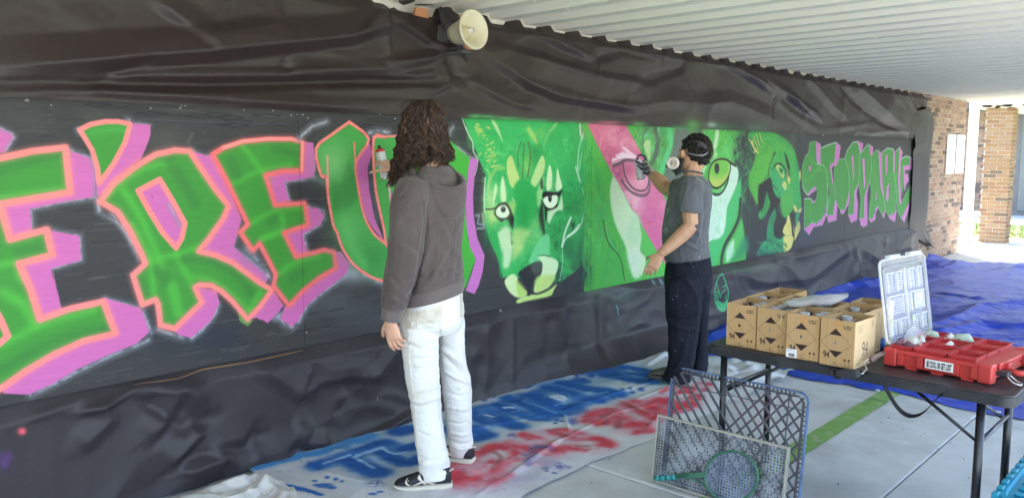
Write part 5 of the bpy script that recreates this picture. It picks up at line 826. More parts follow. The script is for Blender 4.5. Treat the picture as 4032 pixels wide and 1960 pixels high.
for p in ([(780, 860), (850, 830), (960, 850)], [(760, 900), (820, 880), (780, 980)], [(840, 830), (900, 840)]): pc.stroke(Y5(p), (104, 96, 148), 26, 14, .75, smooth=4, dry=14)
pc.blob(*Y5([(350, 1045)])[0], 26, 10, (226, 150, 160), .9)
for k in range(90): q = (rng.uniform(1050, 2450), rng.uniform(1450, 1950)); pc.stroke([q, (q[0]+rng.uniform(-8, 8), q[1]+rng.uniform(-3, 3))], (50, 50, 60), 2.2, 1, .7)
M_CLOTH = image_mat('painted_cloth', cvC.image('cloth_paint'), .85, bump=.35, bdist=.002, var=.07, vs_=90, spec=.2)
def zcloth(X, Y, u, v):
    r = .008+.006*fnoise(X*2.2, Y*2.2, None, 3)+.005*(1-2*np.abs(vnoise(X*3.2+.4*Y, Y*5.5, None, 5)))+.0035*(1-2*np.abs(vnoise(X*7, Y*9, None, 9)))
    for pts, w, a in [([(1850, 1700), (2220, 1620), (2600, 1500)], .035, .012), ([(1350, 1780), (1870, 1890)], .04, .010), ([(2080, 1830), (2200, 1740), (2420, 1630), (2600, 1590)], .03, .016), ([(2000, 1560), (2225, 1640)], .03, .014), ([(2225, 1640), (2240, 1710)], .025, .014), ([(1880, 1960), (2060, 1840), (2200, 1740)], .035, .014), ([(2420, 1640), (2550, 1690), (2600, 1640)], .04, .02), ([(2400, 1560), (2560, 1640)], .03, .018), ([(1560, 1640), (1900, 1560), (2100, 1500)], .03, .010), ([(2440, 1600), (2640, 1530)], .03, .016), ([(1160, 1780), (1240, 1850), (1420, 1900)], .03, .016), ([(1300, 1830), (1600, 1780)], .04, .008), ([(2550, 1440), (2620, 1400)], .04, .05)]: r = r+ridge(X, Y, pts, w*.8, a*.45)
    rum = np.clip((X-4.75)/.5, 0, 1)*np.clip((3.15-Y)/.5, 0, 1); r = r+rum*(.03+.05*np.abs(fnoise(X*6, Y*6, None, 21)))
    ly = np.clip((u-.97)/.03, 0, 1)
    return np.maximum(r, .005)+.002*ly+.012*np.exp(-((X-1.98)/.05)**2)
tag(grid_sheet('drop_cloth', CX0, CX1, CY0, CY1, 420, 150, zcloth, M_CLOTH, edge=.035), 'long white drop cloth with blue and red sprayed letters along the foot of the wall', 'drop cloth')
M_RAG = mat('rag_white', (.62, .61, .59), .9, var=.12, scale=9, bump=.4, bscale=150, dirt=(.36, .33, .32), dscale=9, damt=.6)
def zrag(X, Y, u, v):
    rdg = lambda f, g, s: np.clip(1-3.2*np.abs(vnoise(X*f+.4*np.sin(Y*9), Y*g+.3*np.sin(X*8), None, s)), 0, 1); r = .010+.020*rdg(5, 4, 43)+.016*rdg(8, 9, 44)+.007*rdg(17, 15, 45)+.010*np.abs(vnoise(X*3, Y*3, None, 46))
    for pts, w, a in [([(850, 1900), (900, 1860), (915, 1925)], .10, .05), ([(760, 1950), (880, 1940)], .08, .035), ([(960, 1930), (1000, 1880), (1060, 1920)], .08, .035), ([(1000, 1900), (1110, 1960)], .05, .03), ([(600, 1960), (800, 1900)], .05, .03)]: r = r+ridge(X, Y, pts, w, a)
    return np.maximum(r, .006)*np.clip(6*np.minimum(np.minimum(u, 1-u), np.minimum(v, 1-v))+.25, 0, 1)+.006
q0, q1 = at_z(620, 1960), at_z(1120, 1900)
tag(grid_sheet('crumpled_rag', 1.20, 1.915, 2.75, 3.50, 130, 120, zrag, M_RAG, False, .05, 12), 'crumpled off-white cloth lying left of the painted drop cloth', 'cloth')
bm = bmesh.new(); flat(bm, [(1.88, 2.9), (2.02, 2.86), (2.06, 3.22), (1.9, 3.3)], (0, 0, .0035), (1, 0, 0), (0, 1, 0)); tag(obj('paper_scrap', bm, M_BP), 'dark paper scrap on the floor between the two cloths', 'paper scrap')
# blue tarpaulin
M_TARP = mat('tarp_blue', lin(16, 60, 176), .46, var=.10, scale=4, bump=.12, bscale=220, spec=.55, dirt=lin(34, 54, 124), dscale=1.6, damt=.4)
def ztarp(X, Y, u, v):
    p_ = X*.68-Y*.73; q_ = X*.73+Y*.68; r = .010+.008*fnoise(X*.9, Y*1.6, None, 51)+.009*(1-2*np.abs(vnoise(p_*1.8, q_*6.5+.6*vnoise(p_*2, q_*2), None, 53)))+.006*(1-2*np.abs(vnoise(p_*4, q_*13, None, 55)))+.004*(1-2*np.abs(vnoise(p_*14+q_*3, q_*20, None, 57)))
    far = np.clip((X-11.9)/.5, 0, 1); r = r+far*(.07+.06*fnoise(Y*2.5, X, None, 59))
    for pts, w, a in [([(3600, 1330), (3760, 1270), (3860, 1220), (4032, 1200)], .22, .055), ([(3700, 1330), (3860, 1290), (4032, 1300)], .16, .05), ([(3400, 1130), (3560, 1090)], .2, .05), ([(2800, 1340), (3000, 1260), (3200, 1180), (3400, 1110)], .14, .05), ([(3700, 1160), (3850, 1180)], .1, .03)]: r = r+ridge(X, Y, pts, w, a)
    return np.clip(r, .009, .25)*np.clip(5*u*7+.3, 0, 1)+.004
tp = grid_sheet('blue_tarp', 5.47, 12.75, -.2, 3.56, 460, 240, ztarp, M_TARP, False, .07, 33); tag(tp, 'large wrinkled bright blue tarpaulin spread over the walk', 'tarpaulin')
M_STEEL = mat('zinc', (.62, .63, .64), .28, metal=.9, var=.05)
for px, py in [(3455, 1541), (3930, 1626), (2985, 1452), (2648, 1366)]:
    p = at_z(px, py, .012); bm = bmesh.new(); tube(bm, [(p.x+.011*math.cos(t), p.y+.011*math.sin(t), .022) for t in np.linspace(0, 2*PI, 17)[:-1]], .0042, 6, closed=True); obj('grommet', bm, M_STEEL, tp, True)
# ================================================================== FOLDING TABLE
M_TTOP = mat('table_plastic', lin(36, 37, 41), .42, var=.1, scale=30, bump=.25, bscale=300, spec=.5, dirt=(.10, .10, .105), dscale=14, damt=.3)
M_TLEG = mat('leg_black', lin(30, 31, 35), .32, var=.06, spec=.55); M_TLEG2 = mat('brace_grey', lin(90, 90, 94), .35, metal=.4)
TX0, TX1, TY0, TY1, TZ = 3.245, 3.865, .605, 1.835, .70
tb = empty('folding_table', ((TX0+TX1)/2, (TY0+TY1)/2, 0), 0, 'black folding table carrying cardboard boxes and the red organiser', 'table')
def rrect(x0, y0, x1, y1, r, n=6):
    out = []
    for cx, cy, a0 in ((x1-r, y1-r, 0), (x0+r, y1-r, 90), (x0+r, y0+r, 180), (x1-r, y0+r, 270)):
        for k in range(n+1): a = math.radians(a0+90*k/n); out.append((cx+r*math.cos(a), cy+r*math.sin(a)))
    return out
for a, b in ((TY0, (TY0+TY1)/2-.001), ((TY0+TY1)/2+.001, TY1)):
    bm = bmesh.new(); prism(bm, rrect(TX0, a, TX1, b, .045) if False else [(x, min(max(y, a), b)) for x, y in rrect(TX0, TY0, TX1, TY1, .05, 8)], (0, 0, TZ-.042), (1, 0, 0), (0, 1, 0), (0, 0, 1), .042)
    bmesh.ops.remove_doubles(bm, verts=bm.verts, dist=1e-5); bmesh.ops.bevel(bm, geom=[e for e in bm.edges if abs(e.verts[0].co.z-e.verts[1].co.z) < 1e-6 and (e.verts[0].co.z > TZ-.01) and len(e.link_faces) == 2], offset=.007, segments=3, affect='EDGES')
    obj('tabletop', bm, M_TTOP, tb, world=True)
LEG = {}
for y in (1.775, .725):
    for x in (3.325, 3.785):
        bm = bmesh.new(); tube(bm, [(x, y, TZ-.042), (x, y, .03)], .0155, 14); l = obj('leg', bm, M_TLEG, tb, True, True)
        bm = bmesh.new(); lathe(bm, [(0, 0), (.019, 0), (.019, .035), (.0165, .045), (0, .045)], 14, o=(x, y, 0)); obj('foot_cap', bm, mat('rubber', (.02, .02, .02), .8), l, True, True)
    bm = bmesh.new(); tube(bm, [(3.325, y, .485), (3.785, y, .485)], .009, 10); obj('crossbar', bm, M_TLEG2, tb, True, True)
    s_ = -1 if y > 1.2 else 1
    bm = bmesh.new(); tube(bm, [(3.36, y, .47), (3.40, y+s_*.30, .655)], .007, 8); obj('strut', bm, M_TLEG, tb, True, True)
    bm = bmesh.new(); tube(bm, [(3.75, y, .47), (3.71, y+s_*.30, .655)], .007, 8); obj('strut', bm, M_TLEG2, tb, True, True)
for p in ((3.238, 1.22), ):
    bm = bmesh.new(); box(bm, (3.232, 1.19, .662), (3.246, 1.255, .69), .003); box(bm, (3.226, 1.205, .655), (3.240, 1.235, .668), .002); obj('latch', bm, M_TLEG, tb, world=True)
hp = [at_y(0, 0, 1)]*0
hw = [(3.236, 1.045, .668), (3.230, 1.02, .63), (3.228, .985, .585), (3.228, .95, .565), (3.228, .915, .572), (3.230, .885, .60), (3.236, .85, .655), (3.238, .835, .668)]
bm = bmesh.new(); cc = [Vector(p) for p in catmull(hw, 5)]
for i in range(len(cc)-1):
    a, b = cc[i], cc[i+1]; w = Vector((.012, 0, .004))
    for s in (0, .0015): bm.faces.new([bm.verts.new(q+Vector((0, 0, s))) for q in ((a-w, b-w, b+w, a+w) if s else (a+w, b+w, b-w, a-w))])
obj('carry_strap', bm, mat('webbing', lin(28, 28, 32), .75, bump=.3, bscale=400), tb, world=True)
# ================================================================== CARDBOARD BOXES AND SPRAY CANS
def text_mesh(s, size=1.0, off=0.0, align='CENTER'):
    cu = bpy.data.curves.new('t', 'FONT'); cu.body = s; cu.size = size; cu.offset = off; cu.align_x = align; cu.resolution_u = 3; cu.fill_mode = 'FRONT'
    o = bpy.data.objects.new('t', cu); C.objects.link(o); dg = bpy.context.evaluated_depsgraph_get(); dg.update(); me = bpy.data.meshes.new_from_object(o.evaluated_get(dg), depsgraph=dg)
    bpy.data.objects.remove(o); bpy.data.curves.remove(cu); return me
def ptext(P, s, x, y, size, col, sx=1.0, off=0.0, align='CENTER', alpha=1.0):
    me = text_mesh(s, 1.0, off, align); me.calc_loop_triangles(); co = get_co(me)
    for t in me.loop_triangles: P.poly([(x+co[i][0]*size*sx, y-co[i][1]*size) for i in t.vertices], col, .0004, alpha)
    bpy.data.meshes.remove(me)
INK = (58, 46, 42)
def box_face(name, var):
    bw, bh = .138, .192; c = Canvas(0, bw, 0, bh, .0006, (182, 149, 106)); P = Painter([c], lambda x, y: (x*bw, (1-y)*bh))
    P.scale = lambda fn, pts: .001                       # strokes in millimetres
    for k in range(24): x = rng.uniform(0, 1); P.stroke([(x, 0), (x, 1)], [(170, 136, 94), (192, 160, 118), (178, 145, 102)][k % 3], rng.uniform(1, 5), 2, .35)
    if var in ('tape', 'tape2', 'plain'): P.poly([(.40, 0), (.62, 0), (.62, .26), (.56, .20), (.52, .28), (.40, .24)], (190, 142, 88), 1.5, .6)
    P.stroke([(.45, .19), (.03, .49), (.47, .80), (.90, .50)], INK, .9, .4, closed=True)
    P.poly([(.45, .185), (.27, .325), (.635, .325)], INK, .3); P.poly([(.47, .805), (.275, .66), (.66, .66)], INK, .3)
    ptext(P, '94', .20, .835, .20, INK, .95, .025)
    for x in (.105, .155, .25, .29): P.stroke([(x, .68), (x, .86)], (180, 147, 104), .8, .3, .9)
    P.stroke([(.05, .865), (.34, .865), (.34, .985), (.05, .985)], (150, 122, 88), .5, .4, .8, closed=True)
    ptext(P, '6 x 400 ml', .78, .135, .055, INK, 1.0, .012); ptext(P, 'Aerosoles', .78, .175, .05, INK, 1.0, .012)
    for x in (.74, .86): P.stroke([(x, .97), (x, .84)], INK, 1.1, .3); P.poly([(x, .79), (x-.045, .845), (x+.045, .845)], INK, .3)
    P.stroke([(.69, .985), (.90, .985)], INK, 1, .3)
    for k, (y, w) in enumerate(((.90, .07), (.915, .10), (.93, .10), (.965, .16), (.975, .14))): P.stroke([(.42, y), (.42+w, y)], INK, .9, .4, .8)
    if var in ('dot', 'tape2'): P.stroke([(.54, .87), (.545, .872)], INK, 4.5, .4)
    if var == 'drip': P.stroke([(.80, .06), (.79, .20), (.76, .29), (.68, .315)], (214, 220, 160), 2.6, .8)
    if var in ('drip', 'tape2', 'tape'):
        P.stroke([(.445, .493), (.446, .494)], (150, 152, 158), 11, .5); P.stroke([(.425, .475), (.425, .51)] if var == 'drip' else [(.45, .47), (.45, .515)], (50, 46, 46), 2.5 if var != 'tape2' else 5, .5)  # hole painted flat: grey can behind, shaded gap as a dark stroke
    if var == 'full': P.stroke([(.445, .493), (.446, .494)], (26, 24, 24), 11.5, .5)  # open hole painted flat, the shade inside the box as near-black
    return image_mat('carton_print_'+var, c.image('carton_'+var), .8, bump=.15, vs_=60, var=.05, spec=.2)
def side_face():
    c = Canvas(0, .2, 0, .192, .0008, (202, 174, 134)); P = Painter([c], lambda x, y: (x*.2, (1-y)*.192)); P.scale = lambda fn, pts: .001
    ptext(P, '94', .50, .78, .46, INK, .62, -.012)
    for k, y in enumerate((.12, .16, .20, .24)): P.stroke([(.12, y), (.38-.03*(k % 2), y)], (120, 96, 72), 1.6, .6, .8)
    P.stroke([(.10, .90), (.32, .90)], INK, 1.6, .6, .8); P.stroke([(.10, .93), (.28, .93)], INK, 1.6, .6, .8); P.stroke([(.86, .88), (.90, .92)], INK, 6, .6, .9)
    P.stroke([(.82+.05*math.cos(t), .14+.10*math.sin(t)) for t in np.linspace(0, 6.28, 14)], (110, 86, 64), .8, .4, .9); P.stroke([(.82, .10), (.83, .18)], (60, 46, 40), 4, 1, .8)
    return image_mat('carton_side', c.image('carton_side'), .8, bump=.15, vs_=60, var=.05, spec=.2)
M_CARD = mat('cardboard', lin(180, 147, 104), .85, var=.06, scale=30, bump=.15, spec=.2, stretch=(1, 1, .1)); M_CARDI = mat('cardboard_inside', lin(186, 158, 120), .85, var=.06, scale=20)
FM = {k: box_face(k, k) for k in ('full', 'drip', 'tape2', 'tape', 'plain')}; M_SIDE = side_face()
def carton(x, y0, y1, front, lab, rot=0.0, h=.192, side=None, dx=.2, group='open cardboard boxes of spray cans on the table'):
    w = y1-y0; e = empty('cardboard_box', (x+dx/2, (y0+y1)/2, TZ), rot, lab, 'cardboard box', group); t = .0028; X_ = dx/2; Y_ = w/2
    def wall_(nm, a, b, m):
        bm = bmesh.new(); box(bm, a, b, .0008, seg=1); me = bpy.data.meshes.new(nm); bm.to_mesh(me); bm.free()
        if nm == 'front_wall': set_uv(me, lambda p, q, r: ((Y_-q)/w, r/h))
        elif nm == 'side_wall' and m is M_SIDE: set_uv(me, lambda p, q, r: ((p+X_)/dx, r/h))
        # a little bow so that no carton is a perfect block
        return link(nm, me, m, e)
    wall_('front_wall', (-X_, -Y_, .001), (-X_+t, Y_, h), front); wall_('back_wall', (X_-t, -Y_, .001), (X_, Y_, h), M_CARD)
    wall_('side_wall', (-X_+t+.0004, -Y_, .001), (X_-t-.0004, -Y_+t, h), side or M_CARD); wall_('side_wall', (-X_+t+.0004, Y_-t, .001), (X_-t-.0004, Y_, h), M_CARD)
    wall_('floor', (-X_+t+.001, -Y_+t+.001, .0005), (X_-t-.001, Y_-t-.001, .003), M_CARDI)
    bm = bmesh.new(); box(bm, (-X_+.06, -.001, .003), (X_-.012, .0012, h-.018)); obj('divider', bm, M_CARDI, e)
    return e
CB = []
CB.append(carton(3.292, 1.612, 1.752, FM['full'], 'cardboard box with a solid black dot in its diamond, at the table\'s left end', .02))
CB.append(carton(3.287, 1.462, 1.602, FM['drip'], 'cardboard box with a pale yellow paint streak running over its diamond', -.01))
CB.append(carton(3.258, 1.318, 1.456, FM['tape2'], 'cardboard box with a white barcode sticker at its lower corner', .03))
CB.append(carton(3.243, 1.158, 1.300, FM['tape'], 'cardboard box with a large outlined 94 on its side, nearest the red organiser', -.06, side=M_SIDE))
CB.append(carton(3.497, 1.628, 1.765, FM['plain'], 'second-row cardboard box behind the one with the dark-painted hole', .0))
CB.append(carton(3.492, 1.490, 1.622, FM['plain'], 'second-row cardboard box under the left end of the plastic sheet', -.02))
CB.append(carton(3.470, 1.352, 1.486, FM['plain'], 'second-row cardboard box under the right half of the plastic sheet', .01))
CB.append(carton(3.458, 1.205, 1.345, FM['plain'], 'second-row cardboard box behind the one with the outlined 94', -.03, side=M_SIDE))
CB.append(carton(3.702, 1.628, 1.768, FM['plain'], 'rearmost cardboard box at the far left corner of the table', .0, dx=.16))
CB.append(carton(3.690, 1.215, 1.355, FM['plain'], 'rearmost cardboard box at the right, with teal-topped spray cans', .02, side=M_SIDE, dx=.16))
# barcode sticker on the third
cvS = Canvas(0, .046, 0, .036, .0004, (226, 226, 226)); P = Painter([cvS], lambda x, y: (x*.046, (1-y)*.036)); P.scale = lambda fn, pts: .001
for k in range(26): x = .26+.022*k+rng.uniform(0, .008); P.stroke([(x, .52), (x, .88)], (40, 40, 44), rng.choice([.35, .7]), .15) if x < .86 else None
for y, a, b in ((.10, .05, .55), (.19, .05, .75), (.30, .05, .35), (.30, .7, .9), (.92, .3, .8)): P.stroke([(a, y), (b, y)], (80, 80, 90), 1, .4, .8)
bm = bmesh.new(); box(bm, (-.1012, .022, .004), (-.1003, .068, .040)); me = bpy.data.meshes.new('sticker'); bm.to_mesh(me); bm.free(); set_uv(me, lambda p, q, r: ((.068-q)/.046, (r-.004)/.036)); link('barcode_sticker', me, image_mat('sticker_print', cvS.image('sticker'), .5, bump=0, var=.02), CB[2])
# spray cans
M_CANW = mat('can_white', (.62, .62, .63), .35, var=.03); M_TIN = mat('can_tin', (.60, .60, .60), .25, metal=.85, var=.04)
def can_proto(loc, cap, nozzle=True, lab=None, group=None, cat='spray can', dia=.052, h=.152):
    r = dia/2; e = empty('spray_can', loc, 0, lab, cat, group)
    bm = bmesh.new(); lathe(bm, [(0, .001), (r*.9, .001), (r, .006), (r, .010)], 20); obj('base_rim', bm, M_TIN, e, True)
    bm = bmesh.new(); lathe(bm, [(r*.985, .010), (r*.985, h*.93)], 20); obj('body', bm, M_CANW, e, True)
    bm = bmesh.new(); lathe(bm, [(r*.985, h*.93), (r*1.0, h*.945), (r*.97, h*.965), (r*.80, h*1.0), (r*.60, h*1.03), (r*.50, h*1.035), (0, h*1.035)], 20); obj('collar', bm, cap, e, True)
    if nozzle:
        bm = bmesh.new(); lathe(bm, [(.006, h*1.035), (.006, h*1.06), (.0095, h*1.062), (.0095, h*1.13), (.008, h*1.14), (0, h*1.14)], 12); obj('nozzle', bm, mat('nozzle_black', (.02, .02, .022), .5), e, True)
    else:
        bm = bmesh.new(); lathe(bm, [(r*.80, h*1.0), (r*.80, h*1.16), (r*.74, h*1.18), (r*.70, h*1.165), (0, h*1.16)], 18); obj('cap', bm, mat('cap_greywhite', (.42, .42, .44), .5), e, True)
    return e
caps = {'grey': mat('cap_grey2', (.34, .35, .37), .45), 'teal': mat('cap_teal', (.13, .32, .33), .4), 'blue': mat('cap_blue', (.09, .26, .45), .4), 'white': mat('cap_white', (.55, .55, .56), .45), 'dark': mat('cap_dark', (.05, .05, .06), .45)}
protos = {}
BOXD = ['the box with the dark-painted hole', 'the box with the yellow paint streak', 'the box with the barcode sticker', 'the front box nearest the organiser', 'the box behind the dark-painted hole', 'the box under the sleeve\'s left end', 'the box under the sleeve\'s right half', 'the box behind the outlined 94', 'the far left corner box', 'the rear box at the right']
def place_can(x, y, c, noz, bi, z=TZ+.004):
    k = (c, noz); lab = '%s-collared spray can with a %s in %s' % (c, 'black nozzle' if noz else 'flat grey cap', BOXD[bi])
    if k not in protos: protos[k] = can_proto((x, y, z), caps[c], noz, lab, 'spray cans standing in the open boxes')
    else: o = copy_tree(protos[k]); o.location = (x, y, z); o['label'] = lab
crr = random.Random(11)
for i, b in enumerate(CB):
    n = 3 if i < 8 else 2
    for a in range(n):
        for s in (-1, 1):
            if i == 0 and a == 0 and s == 1: continue
            c = crr.choice(['grey', 'grey', 'dark', 'white']); noz = crr.random() < .42
            if i == 2 and a == 0: c, noz = 'blue', s < 0
            if i == 9: c = 'teal'; noz = a == 1
            q = b.matrix_basis @ Vector(((a-(n-1)/2)*.058, s*.033, 0)); place_can(q.x, q.y, c, noz, i)
# plastic sleeve lying across the boxes
pts = [(3077, 1195), (3200, 1170), (3330, 1154), (3345, 1163), (3338, 1172), (3270, 1198), (3200, 1206), (3110, 1208)]
M_PLA = mat('clear_plastic', (.78, .76, .80), .18, spec=.6, var=.06, alpha=.72); bm = bmesh.new(); P3 = [at_z(x, y, TZ+.200) for x, y in pts]; c0 = sum(P3, Vector())/len(P3)
for sgn in (0, 1):
    vs0 = [bm.verts.new(p+Vector((0, 0, .004*math.sin(i*2.3)+.006*sgn))) for i, p in enumerate(P3)]; cv_ = bm.verts.new(c0+Vector((0, 0, .010+.006*sgn)))
    for i in range(len(vs0)): bm.faces.new((vs0[i], vs0[(i+1) % len(vs0)], cv_))
bmesh.ops.subdivide_edges(bm, edges=bm.edges, cuts=3, use_grid_fill=True)
for q in bm.verts: q.co.z += .003*float(1-2*abs(vnoise(np.array([q.co.x*22]), np.array([q.co.y*16]), None, 3)[0]))
sl_ = tag(obj('plastic_sleeve', bm, M_PLA, None, False), 'crumpled clear plastic sleeve lying across the tops of the cardboard boxes', 'plastic sleeve')
bm = bmesh.new(); f4 = [at_z(x, y, TZ+.2035) for x, y in [(3130, 1186), (3255, 1166), (3258, 1172), (3150, 1197)]]; bm.faces.new([bm.verts.new(p) for p in f4]); obj('pink_insert', bm, mat('pink_card', lin(206, 120, 170), .6), sl_)
# ================================================================== RED ORGANISER WITH CLEAR LID
RZ = math.radians(-6.0); OL = Vector((3.405, 1.10, TZ))   # hinge-side near corner
LX, LY, HB = .425, .392, .078
og = empty('red_organiser', OL, RZ, 'red plastic organiser box with open clear lid and slogan sticker on the table', 'organiser box')
M_RED = mat('red_plastic', lin(184, 56, 54), .42, var=.04, spec=.5, bump=.05, bscale=300); M_RED2 = mat('red_bin', lin(172, 48, 52), .40, var=.05, spec=.5); M_BLKP = mat('black_plastic', (.025, .025, .028), .45)
# local frame: +x away along the hinge, -y along the length towards the camera's right
bm = bmesh.new(); box(bm, (.012, -LY+.012, .006), (LX-.012, -.012, HB-.012), .004)
box(bm, (-.002, -LY-.002, HB-.022), (LX+.002, .002, HB-.006), .004)
for y in (-.06, -.135, -.27, -.335): box(bm, (-.001, y-.012, .012), (.016, y+.012, HB-.02), .003)
obj('body', bm, M_RED, og)
for x, y in ((0, 0), (LX, 0), (0, -LY), (LX, -LY)):
    bm = bmesh.new(); sx = 1 if x == 0 else -1; sy = -1 if y == 0 else 1
    box(bm, (min(x-.006*sx, x+.046*sx), min(y-.006*sy, y+.046*sy), .002), (max(x-.006*sx, x+.046*sx), max(y-.006*sy, y+.046*sy), HB-.002), .008, seg=3); obj('corner_post', bm, M_RED, og, False)
for y in (-.10, -.20, -.31):
    bm = bmesh.new(); box(bm, (.004, y-.022, -.0005), (.03, y+.022, .008), .002); obj('foot', bm, M_RED, og)
bins = [(.018, -.095, .135, -.012), (.142, -.095, .27, -.012), (.277, -.095, .41, -.012), (.018, -.225, .16, -.102), (.168, -.225, .29, -.102), (.297, -.225, .41, -.102), (.018, -.335, .125, -.232), (.132, -.335, .26, -.232), (.267, -.335, .41, -.232)]
for (x0, y0, x1, y1) in bins:
    bm = bmesh.new(); zt = HB+.010; zb = .02; t = .003; sl = .007
    o4 = [(x0, y0), (x1, y0), (x1, y1), (x0, y1)]; cx, cy = (x0+x1)/2, (y0+y1)/2
    ring = lambda k, z: [bm.verts.new((x+(k if x < cx else -k), y+(k if y < cy else -k), z)) for x, y in o4]
    R_s = [ring(sl, zb), ring(.004, zt-.006), ring(0, zt-.006), ring(0, zt), ring(.0045, zt), ring(sl+t, zb+t)]
    for A, B in zip(R_s, R_s[1:]):
        for k in range(4): bm.faces.new((A[k], A[(k+1) % 4], B[(k+1) % 4], B[k]))
    bm.faces.new(R_s[0][::-1]); bm.faces.new(R_s[-1]); bmesh.ops.recalc_face_normals(bm, faces=bm.faces); obj('bin', bm, M_RED2, og)
# handle end
bm = bmesh.new(); box(bm, (.06, -LY-.012, HB-.03), (LX-.06, -LY, HB-.004), .004); box(bm, (.10, -LY-.03, HB-.04), (.13, -LY-.004, HB-.006), .004); box(bm, (LX-.13, -LY-.03, HB-.04), (LX-.10, -LY-.004, HB-.006), .004); obj('end_rail', bm, M_RED, og)
bm = bmesh.new(); tube(bm, [(.10, -LY-.032, HB-.034), (.10, -LY-.066, HB-.036), (.115, -LY-.078, HB-.036), (LX-.115, -LY-.078, HB-.036), (LX-.10, -LY-.066, HB-.036), (LX-.10, -LY-.032, HB-.034)], .0115, 10); obj('handle', bm, M_RED, og, True)
bm = bmesh.new(); box(bm, (.035, -LY-.045, HB-.045), (.085, -LY-.004, HB-.028), .004); obj('latch', bm, M_BLKP, og)
bm = bmesh.new(); box(bm, (LX-.085, -LY-.045, HB-.045), (LX-.035, -LY-.004, HB-.028), .004); obj('latch', bm, M_BLKP, og)
for x in (.045, LX-.075):
    bm = bmesh.new(); tube(bm, catmull([(x, -LY-.040, HB-.042), (x-.004, -LY-.062, HB-.060), (x, -LY-.080, .012), (x+.014, -LY-.084, .008), (x+.028, -LY-.080, .012), (x+.032, -LY-.062, HB-.060), (x+.028, -LY-.040, HB-.042)], 5), .0026, 8); obj('wire_bail', bm, M_STEEL, og, True)
# sticker
cvK = Canvas(0, .104, 0, .036, .0004, (232, 232, 232)); P = Painter([cvK], lambda x, y: (x*.104, (1-y)*.036)); P.scale = lambda fn, pts: .001
P.fn = lambda x, y: (x*.104, (1-y)*.036)
me = text_mesh('BE COOL OR GET LOST', 1, .035); me.calc_loop_triangles(); co = get_co(me); w0, w1 = co[:, 0].min(), co[:, 0].max(); h1 = co[:, 1].max()
for t in me.loop_triangles: P.poly([(.06+.88*(co[i][0]-w0)/(w1-w0), .83-.66*co[i][1]/h1) for i in t.vertices], (22, 22, 24), .15)
bm = bmesh.new(); box(bm, (-.0036, -.262, .022), (-.0022, -.158, .058)); me = bpy.data.meshes.new('sticker'); bm.to_mesh(me); bm.free(); set_uv(me, lambda p, q, r: ((-.158-q)/.104, (r-.022)/.036)); link('slogan_sticker', me, image_mat('slogan_print', cvK.image('slogan'), .4, bump=0, var=.02), og)
# clear lid
M_CLR = mat('clear_poly', (.86, .88, .90), .12, spec=.5, var=.02, alpha=.16); M_CLR2 = mat('clear_rib', (.84, .86, .88), .15, spec=.5, var=.03, alpha=.34)
lb, rb, rt, lt = Vector((3.412, 1.103, .782)), Vector((3.832, 1.056, .782)), Vector((3.862, 1.104, 1.122)), Vector((3.412, 1.153, 1.122))
Minv = (Matrix.Translation(OL) @ Matrix.Rotation(RZ, 4, 'Z')).inverted(); lb, rb, rt, lt = [Minv @ q for q in (lb, rb, rt, lt)]
LU = (rb-lb); LV = (lt-lb); LN = LU.cross(LV).normalized()
if (Minv.to_3x3() @ Vector((0, -1, 0))).dot(LN) < 0: LN = -LN
def lp(u, v, n=0.0): return lb+LU*u+LV*v+LN*n
def lbox(bm, u0, v0, u1, v1, n0, n1):
    q = [bm.verts.new(lp(u, v, n)) for n in (n0, n1) for u, v in ((u0, v0), (u1, v0), (u1, v1), (u0, v1))]
    for f in ((0, 1, 2, 3), (7, 6, 5, 4), (0, 4, 5, 1), (1, 5, 6, 2), (2, 6, 7, 3), (3, 7, 4, 0)): bm.faces.new([q[k] for k in f])
lid = None
bm = bmesh.new(); out = rrect(0, 0, 1, 1, .07, 6); vv = [bm.verts.new(lp(u, v, .004)) for u, v in out]; v2 = [bm.verts.new(lp(u, v, .0)) for u, v in out]; bm.faces.new(vv); bm.faces.new(v2[::-1])
for i in range(len(vv)): bm.faces.new((v2[i], v2[(i+1) % len(vv)], vv[(i+1) % len(vv)], vv[i]))
lid = obj('clear_lid', bm, M_CLR, og)
bm = bmesh.new(); tube(bm, [lp(u, v, .008) for u, v in rrect(.0, .0, 1, 1, .08, 6)], .0048, 8, closed=True); obj('lid_rim', bm, M_CLR2, lid, True)
bm = bmesh.new(); tube(bm, [lp(u, v, .008) for u, v in rrect(.05, .05, .95, .91, .05, 5)], .0032, 6, closed=True); obj('lid_seal', bm, mat('lid_seal', (.30, .31, .34), .4), lid, True)
for u0, u1 in ((.18, .42), (.62, .90)):
    bm = bmesh.new(); lbox(bm, u0, 1.0, u1, 1.045, -.002, .016); obj('lid_lug', bm, M_CLR2, lid)
pk = [(.10, .60, .24, .84), (.30, .60, .44, .84), (.58, .60, .71, .85), (.77, .60, .90, .85), (.10, .32, .44, .56), (.57, .32, .90, .56), (.10, .08, .23, .27), (.29, .08, .44, .27), (.57, .08, .71, .27), (.77, .08, .90, .27)]
for (u0, v0, u1, v1) in pk:
    bm = bmesh.new(); lbox(bm, u0, v0, u0+.016, v1, .004, .016); lbox(bm, u0+.016, v1-.016, u1, v1, .004, .016); lbox(bm, u1-.008, v0, u1, v1-.016, .004, .010); obj('pocket_rib', bm, M_CLR2, lid)
    bm = bmesh.new(); nu, nv = max(3, int((u1-u0)/.035)), max(3, int((v1-v0)/.035))
    for i in range(nu):
        for j in range(nv):
            a = u0+.03+(u1-u0-.045)*(i+.15+.3*(j % 2))/nu; b = v0+.01+(v1-v0-.04)*j/nv; lbox(bm, a, b, a+.016, b+.018, .004, .0062)
    o = obj('grip_pattern', bm, M_CLR2, lid); o['kind'] = 'stuff'
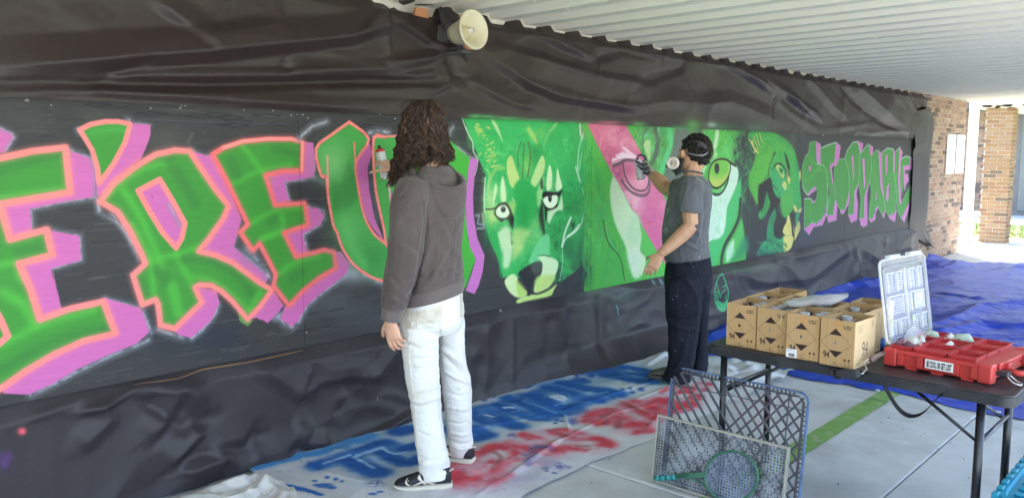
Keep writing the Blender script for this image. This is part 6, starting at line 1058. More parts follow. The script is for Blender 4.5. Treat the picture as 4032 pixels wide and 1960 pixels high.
bm = bmesh.new(); lbox(bm, .490, .05, .512, .86, .004, .013); obj('centre_rib', bm, M_CLR2, lid)
M_EMB = mat('emboss', (.42, .44, .47), .3, alpha=.8); bm = bmesh.new(); tube(bm, [lp(u, v, .012) for u, v in rrect(.66, .345, .88, .53, .03, 4)], .0022, 6, closed=True); obj('badge_frame', bm, M_CLR2, lid, True)
bm = bmesh.new(); lbox(bm, .665, .35, .875, .525, .0045, .0085); obj('badge_plate', bm, M_EMB, lid)
bm = bmesh.new()
for poly_ in ([(.70, .49), (.76, .47), (.80, .44), (.86, .40), (.86, .42), (.81, .46), (.86, .46), (.86, .50), (.72, .515)], [(.69, .385), (.79, .40), (.79, .42), (.69, .405)]):
    bm.faces.new([bm.verts.new(lp(u, v, .0098)) for u, v in poly_])
obj('badge_bolt', bm, mat('emboss_white', (.75, .77, .8), .3), lid)
bm = bmesh.new(); lbox(bm, .545, .20, .60, .26, .016, .018); obj('green_mark', bm, mat('green_mark', (.45, .62, .35), .6), lid)
# things in the bins
def world_og(x, y, z): return (Matrix.Translation(OL) @ Matrix.Rotation(RZ, 4, 'Z')) @ Vector((x, y, z))
M_CAPW = mat('capw', (.66, .68, .64), .5, var=.1); M_MASK = mat('mask_green', (.42, .52, .42), .6, var=.15); M_DUST = mat('dusty_purple', (.16, .07, .09), .7, var=.3, scale=40)
def blob_thing(name, pts, r, m, lab, cat, n=10, ratio=1.0):
    bm = bmesh.new(); tube(bm, [world_og(*p) for p in pts], r, n, ratio=ratio); return tag(obj(name, bm, m, None, True), lab, cat)
blob_thing('marker_pen', [(.20, -.135, .056), (.21, -.15, .068), (.222, -.172, .092)], [.010, .0115, .010], M_CAPW, 'white stubby marker leaning in a middle bin of the red organiser', 'marker')
blob_thing('dark_cap', [(.245, -.20, .052), (.255, -.185, .06), (.262, -.172, .062)], [.013, .016, .012], mat('dark_slate', (.08, .09, .11), .5), 'dark slate cap lying beside the white marker in the organiser', 'cap')
blob_thing('paint_mask', [(.34, -.135, .06), (.335, -.155, .085), (.34, -.185, .092), (.35, -.20, .07)], [.014, .024, .024, .014], M_MASK, 'pale green dusty cap leaning in a rear bin of the organiser', 'cap')
blob_thing('nozzle_cap', [(.33, -.118, .06), (.325, -.125, .09), (.33, -.132, .102)], [.012, .015, .010], M_CAPW, 'pale grey nozzle cap standing beside the green cap in the organiser', 'cap')
blob_thing('white_spray_tip', [(.30, -.112, .06), (.296, -.116, .080), (.298, -.12, .086)], [.009, .011, .008], M_CAPW, 'small white cap at the left of the rear middle bin', 'cap')
blob_thing('black_spray_tip', [(.31, -.155, .062), (.318, -.165, .078), (.33, -.165, .08)], [.010, .015, .010], M_BLKP, 'black cap lying in front of the pale green one in the organiser', 'cap')
blob_thing('green_cap', [(.34, -.07, .055), (.335, -.055, .085), (.34, -.035, .090), (.345, -.02, .07)], [.014, .020, .020, .012], M_MASK, 'pale green cap in the bin by the hinge, far corner of the organiser', 'cap')
blob_thing('purple_spray_tip', [(.05, -.03, .06), (.048, -.034, .098), (.05, -.040, .110)], [.013, .010, .006], M_DUST, 'dusty purple nozzle sticking up in the near hinge bin', 'nozzle')
blob_thing('purple_lump', [(.05, -.05, .075), (.06, -.065, .088), (.075, -.078, .080)], [.012, .017, .012], M_DUST, 'dusty purple cap lying in the near hinge bin', 'cap')
blob_thing('white_stick', [(.175, -.085, .062), (.185, -.07, .085), (.20, -.058, .098)], [.007, .010, .009], M_CAPW, 'white cap standing in the middle hinge bin beside the plastic bag', 'cap')
bm = bmesh.new(); g_ = [(a, b) for b in range(9) for a in range(13)]; V_ = []
for a, b in g_:
    u, v = a/12, b/8; p = world_og(.07+.20*u, -.035-.075*v+.02*u, .088+.045*math.sin(u*PI)*(1-.5*v)+.012*u+.010*float(1-2*abs(vnoise(np.array([u*4.0]), np.array([v*3.0]), None, 7)[0]))); V_.append(bm.verts.new(p))
for b in range(8):
    for a in range(12): bm.faces.new((V_[b*13+a], V_[b*13+a+1], V_[(b+1)*13+a+1], V_[(b+1)*13+a]))
tag(obj('plastic_bag', bm, mat('bag_clear', (.80, .80, .82), .2, spec=.6, alpha=.36), None, True), 'thin clear plastic bag lying over the hinge-side bins of the organiser', 'plastic bag')
blob_thing('bag_filling', [(.10, -.06, .07), (.13, -.055, .095), (.16, -.06, .075)], [.014, .02, .012], mat('cream_caps', (.62, .66, .52), .6, var=.2, scale=60), 'cream caps showing inside the clear plastic bag', 'caps')
# blue tape roll, scraper handle, roller
tpz = at_z(3452, 1372, TZ)
bm = bmesh.new(); lathe(bm, [(.020, 0), (.034, 0), (.034, .046), (.020, .046), (.020, 0)], 24, o=(tpz.x, tpz.y, TZ+.001)); tag(obj('tape_roll', bm, mat('tape_blue', lin(26, 92, 176), .5), None, True), 'roll of blue masking tape standing between the boxes and the organiser', 'tape roll')
ro = empty('paint_roller', (3.24, 1.20, TZ), 0, 'small paint roller with grey foam sleeve hanging at the table edge', 'paint roller')
bm = bmesh.new(); c = [at_depth(3298, 1468, 3.18), at_depth(3384, 1470, 3.10)]; d = (c[1]-c[0]).normalized(); tube(bm, [c[0]-d*.001, c[0]+d*.004, c[0]+d*.012, c[1]-d*.012, c[1]-d*.004, c[1]+d*.001], [.008, .0145, .0175, .0175, .0145, .008], 16); obj('foam_sleeve', bm, mat('foam_grey', lin(58, 60, 64), .9, bump=.6, bscale=500), ro, True, True)
bm = bmesh.new(); tube(bm, [c[1], c[1]+d*.014, at_depth(3402, 1462, 3.12), at_depth(3414, 1452, 3.13), at_depth(3408, 1440, 3.15), at_depth(3402, 1428, 3.17), at_depth(3415, 1415, 3.18), at_depth(3430, 1410, 3.185)], .0026, 8); obj('wire_frame', bm, M_STEEL, ro, True, True)
bm = bmesh.new(); tube(bm, [at_depth(3428, 1418, 3.18), at_depth(3434, 1412, 3.185), at_depth(3446, 1404, 3.19), at_depth(3462, 1396, 3.21), at_depth(3490, 1388, 3.26)], [.011, .013, .011, .0095, .010], 12); obj('handle', bm, mat('handle_wood', lin(120, 98, 92), .7, var=.25, scale=40), ro, True, True)
bm = bmesh.new(); q = at_depth(3275, 1465, 3.19); lathe(bm, [(0, -.006), (.008, -.006), (.010, 0), (.008, .006), (0, .006)], 12, Matrix.Translation(q) @ Matrix.Rotation(1.57, 4, 'X')); obj('end_cap', bm, M_BLKP, ro, True, True)
# ================================================================== GRATE, PERFORATED SHEET, RACKET leaning on the table legs
def frame_pts(O, U, V): return lambda u, v, n=0.0: O+U*u+V*v+U.cross(V).normalized()*n
M_GRT = mat('grate_grey', lin(76, 76, 86), .55, var=.2, scale=14, dirt=lin(120, 62, 78), dscale=7, damt=.4); M_GRB = mat('grate_blue', lin(88, 114, 156), .55, var=.2, scale=12, dirt=lin(60, 60, 70), dscale=9, damt=.7)
gO = Vector((3.262, 2.045, .002)); gU = Vector((0, -1, 0)); gV = Vector((.07, 0, .535)).normalized(); gp = frame_pts(gO, gU, gV); GW, GH = .675, .545
gr = empty('plastic_grate', gO, 0, 'dark plastic lattice grate with blue-sprayed rim leaning on the table legs', 'grate')
def gbar(a, b, w, d, m, nm, n0=0.0):
    bm = bmesh.new(); A, B = Vector((a[0], a[1])), Vector((b[0], b[1])); t = (B-A).normalized(); s = Vector((-t.y, t.x))*w/2; q = []
    for n in (n0, n0+d):
        for p in (A-s, B-s, B+s, A+s): q.append(bm.verts.new(gp(p.x, p.y, n)))
    for f in ((0, 1, 2, 3), (7, 6, 5, 4), (0, 4, 5, 1), (1, 5, 6, 2), (2, 6, 7, 3), (3, 7, 4, 0)): bm.faces.new([q[k] for k in f])
    bmesh.ops.recalc_face_normals(bm, faces=bm.faces); return obj(nm, bm, m, gr, world=True)
def clip(u, v, du, dv, u0, v0, u1, v1):
    t0, t1 = -9, 9
    for p, d, lo, hi in ((u, du, u0, u1), (v, dv, v0, v1)):
        a, b = (lo-p)/d, (hi-p)/d; t0 = max(t0, min(a, b)); t1 = min(t1, max(a, b))
    return (u+du*t0, v+dv*t0), (u+du*t1, v+dv*t1), t1-t0
an = math.radians(50); sp_ = .041
for sg, n0 in ((1, 0.0), (-1, .0005)):
    for k in range(-20, 40):
        a, b, L = clip(k*sp_/math.sin(an), 0, math.cos(an)*sg, math.sin(an), .012, .010, GW-.022, GH-.026)
        if L > .02:
            hole = False
            if a[0] < .03 and b[1] > GH-.09 and sg > 0: continue
            gbar(a, b, .0072, .011, M_GRT, 'lattice_bar', n0)
for v, d in ((GH-.002, 0), (GH-.022, 0)): gbar((.055, v), (GW-.045, v), .0055, .018, M_GRB if v > GH-.01 else M_GRT, 'rim_bar', .0007)
for u in (GW-.002, GW-.022): gbar((u, .0), (u, GH-.045), .0055, .018, M_GRB if u > GW-.01 else M_GRT, 'rim_bar', .0011)
for u in (.003, .018): gbar((u, .0), (u, GH-.06), .0045, .016, M_GRT if u > .01 else M_GRB, 'rim_bar', .0014)
gbar((.02, .004), (GW-.03, .004), .006, .016, M_GRT, 'rim_bar', .0017); gbar((.02, GH-.085), (GW-.02, GH-.075), .004, .006, M_GRT, 'rim_bar', .012); gbar((GW-.085, .01), (GW-.085, GH-.03), .004, .006, M_GRT, 'rim_bar', .0125)
bm = bmesh.new(); tube(bm, [gp(GW-.045+.043*math.sin(t), GH-.045+.043*math.cos(t), .009) for t in np.linspace(0, PI/2, 8)], .006, 6); obj('rim_corner', bm, M_GRB, gr, True, True)
for k in range(30): gbar((.062+k*.0188, GH-.021), (.062+k*.0188, GH-.004), .004, .012, M_GRT, 'rim_tooth', .0023)
for k in range(24): gbar((GW-.021, .02+k*.0202), (GW-.004, .02+k*.0202), .004, .012, M_GRT, 'rim_tooth', .0027)
# perforated sheet
sO = Vector((3.196, 2.068, .003)); sV = Vector((.045, 0, .32)).normalized(); sp = frame_pts(sO, gU, sV); SW, SH = .655, .318
ps = empty('perforated_sheet', sO, 0, 'grey perforated metal sheet dusted with white spray, leaning in front of the lattice grate', 'metal sheet')
m, t, p = new_mat('sprayed_metal'); N = t.nodes; L = t.links; tc = N.new('ShaderNodeTexCoord'); n1 = N.new('ShaderNodeTexNoise'); n1.inputs['Scale'].default_value = 8; n1.inputs['Detail'].default_value = 5; L.new(tc.outputs['Object'], n1.inputs[0])
cr = N.new('ShaderNodeValToRGB'); cr.color_ramp.elements[0].position = .40; cr.color_ramp.elements[0].color = (*lin(82, 84, 92), 1); cr.color_ramp.elements[1].position = .68; cr.color_ramp.elements[1].color = (*lin(176, 184, 198), 1); L.new(n1.outputs[0], cr.inputs[0]); L.new(cr.outputs[0], p.inputs['Base Color']); p.inputs['Roughness'].default_value = .5; p.inputs['Metallic'].default_value = .25
bm = bmesh.new(); nu, nv = 46, 22; cu, cv2 = (SW-.02)/nu, (SH-.02)/nv
for i in range(nu):
    for j in range(nv):
        u0, v0 = .01+i*cu, .01+j*cv2; wd = (i+j) % 2; hu, hv = (cu*.26, cu*.42) if wd else (cu*.40, cu*.27)
        hu *= rng.uniform(.85, 1.15); c_ = (u0+cu/2, v0+cv2/2)
        o_ = [bm.verts.new(sp(u, v, .004)) for u, v in ((u0, v0), (u0+cu, v0), (u0+cu, v0+cv2), (u0, v0+cv2))]; h_ = [bm.verts.new(sp(c_[0]+a*hu, c_[1]+b*hv, .004)) for a, b in ((-1, -1), (1, -1), (1, 1), (-1, 1))]; k_ = [bm.verts.new(sp(c_[0]+a*hu, c_[1]+b*hv, .002)) for a, b in ((-1, -1), (1, -1), (1, 1), (-1, 1))]
        for k in range(4): bm.faces.new((o_[k], o_[(k+1) % 4], h_[(k+1) % 4], h_[k])); bm.faces.new((h_[k], h_[(k+1) % 4], k_[(k+1) % 4], k_[k]))
bmesh.ops.remove_doubles(bm, verts=bm.verts, dist=1e-5); bmesh.ops.recalc_face_normals(bm, faces=bm.faces); obj('mesh_sheet', bm, m, ps, world=True)
M_EDGE = mat('sheet_edge', lin(176, 172, 160), .45, metal=.2, var=.1)
for a, b in (((0, SH-.004), (SW, SH-.004)), ((.004, .008), (.004, SH-.008)), ((SW-.004, .008), (SW-.004, SH-.008)), ((0, .004), (SW, .004))):
    bm = bmesh.new(); A, B = Vector(a), Vector(b); tt = (B-A).normalized(); s = Vector((-tt.y, tt.x))*.0042; q = []
    for n in (-.012, .006):
        for pp in (A-s, B-s, B+s, A+s): q.append(bm.verts.new(sp(pp.x, pp.y, n)))
    for f in ((0, 1, 2, 3), (7, 6, 5, 4), (0, 4, 5, 1), (1, 5, 6, 2), (2, 6, 7, 3), (3, 7, 4, 0)): bm.faces.new([q[k] for k in f])
    bmesh.ops.recalc_face_normals(bm, faces=bm.faces); obj('edge_strip', bm, M_EDGE, ps, world=True)
# racket
rk = empty('toy_racket', sp(.38, 0.0, .02), 0, 'green toy racket with turquoise grip leaning on the perforated sheet', 'racket')
M_RK = mat('racket_green', lin(62, 112, 90), .45, var=.15, scale=20); M_GRIP = mat('racket_grip', lin(50, 146, 146), .5, var=.15, scale=25)
def rp(px, py, n):                                       # point on the sheet's plane seen at a pixel, lifted by n
    v = ray(px, py); nn = gU.cross(sV).normalized()
    if nn.dot(v) > 0: nn = -nn
    q = sO+nn*(.004+n); k = (q-Vector((0, 0, H))).dot(nn)/v.dot(nn); return Vector((0, 0, H))+v*k
hcx, hcy, hrx, hry = 2880, 1874, 104, 99
hd = [rp(hcx+hrx*math.cos(t), hcy+hry*math.sin(t), .016) for t in np.linspace(0, 2*PI, 49)[:-1]]
bm = bmesh.new(); tube(bm, hd, .0058, 8, closed=True); obj('hoop', bm, M_RK, rk, True, True)
bm = bmesh.new(); tube(bm, [rp(2782, 1862, .014), rp(2720, 1866, .012), rp(2660, 1871, .012)], [.006, .0085, .009], 8); tube(bm, [rp(2782, 1872, .018), rp(2720, 1874, .017), rp(2660, 1876, .016)], [.005, .0065, .007], 8); obj('shaft', bm, M_RK, rk, True, True)
bm = bmesh.new(); tube(bm, catmull([rp(2690, 1874, .014), rp(2745, 1890, .014), rp(2775, 1910, .015), rp(2800, 1938, .016)], 4), .0045, 8); obj('throat', bm, M_RK, rk, True, True)
gx = [2662, 2642, 2640, 2622, 2620, 2602, 2600, 2580]
for k in range(4):
    bm = bmesh.new(); tube(bm, [rp(2662-21*k, 1876+1.6*k, .014), rp(2643-21*k, 1877.5+1.6*k, .014)], .0128, 12); obj('grip_ring', bm, M_GRIP, rk, True, True)
bm = bmesh.new()
for k in range(-8, 9):
    f_ = k/8.6; s_ = math.sqrt(1-f_*f_)
    tube(bm, [rp(hcx+hrx*f_, hcy-hry*s_, .0165), rp(hcx+hrx*f_, hcy+hry*s_, .0165)], .0009, 4); tube(bm, [rp(hcx-hrx*s_, hcy+hry*f_, .0178), rp(hcx+hrx*s_, hcy+hry*f_, .0178)], .0009, 4)
o = obj('strings', bm, mat('racket_string', lin(120, 140, 176), .5), rk, world=True); o['kind'] = 'stuff'
# teal tote at the near end
M_TOTE = mat('tote_teal', lin(20, 136, 164), .35, var=.05, spec=.5)
tt_ = empty('storage_tote', (3.48, .40, 0), 0, 'turquoise plastic storage tote with ribbed lid at the lower right corner', 'tote')
bm = bmesh.new(); loft(bm, [((3.48, .40, z), (a, 0, 0), (0, b, 0)) for z, a, b in ((.0, .27, .19), (.02, .28, .2), (.31, .30, .215))], 24, ex=8); obj('tub', bm, M_TOTE, tt_, world=True)
bm = bmesh.new(); loft(bm, [((3.48, .40, z), (a, 0, 0), (0, b, 0)) for z, a, b in ((.315, .325, .236), (.322, .330, .241), (.345, .330, .241), (.352, .322, .233), (.353, .305, .218), (.340, .300, .213))], 32, ex=7); l = obj('lid', bm, M_TOTE, tt_, world=True)
for k in range(9):
    bm = bmesh.new(); x = 3.20+k*.07; box(bm, (x-.012, .21, .341), (x+.012, .40+.19, .352), .004); obj('lid_rib', bm, M_TOTE, l, world=True)
for k in range(8):
    bm = bmesh.new(); x = 3.215+k*.072; box(bm, (x-.02, .626, .330), (x+.02, .648, .357), .004); obj('hinge_knuckle', bm, M_TOTE, l, world=True)
# notices on the brick end
def notice(x0, x1, z0, z1, kind, lab):
    w, h = x1-x0, z1-z0; c = Canvas(0, w, 0, h, .0016, (226, 226, 224)); P = Painter([c], lambda x, y: (x*w, (1-y)*h)); P.scale = lambda fn, pts: .001
    if kind == 0:
        P.poly([(.05, .02), (.26, .02), (.2, .12), (.08, .13)], (150, 176, 190), 3); P.stroke([(.36, .115), (.92, .115)], (120, 124, 130), 12, 3, .8); P.stroke([(.1, .12), (.25, .12)], (90, 110, 120), 8, 2, .8)
        for k, (a, b) in enumerate([(.18, .84), (.2, .46), (.16, .82), (.14, .56), (.16, .72), (.14, .86), (.14, .84), (.14, .5), (.12, .84), (.12, .7), (.1, .3)]): P.stroke([(a, .215+k*.074), (b, .215+k*.074)], (130, 132, 136), 10, 3, .8); P.stroke([(a, .222+k*.074), (b-.1, .222+k*.074)], (100, 104, 110), 5, 2, .5, dry=60)
    else:
        P.poly([(.04, .03), (.2, .02), (.18, .13), (.06, .13)], (160, 186, 196), 3); P.stroke([(.52, .055), (.86, .055)], (120, 124, 130), 10, 3, .8); P.stroke([(.1, .13), (.92, .13)], (120, 124, 130), 11, 3, .8)
        for y in (.175, .46, .73): P.stroke([(.0, y), (1, y)], (90, 90, 92), 4, 1, .9)
        for a, b, y in [(.1, .45, .21), (.6, .86, .29), (.5, .86, .35), (.1, .45, .50), (.55, .82, .54), (.5, .84, .60), (.55, .8, .65), (.1, .5, .77), (.55, .85, .83), (.58, .75, .88)]: P.stroke([(a, y), (b, y)], (140, 142, 146), 8, 3, .8)
        P.stroke([(.25, .27), (.25, .40)], (150, 150, 152), 7, 2); P.stroke([(.15, .41), (.38, .41)], (120, 120, 122), 6, 2); P.stroke([(.15, .58), (.32, .54)], (110, 112, 116), 10, 3); P.stroke([(.15, .70), (.35, .66)], (110, 112, 116), 10, 3); P.stroke([(.22, .80), (.34, .84), (.3, .94), (.16, .94), (.16, .84)], (170, 176, 180), 8, 3, .9, smooth=4, closed=True)
    e = empty('notice_board', ((x0+x1)/2, 3.64, z0), 0, lab, 'notice')
    bm = bmesh.new(); box(bm, (x0, 3.631, z0), (x1, 3.639, z1), .001, seg=1); me = bpy.data.meshes.new('panel'); bm.to_mesh(me); bm.free(); set_uv(me, lambda p, q, r: ((p-x0)/w, (r-z0)/h)); link('panel', me, image_mat('notice_print', c.image('notice'), .4, bump=0, var=.02), e, world=True)
    for x in (x0+.02, x1-.02):
        for z in (z0+.015, z1-.015): bm = bmesh.new(); lathe(bm, [(0, -.004), (.005, -.003), (.005, 0)], 8, Matrix.Translation((x, 3.631, z)) @ Matrix.Rotation(PI/2, 4, 'X').inverted()); obj('screw', bm, M_STEEL, e, world=True)
notice(13.50, 13.95, 1.265, 1.862, 0, 'white notice with a column of grey text lines, left one on the brick')
notice(14.00, 14.455, 1.262, 1.866, 1, 'white notice split into boxed picture panels, right one on the brick')
# ================================================================== PEOPLE
M_SKIN = mat('skin', lin(214, 166, 140), .55, var=.10, scale=18, bump=.12, bscale=160, dirt=lin(196, 120, 100), dscale=12, damt=.35)
M_SKIN2 = mat('skin_tan', lin(206, 158, 126), .55, var=.10, scale=18, bump=.12, bscale=160, dirt=lin(190, 128, 98), dscale=12, damt=.4)
class Fig:
    def __init__(s, dep, phi): s.dep = dep; p = math.radians(phi); s.c, s.s = math.cos(p), math.sin(p); s.ax = RGT*s.c+FWD*s.s; s.fx = (-RGT*s.s+FWD*s.c)
    def U(s, px, py, dd=0.0): return at_depth(px, py, s.dep-dd)
    def sc(s, dd=0.0): return FPX/(s.dep-dd)
    def ring(s, xl, yl, xr, yr, A=None, dd=0.0, ratio=None, tilt=.75):
        c = s.U((xl+xr)/2, (yl+yr)/2, dd); w = (xr-xl)/2/s.sc(dd); slope = -(yr-yl)/max(xr-xl, 1)*tilt
        if A is None: a, b = RGT*w, FWD*w*(ratio or 1.0); return (c, a+UP*slope*w, b)
        A = min(A, w*.98/max(abs(s.c), .05)); B = math.sqrt(max(w*w-(A*s.c)**2, (.35*A)**2))/max(abs(s.s), .3); a, b = s.ax*A, s.fx*B
        return (c, a+UP*slope*a.dot(RGT), b+UP*slope*b.dot(RGT))
def capsule_chain(bm, pts, rs, n=10): tube(bm, catmull([(*Vector(p),) for p in pts], 4), [float(x) for x in np.interp(np.linspace(0, len(pts)-1, (len(pts)-1)*4+1), range(len(pts)), rs)], n)
def ball(bm, c, r):
    q = bmesh.ops.create_icosphere(bm, subdivisions=2, radius=1.0)['verts']; r = r if isinstance(r, (tuple, list)) else (r, r, r)
    for v in q: v.co = Vector(c)+Vector((v.co.x*r[0], v.co.y*r[1], v.co.z*r[2]))
def finger(bm, base, f, n, lens, curl, r, side=None):
    p = [Vector(base)]; d = Vector(f).normalized(); nn = Vector(n).normalized(); R = [r*1.05]
    ax = d.cross(nn).normalized()
    for l, c in zip(lens, curl):
        d = (Matrix.Rotation(math.radians(-c), 3, ax) @ d).normalized(); p.append(p[-1]+d*l); R.append(R[-1]*.93)
    tube(bm, p, R, 8); ball(bm, p[-1], R[-1]); 
    for q, rr in zip(p[1:-1], R[1:-1]): ball(bm, q, rr*1.03)
    return p
def hand(bm, w, f, n, sgn, curls, spread=1.0, thumb=None, k=1.0):
    """w wrist, f towards the fingers, n out of the back of the hand, sgn +1/-1 the thumb's side; curls per finger"""
    w, f, n = Vector(w), Vector(f).normalized(), Vector(n).normalized(); n = (n-f*n.dot(f)).normalized(); s = f.cross(n).normalized()*sgn
    rings = [(w-f*.02*k, s*.026*k, n*.021*k), (w+f*.012*k, s*.029*k, n*.019*k), (w+f*.05*k, s*.039*k, n*.016*k), (w+f*.085*k, s*.042*k, n*.013*k), (w+f*.098*k, s*.038*k, n*.009*k)]
    loft(bm, rings, 14)
    for i, (o, L) in enumerate(((.031, .074), (.0105, .083), (-.0105, .077), (-.031, .060))):
        b = w+f*(.086 if i < 3 else .080)*k+s*o*k; ff = (f+s*(o*1.6*spread)).normalized(); finger(bm, b, ff, n, [L*.46*k, L*.31*k, L*.25*k], curls[i], .0088*k if i < 3 else .0076*k)
    t = thumb or (25, 20, 10); b = w+f*.022*k+s*.030*k; d = (s*.75+f*.75-n*.25).normalized()
    loft(bm, [(w+f*.01*k+s*.012*k, f*.02*k, n*.015*k), (b+d*.02*k, f*.014*k, n*.013*k), (b+d*.035*k, f*.011*k, n*.011*k)], 10); finger(bm, b+d*.02*k, d, n, [.030*k, .030*k, .022*k], t, .0098*k)
def body_finish(bm, name, m, par, vox=.0042):
    me = remesh(bm, vox, 3, .5); return link(name, me, m, par, True, True)
def wrinkle(me, fn):
    global _NO
    co = get_co(me); no = get_no(me); v = co-np.array([0, 0, H]); v /= np.linalg.norm(v, axis=1)[:, None]; _NO = np.clip(-(no*v).sum(1)*1.6-.25, 0, 1); set_co(me, co+no*fn(co[:, 0], co[:, 1], co[:, 2], no)[:, None])
def rel(c): return lambda X, Y, Z: ((X-c.x)*RGT.x+(Y-c.y)*RGT.y, (X-c.x)*FWD.x+(Y-c.y)*FWD.y, Z-c.z)
def folds3(X, Y, Z, lines, fig):
    """creases drawn as pixel polylines, applied near the surface facing the camera"""
    co = np.stack([X, Y, Z], 1)-np.array([0, 0, H]); r = co@np.array(RGT); f = co@np.array(FWD); u = co[:, 2]
    fw = f*_cp-u*_sp; px = 2016+FPX*r/fw; py = 980+FPX*(-f*_sp-u*_cp)/fw; h = np.zeros_like(px)
    for pts, w, a in lines:
        P = np.array(pts, float); d = seg_dist(P, px, py, False); h += 1.5*a*np.clip(1-d/w, 0, 1)**1.5
    return h*(_NO if len(_NO) == len(h) else 1)
def patch(name, px_poly, target, off, m, par, step=6, thick=True):
    """cloth piece sewn on: a grid cast on to the garment"""
    bv = target; P = np.array(px_poly, float); x0, y0 = P.min(0); x1, y1 = P.max(0); nx, ny = int((x1-x0)/step)+2, int((y1-y0)/step)+2; V = {}; bm = bmesh.new(); o = Vector((0, 0, H))
    for j in range(ny):
        for i in range(nx):
            x, y = x0+i*step, y0+j*step
            if not inside(P, np.array([x]), np.array([y]))[0]: continue
            d = ray(x, y).normalized(); h = bv.ray_cast(o, d)
            if h[0] is not None: V[(i, j)] = bm.verts.new(h[0]+h[1]*off)
    for (i, j) in list(V):
        if (i+1, j) in V and (i, j+1) in V and (i+1, j+1) in V:
            q = [V[(i, j)], V[(i+1, j)], V[(i+1, j+1)], V[(i, j+1)]]
            if max((a.co-b.co).length for a in q for b in q) < .05: bm.faces.new(q[::-1])
    bmesh.ops.delete(bm, geom=[v for v in bm.verts if not v.link_faces], context='VERTS')
    bmesh.ops.recalc_face_normals(bm, faces=bm.faces); return obj(name, bm, m, par, True, True)
def bvh_of(o):
    me = o.data; mw = Matrix.Translation(o.parent.location); return BVHTree.FromPolygons([mw @ v.co for v in me.vertices], [tuple(p.vertices) for p in me.polygons])
def strand(bm, pts, r0, r1, n=3):
    k = len(pts); tube(bm, pts, [r0+(r1-r0)*(i/(k-1))**1.5 for i in range(k)], n, cap=False)
def hair_mat(name, cols):
    m, t, p = new_mat(name); N = t.nodes; L = t.links; g = N.new('ShaderNodeNewGeometry'); cr = N.new('ShaderNodeValToRGB'); e = cr.color_ramp.elements
    e[0].color = (*cols[0], 1); e[1].color = (*cols[-1], 1); e[1].position = 1.0
    for i, c in enumerate(cols[1:-1]): q = e.new((i+1)/(len(cols)-1)); q.color = (*c, 1)
    L.new(g.outputs['Random Per Island'], cr.inputs[0]); L.new(cr.outputs[0], p.inputs['Base Color']); p.inputs['Roughness'].default_value = .42; p.inputs['Specular IOR Level'].default_value = .5; return m
def sloft(bm, *a, **k): loft(bm, *a, **k); bmesh.ops.recalc_face_normals(bm, faces=bm.faces)
def shoe_rings(prof, O, f, s, z=UP):
    """prof rows: x along, half-width, low z, high z"""
    return [(O+f*x+UP*(a+b)/2, s*w, UP*(b-a)/2) for x, w, a, b in prof]

# ---------------------------------------------------------------- the near painter
F1 = Fig(3.82, 65); U = F1.U
p1c = at_z(1700, 1870); p1 = empty('person', (p1c.x, p1c.y, 0), 0, 'person with long curly brown hair, grey hoodie and white trousers spraying the letters', 'person')
cen = F1.U(1705, 740)
# body (one surface): head, neck, trunk, arms, hands, legs
bm = bmesh.new(); hc1 = U(1655, 520, .01); fdir = (F1.fx*.9+RGT*-.2).normalized(); side = fdir.cross(UP)
loft(bm, [(hc1+UP*z+fdir*o, side*a, fdir*b) for z, o, a, b in ((-.135, .05, .022, .022), (-.115, .035, .045, .05), (-.07, .02, .062, .078), (-.02, .005, .072, .092), (.03, .0, .074, .096), (.075, -.005, .062, .08), (.105, -.008, .035, .045), (.115, -.008, .01, .012))], 18)
ball(bm, hc1+fdir*.098-UP*.03, (.013, .018, .022)); ball(bm, hc1+fdir*.085-UP*.075, (.024, .018, .010)); ball(bm, hc1+fdir*.08-UP*.11, .022)
for s_ in (-1, 1): ball(bm, hc1+side*.074*s_-UP*.02, (.010, .016, .028))
capsule_chain(bm, [hc1-UP*.06-fdir*.02, U(1690, 640, 0), U(1700, 700, 0)], [.055, .055, .07])
loft(bm, [F1.ring(1630, 690, 1780, 690, .14), F1.ring(1615, 760, 1800, 760, .16), F1.ring(1620, 900, 1800, 900, .13), F1.ring(1625, 1080, 1790, 1060, .11), F1.ring(1630, 1220, 1780, 1180, .10)], 18)
Ls, Rs = U(1622, 748, .17), U(1775, 735, -.17)
Lw = U(1535, 1255, .23); capsule_chain(bm, [Ls, U(1604, 900, .2), U(1590, 1020, .21), U(1565, 1130, .225), Lw], [.055, .05, .043, .038, .027])
hand(bm, Lw, (U(1550, 1330, .235)-Lw), (-FWD*.75-RGT*.35), 1, [(14, 20, 14), (18, 26, 18), (22, 30, 20), (26, 34, 22)], 1.0, (10, 14, 10), .98)
Rw = at_depth(1556, 678, 4.36); Re = at_depth(1690, 752, 4.22); capsule_chain(bm, [Rs, Re, Rw], [.055, .045, .027])
fR = (at_depth(1500, 618, 4.43)-Rw); hand(bm, Rw, fR, (RGT*.62-FWD*.75+UP*.2), -1, [(8, 52, 50), (62, 60, 40), (66, 62, 40), (68, 62, 40)], .7, (6, 10, 10), .98)
for lx, dd0, dd1, y1 in (((1650, 1400), .08, .18, (1720, 1870)), ((1780, 1400), -.07, -.15, (1815, 1770))): capsule_chain(bm, [U(lx[0], 1230, dd0*.8), U(lx[0], lx[1], dd0+(dd1-dd0)*.28), U((lx[0]+y1[0])/2, 1600, dd0+(dd1-dd0)*.55), U(*y1, dd1)], [.045, .036, .034, .028])
body1 = body_finish(bm, 'body', M_SKIN, p1)
# ring
q = Lw+(U(1550, 1330, .235)-Lw).normalized()*.118; fd = (U(1552, 1335, .235)-Lw).normalized(); rp_ = U(1528, 1301, .235)
bm = bmesh.new(); tube(bm, [rp_+(fd.cross(FWD)).normalized()*.0098*math.cos(t)+FWD*.0098*math.sin(t) for t in np.linspace(0, 2*PI, 17)[:-1]], .0016, 6, closed=True); tag(obj('finger_ring', bm, M_STEEL, p1, True, True))
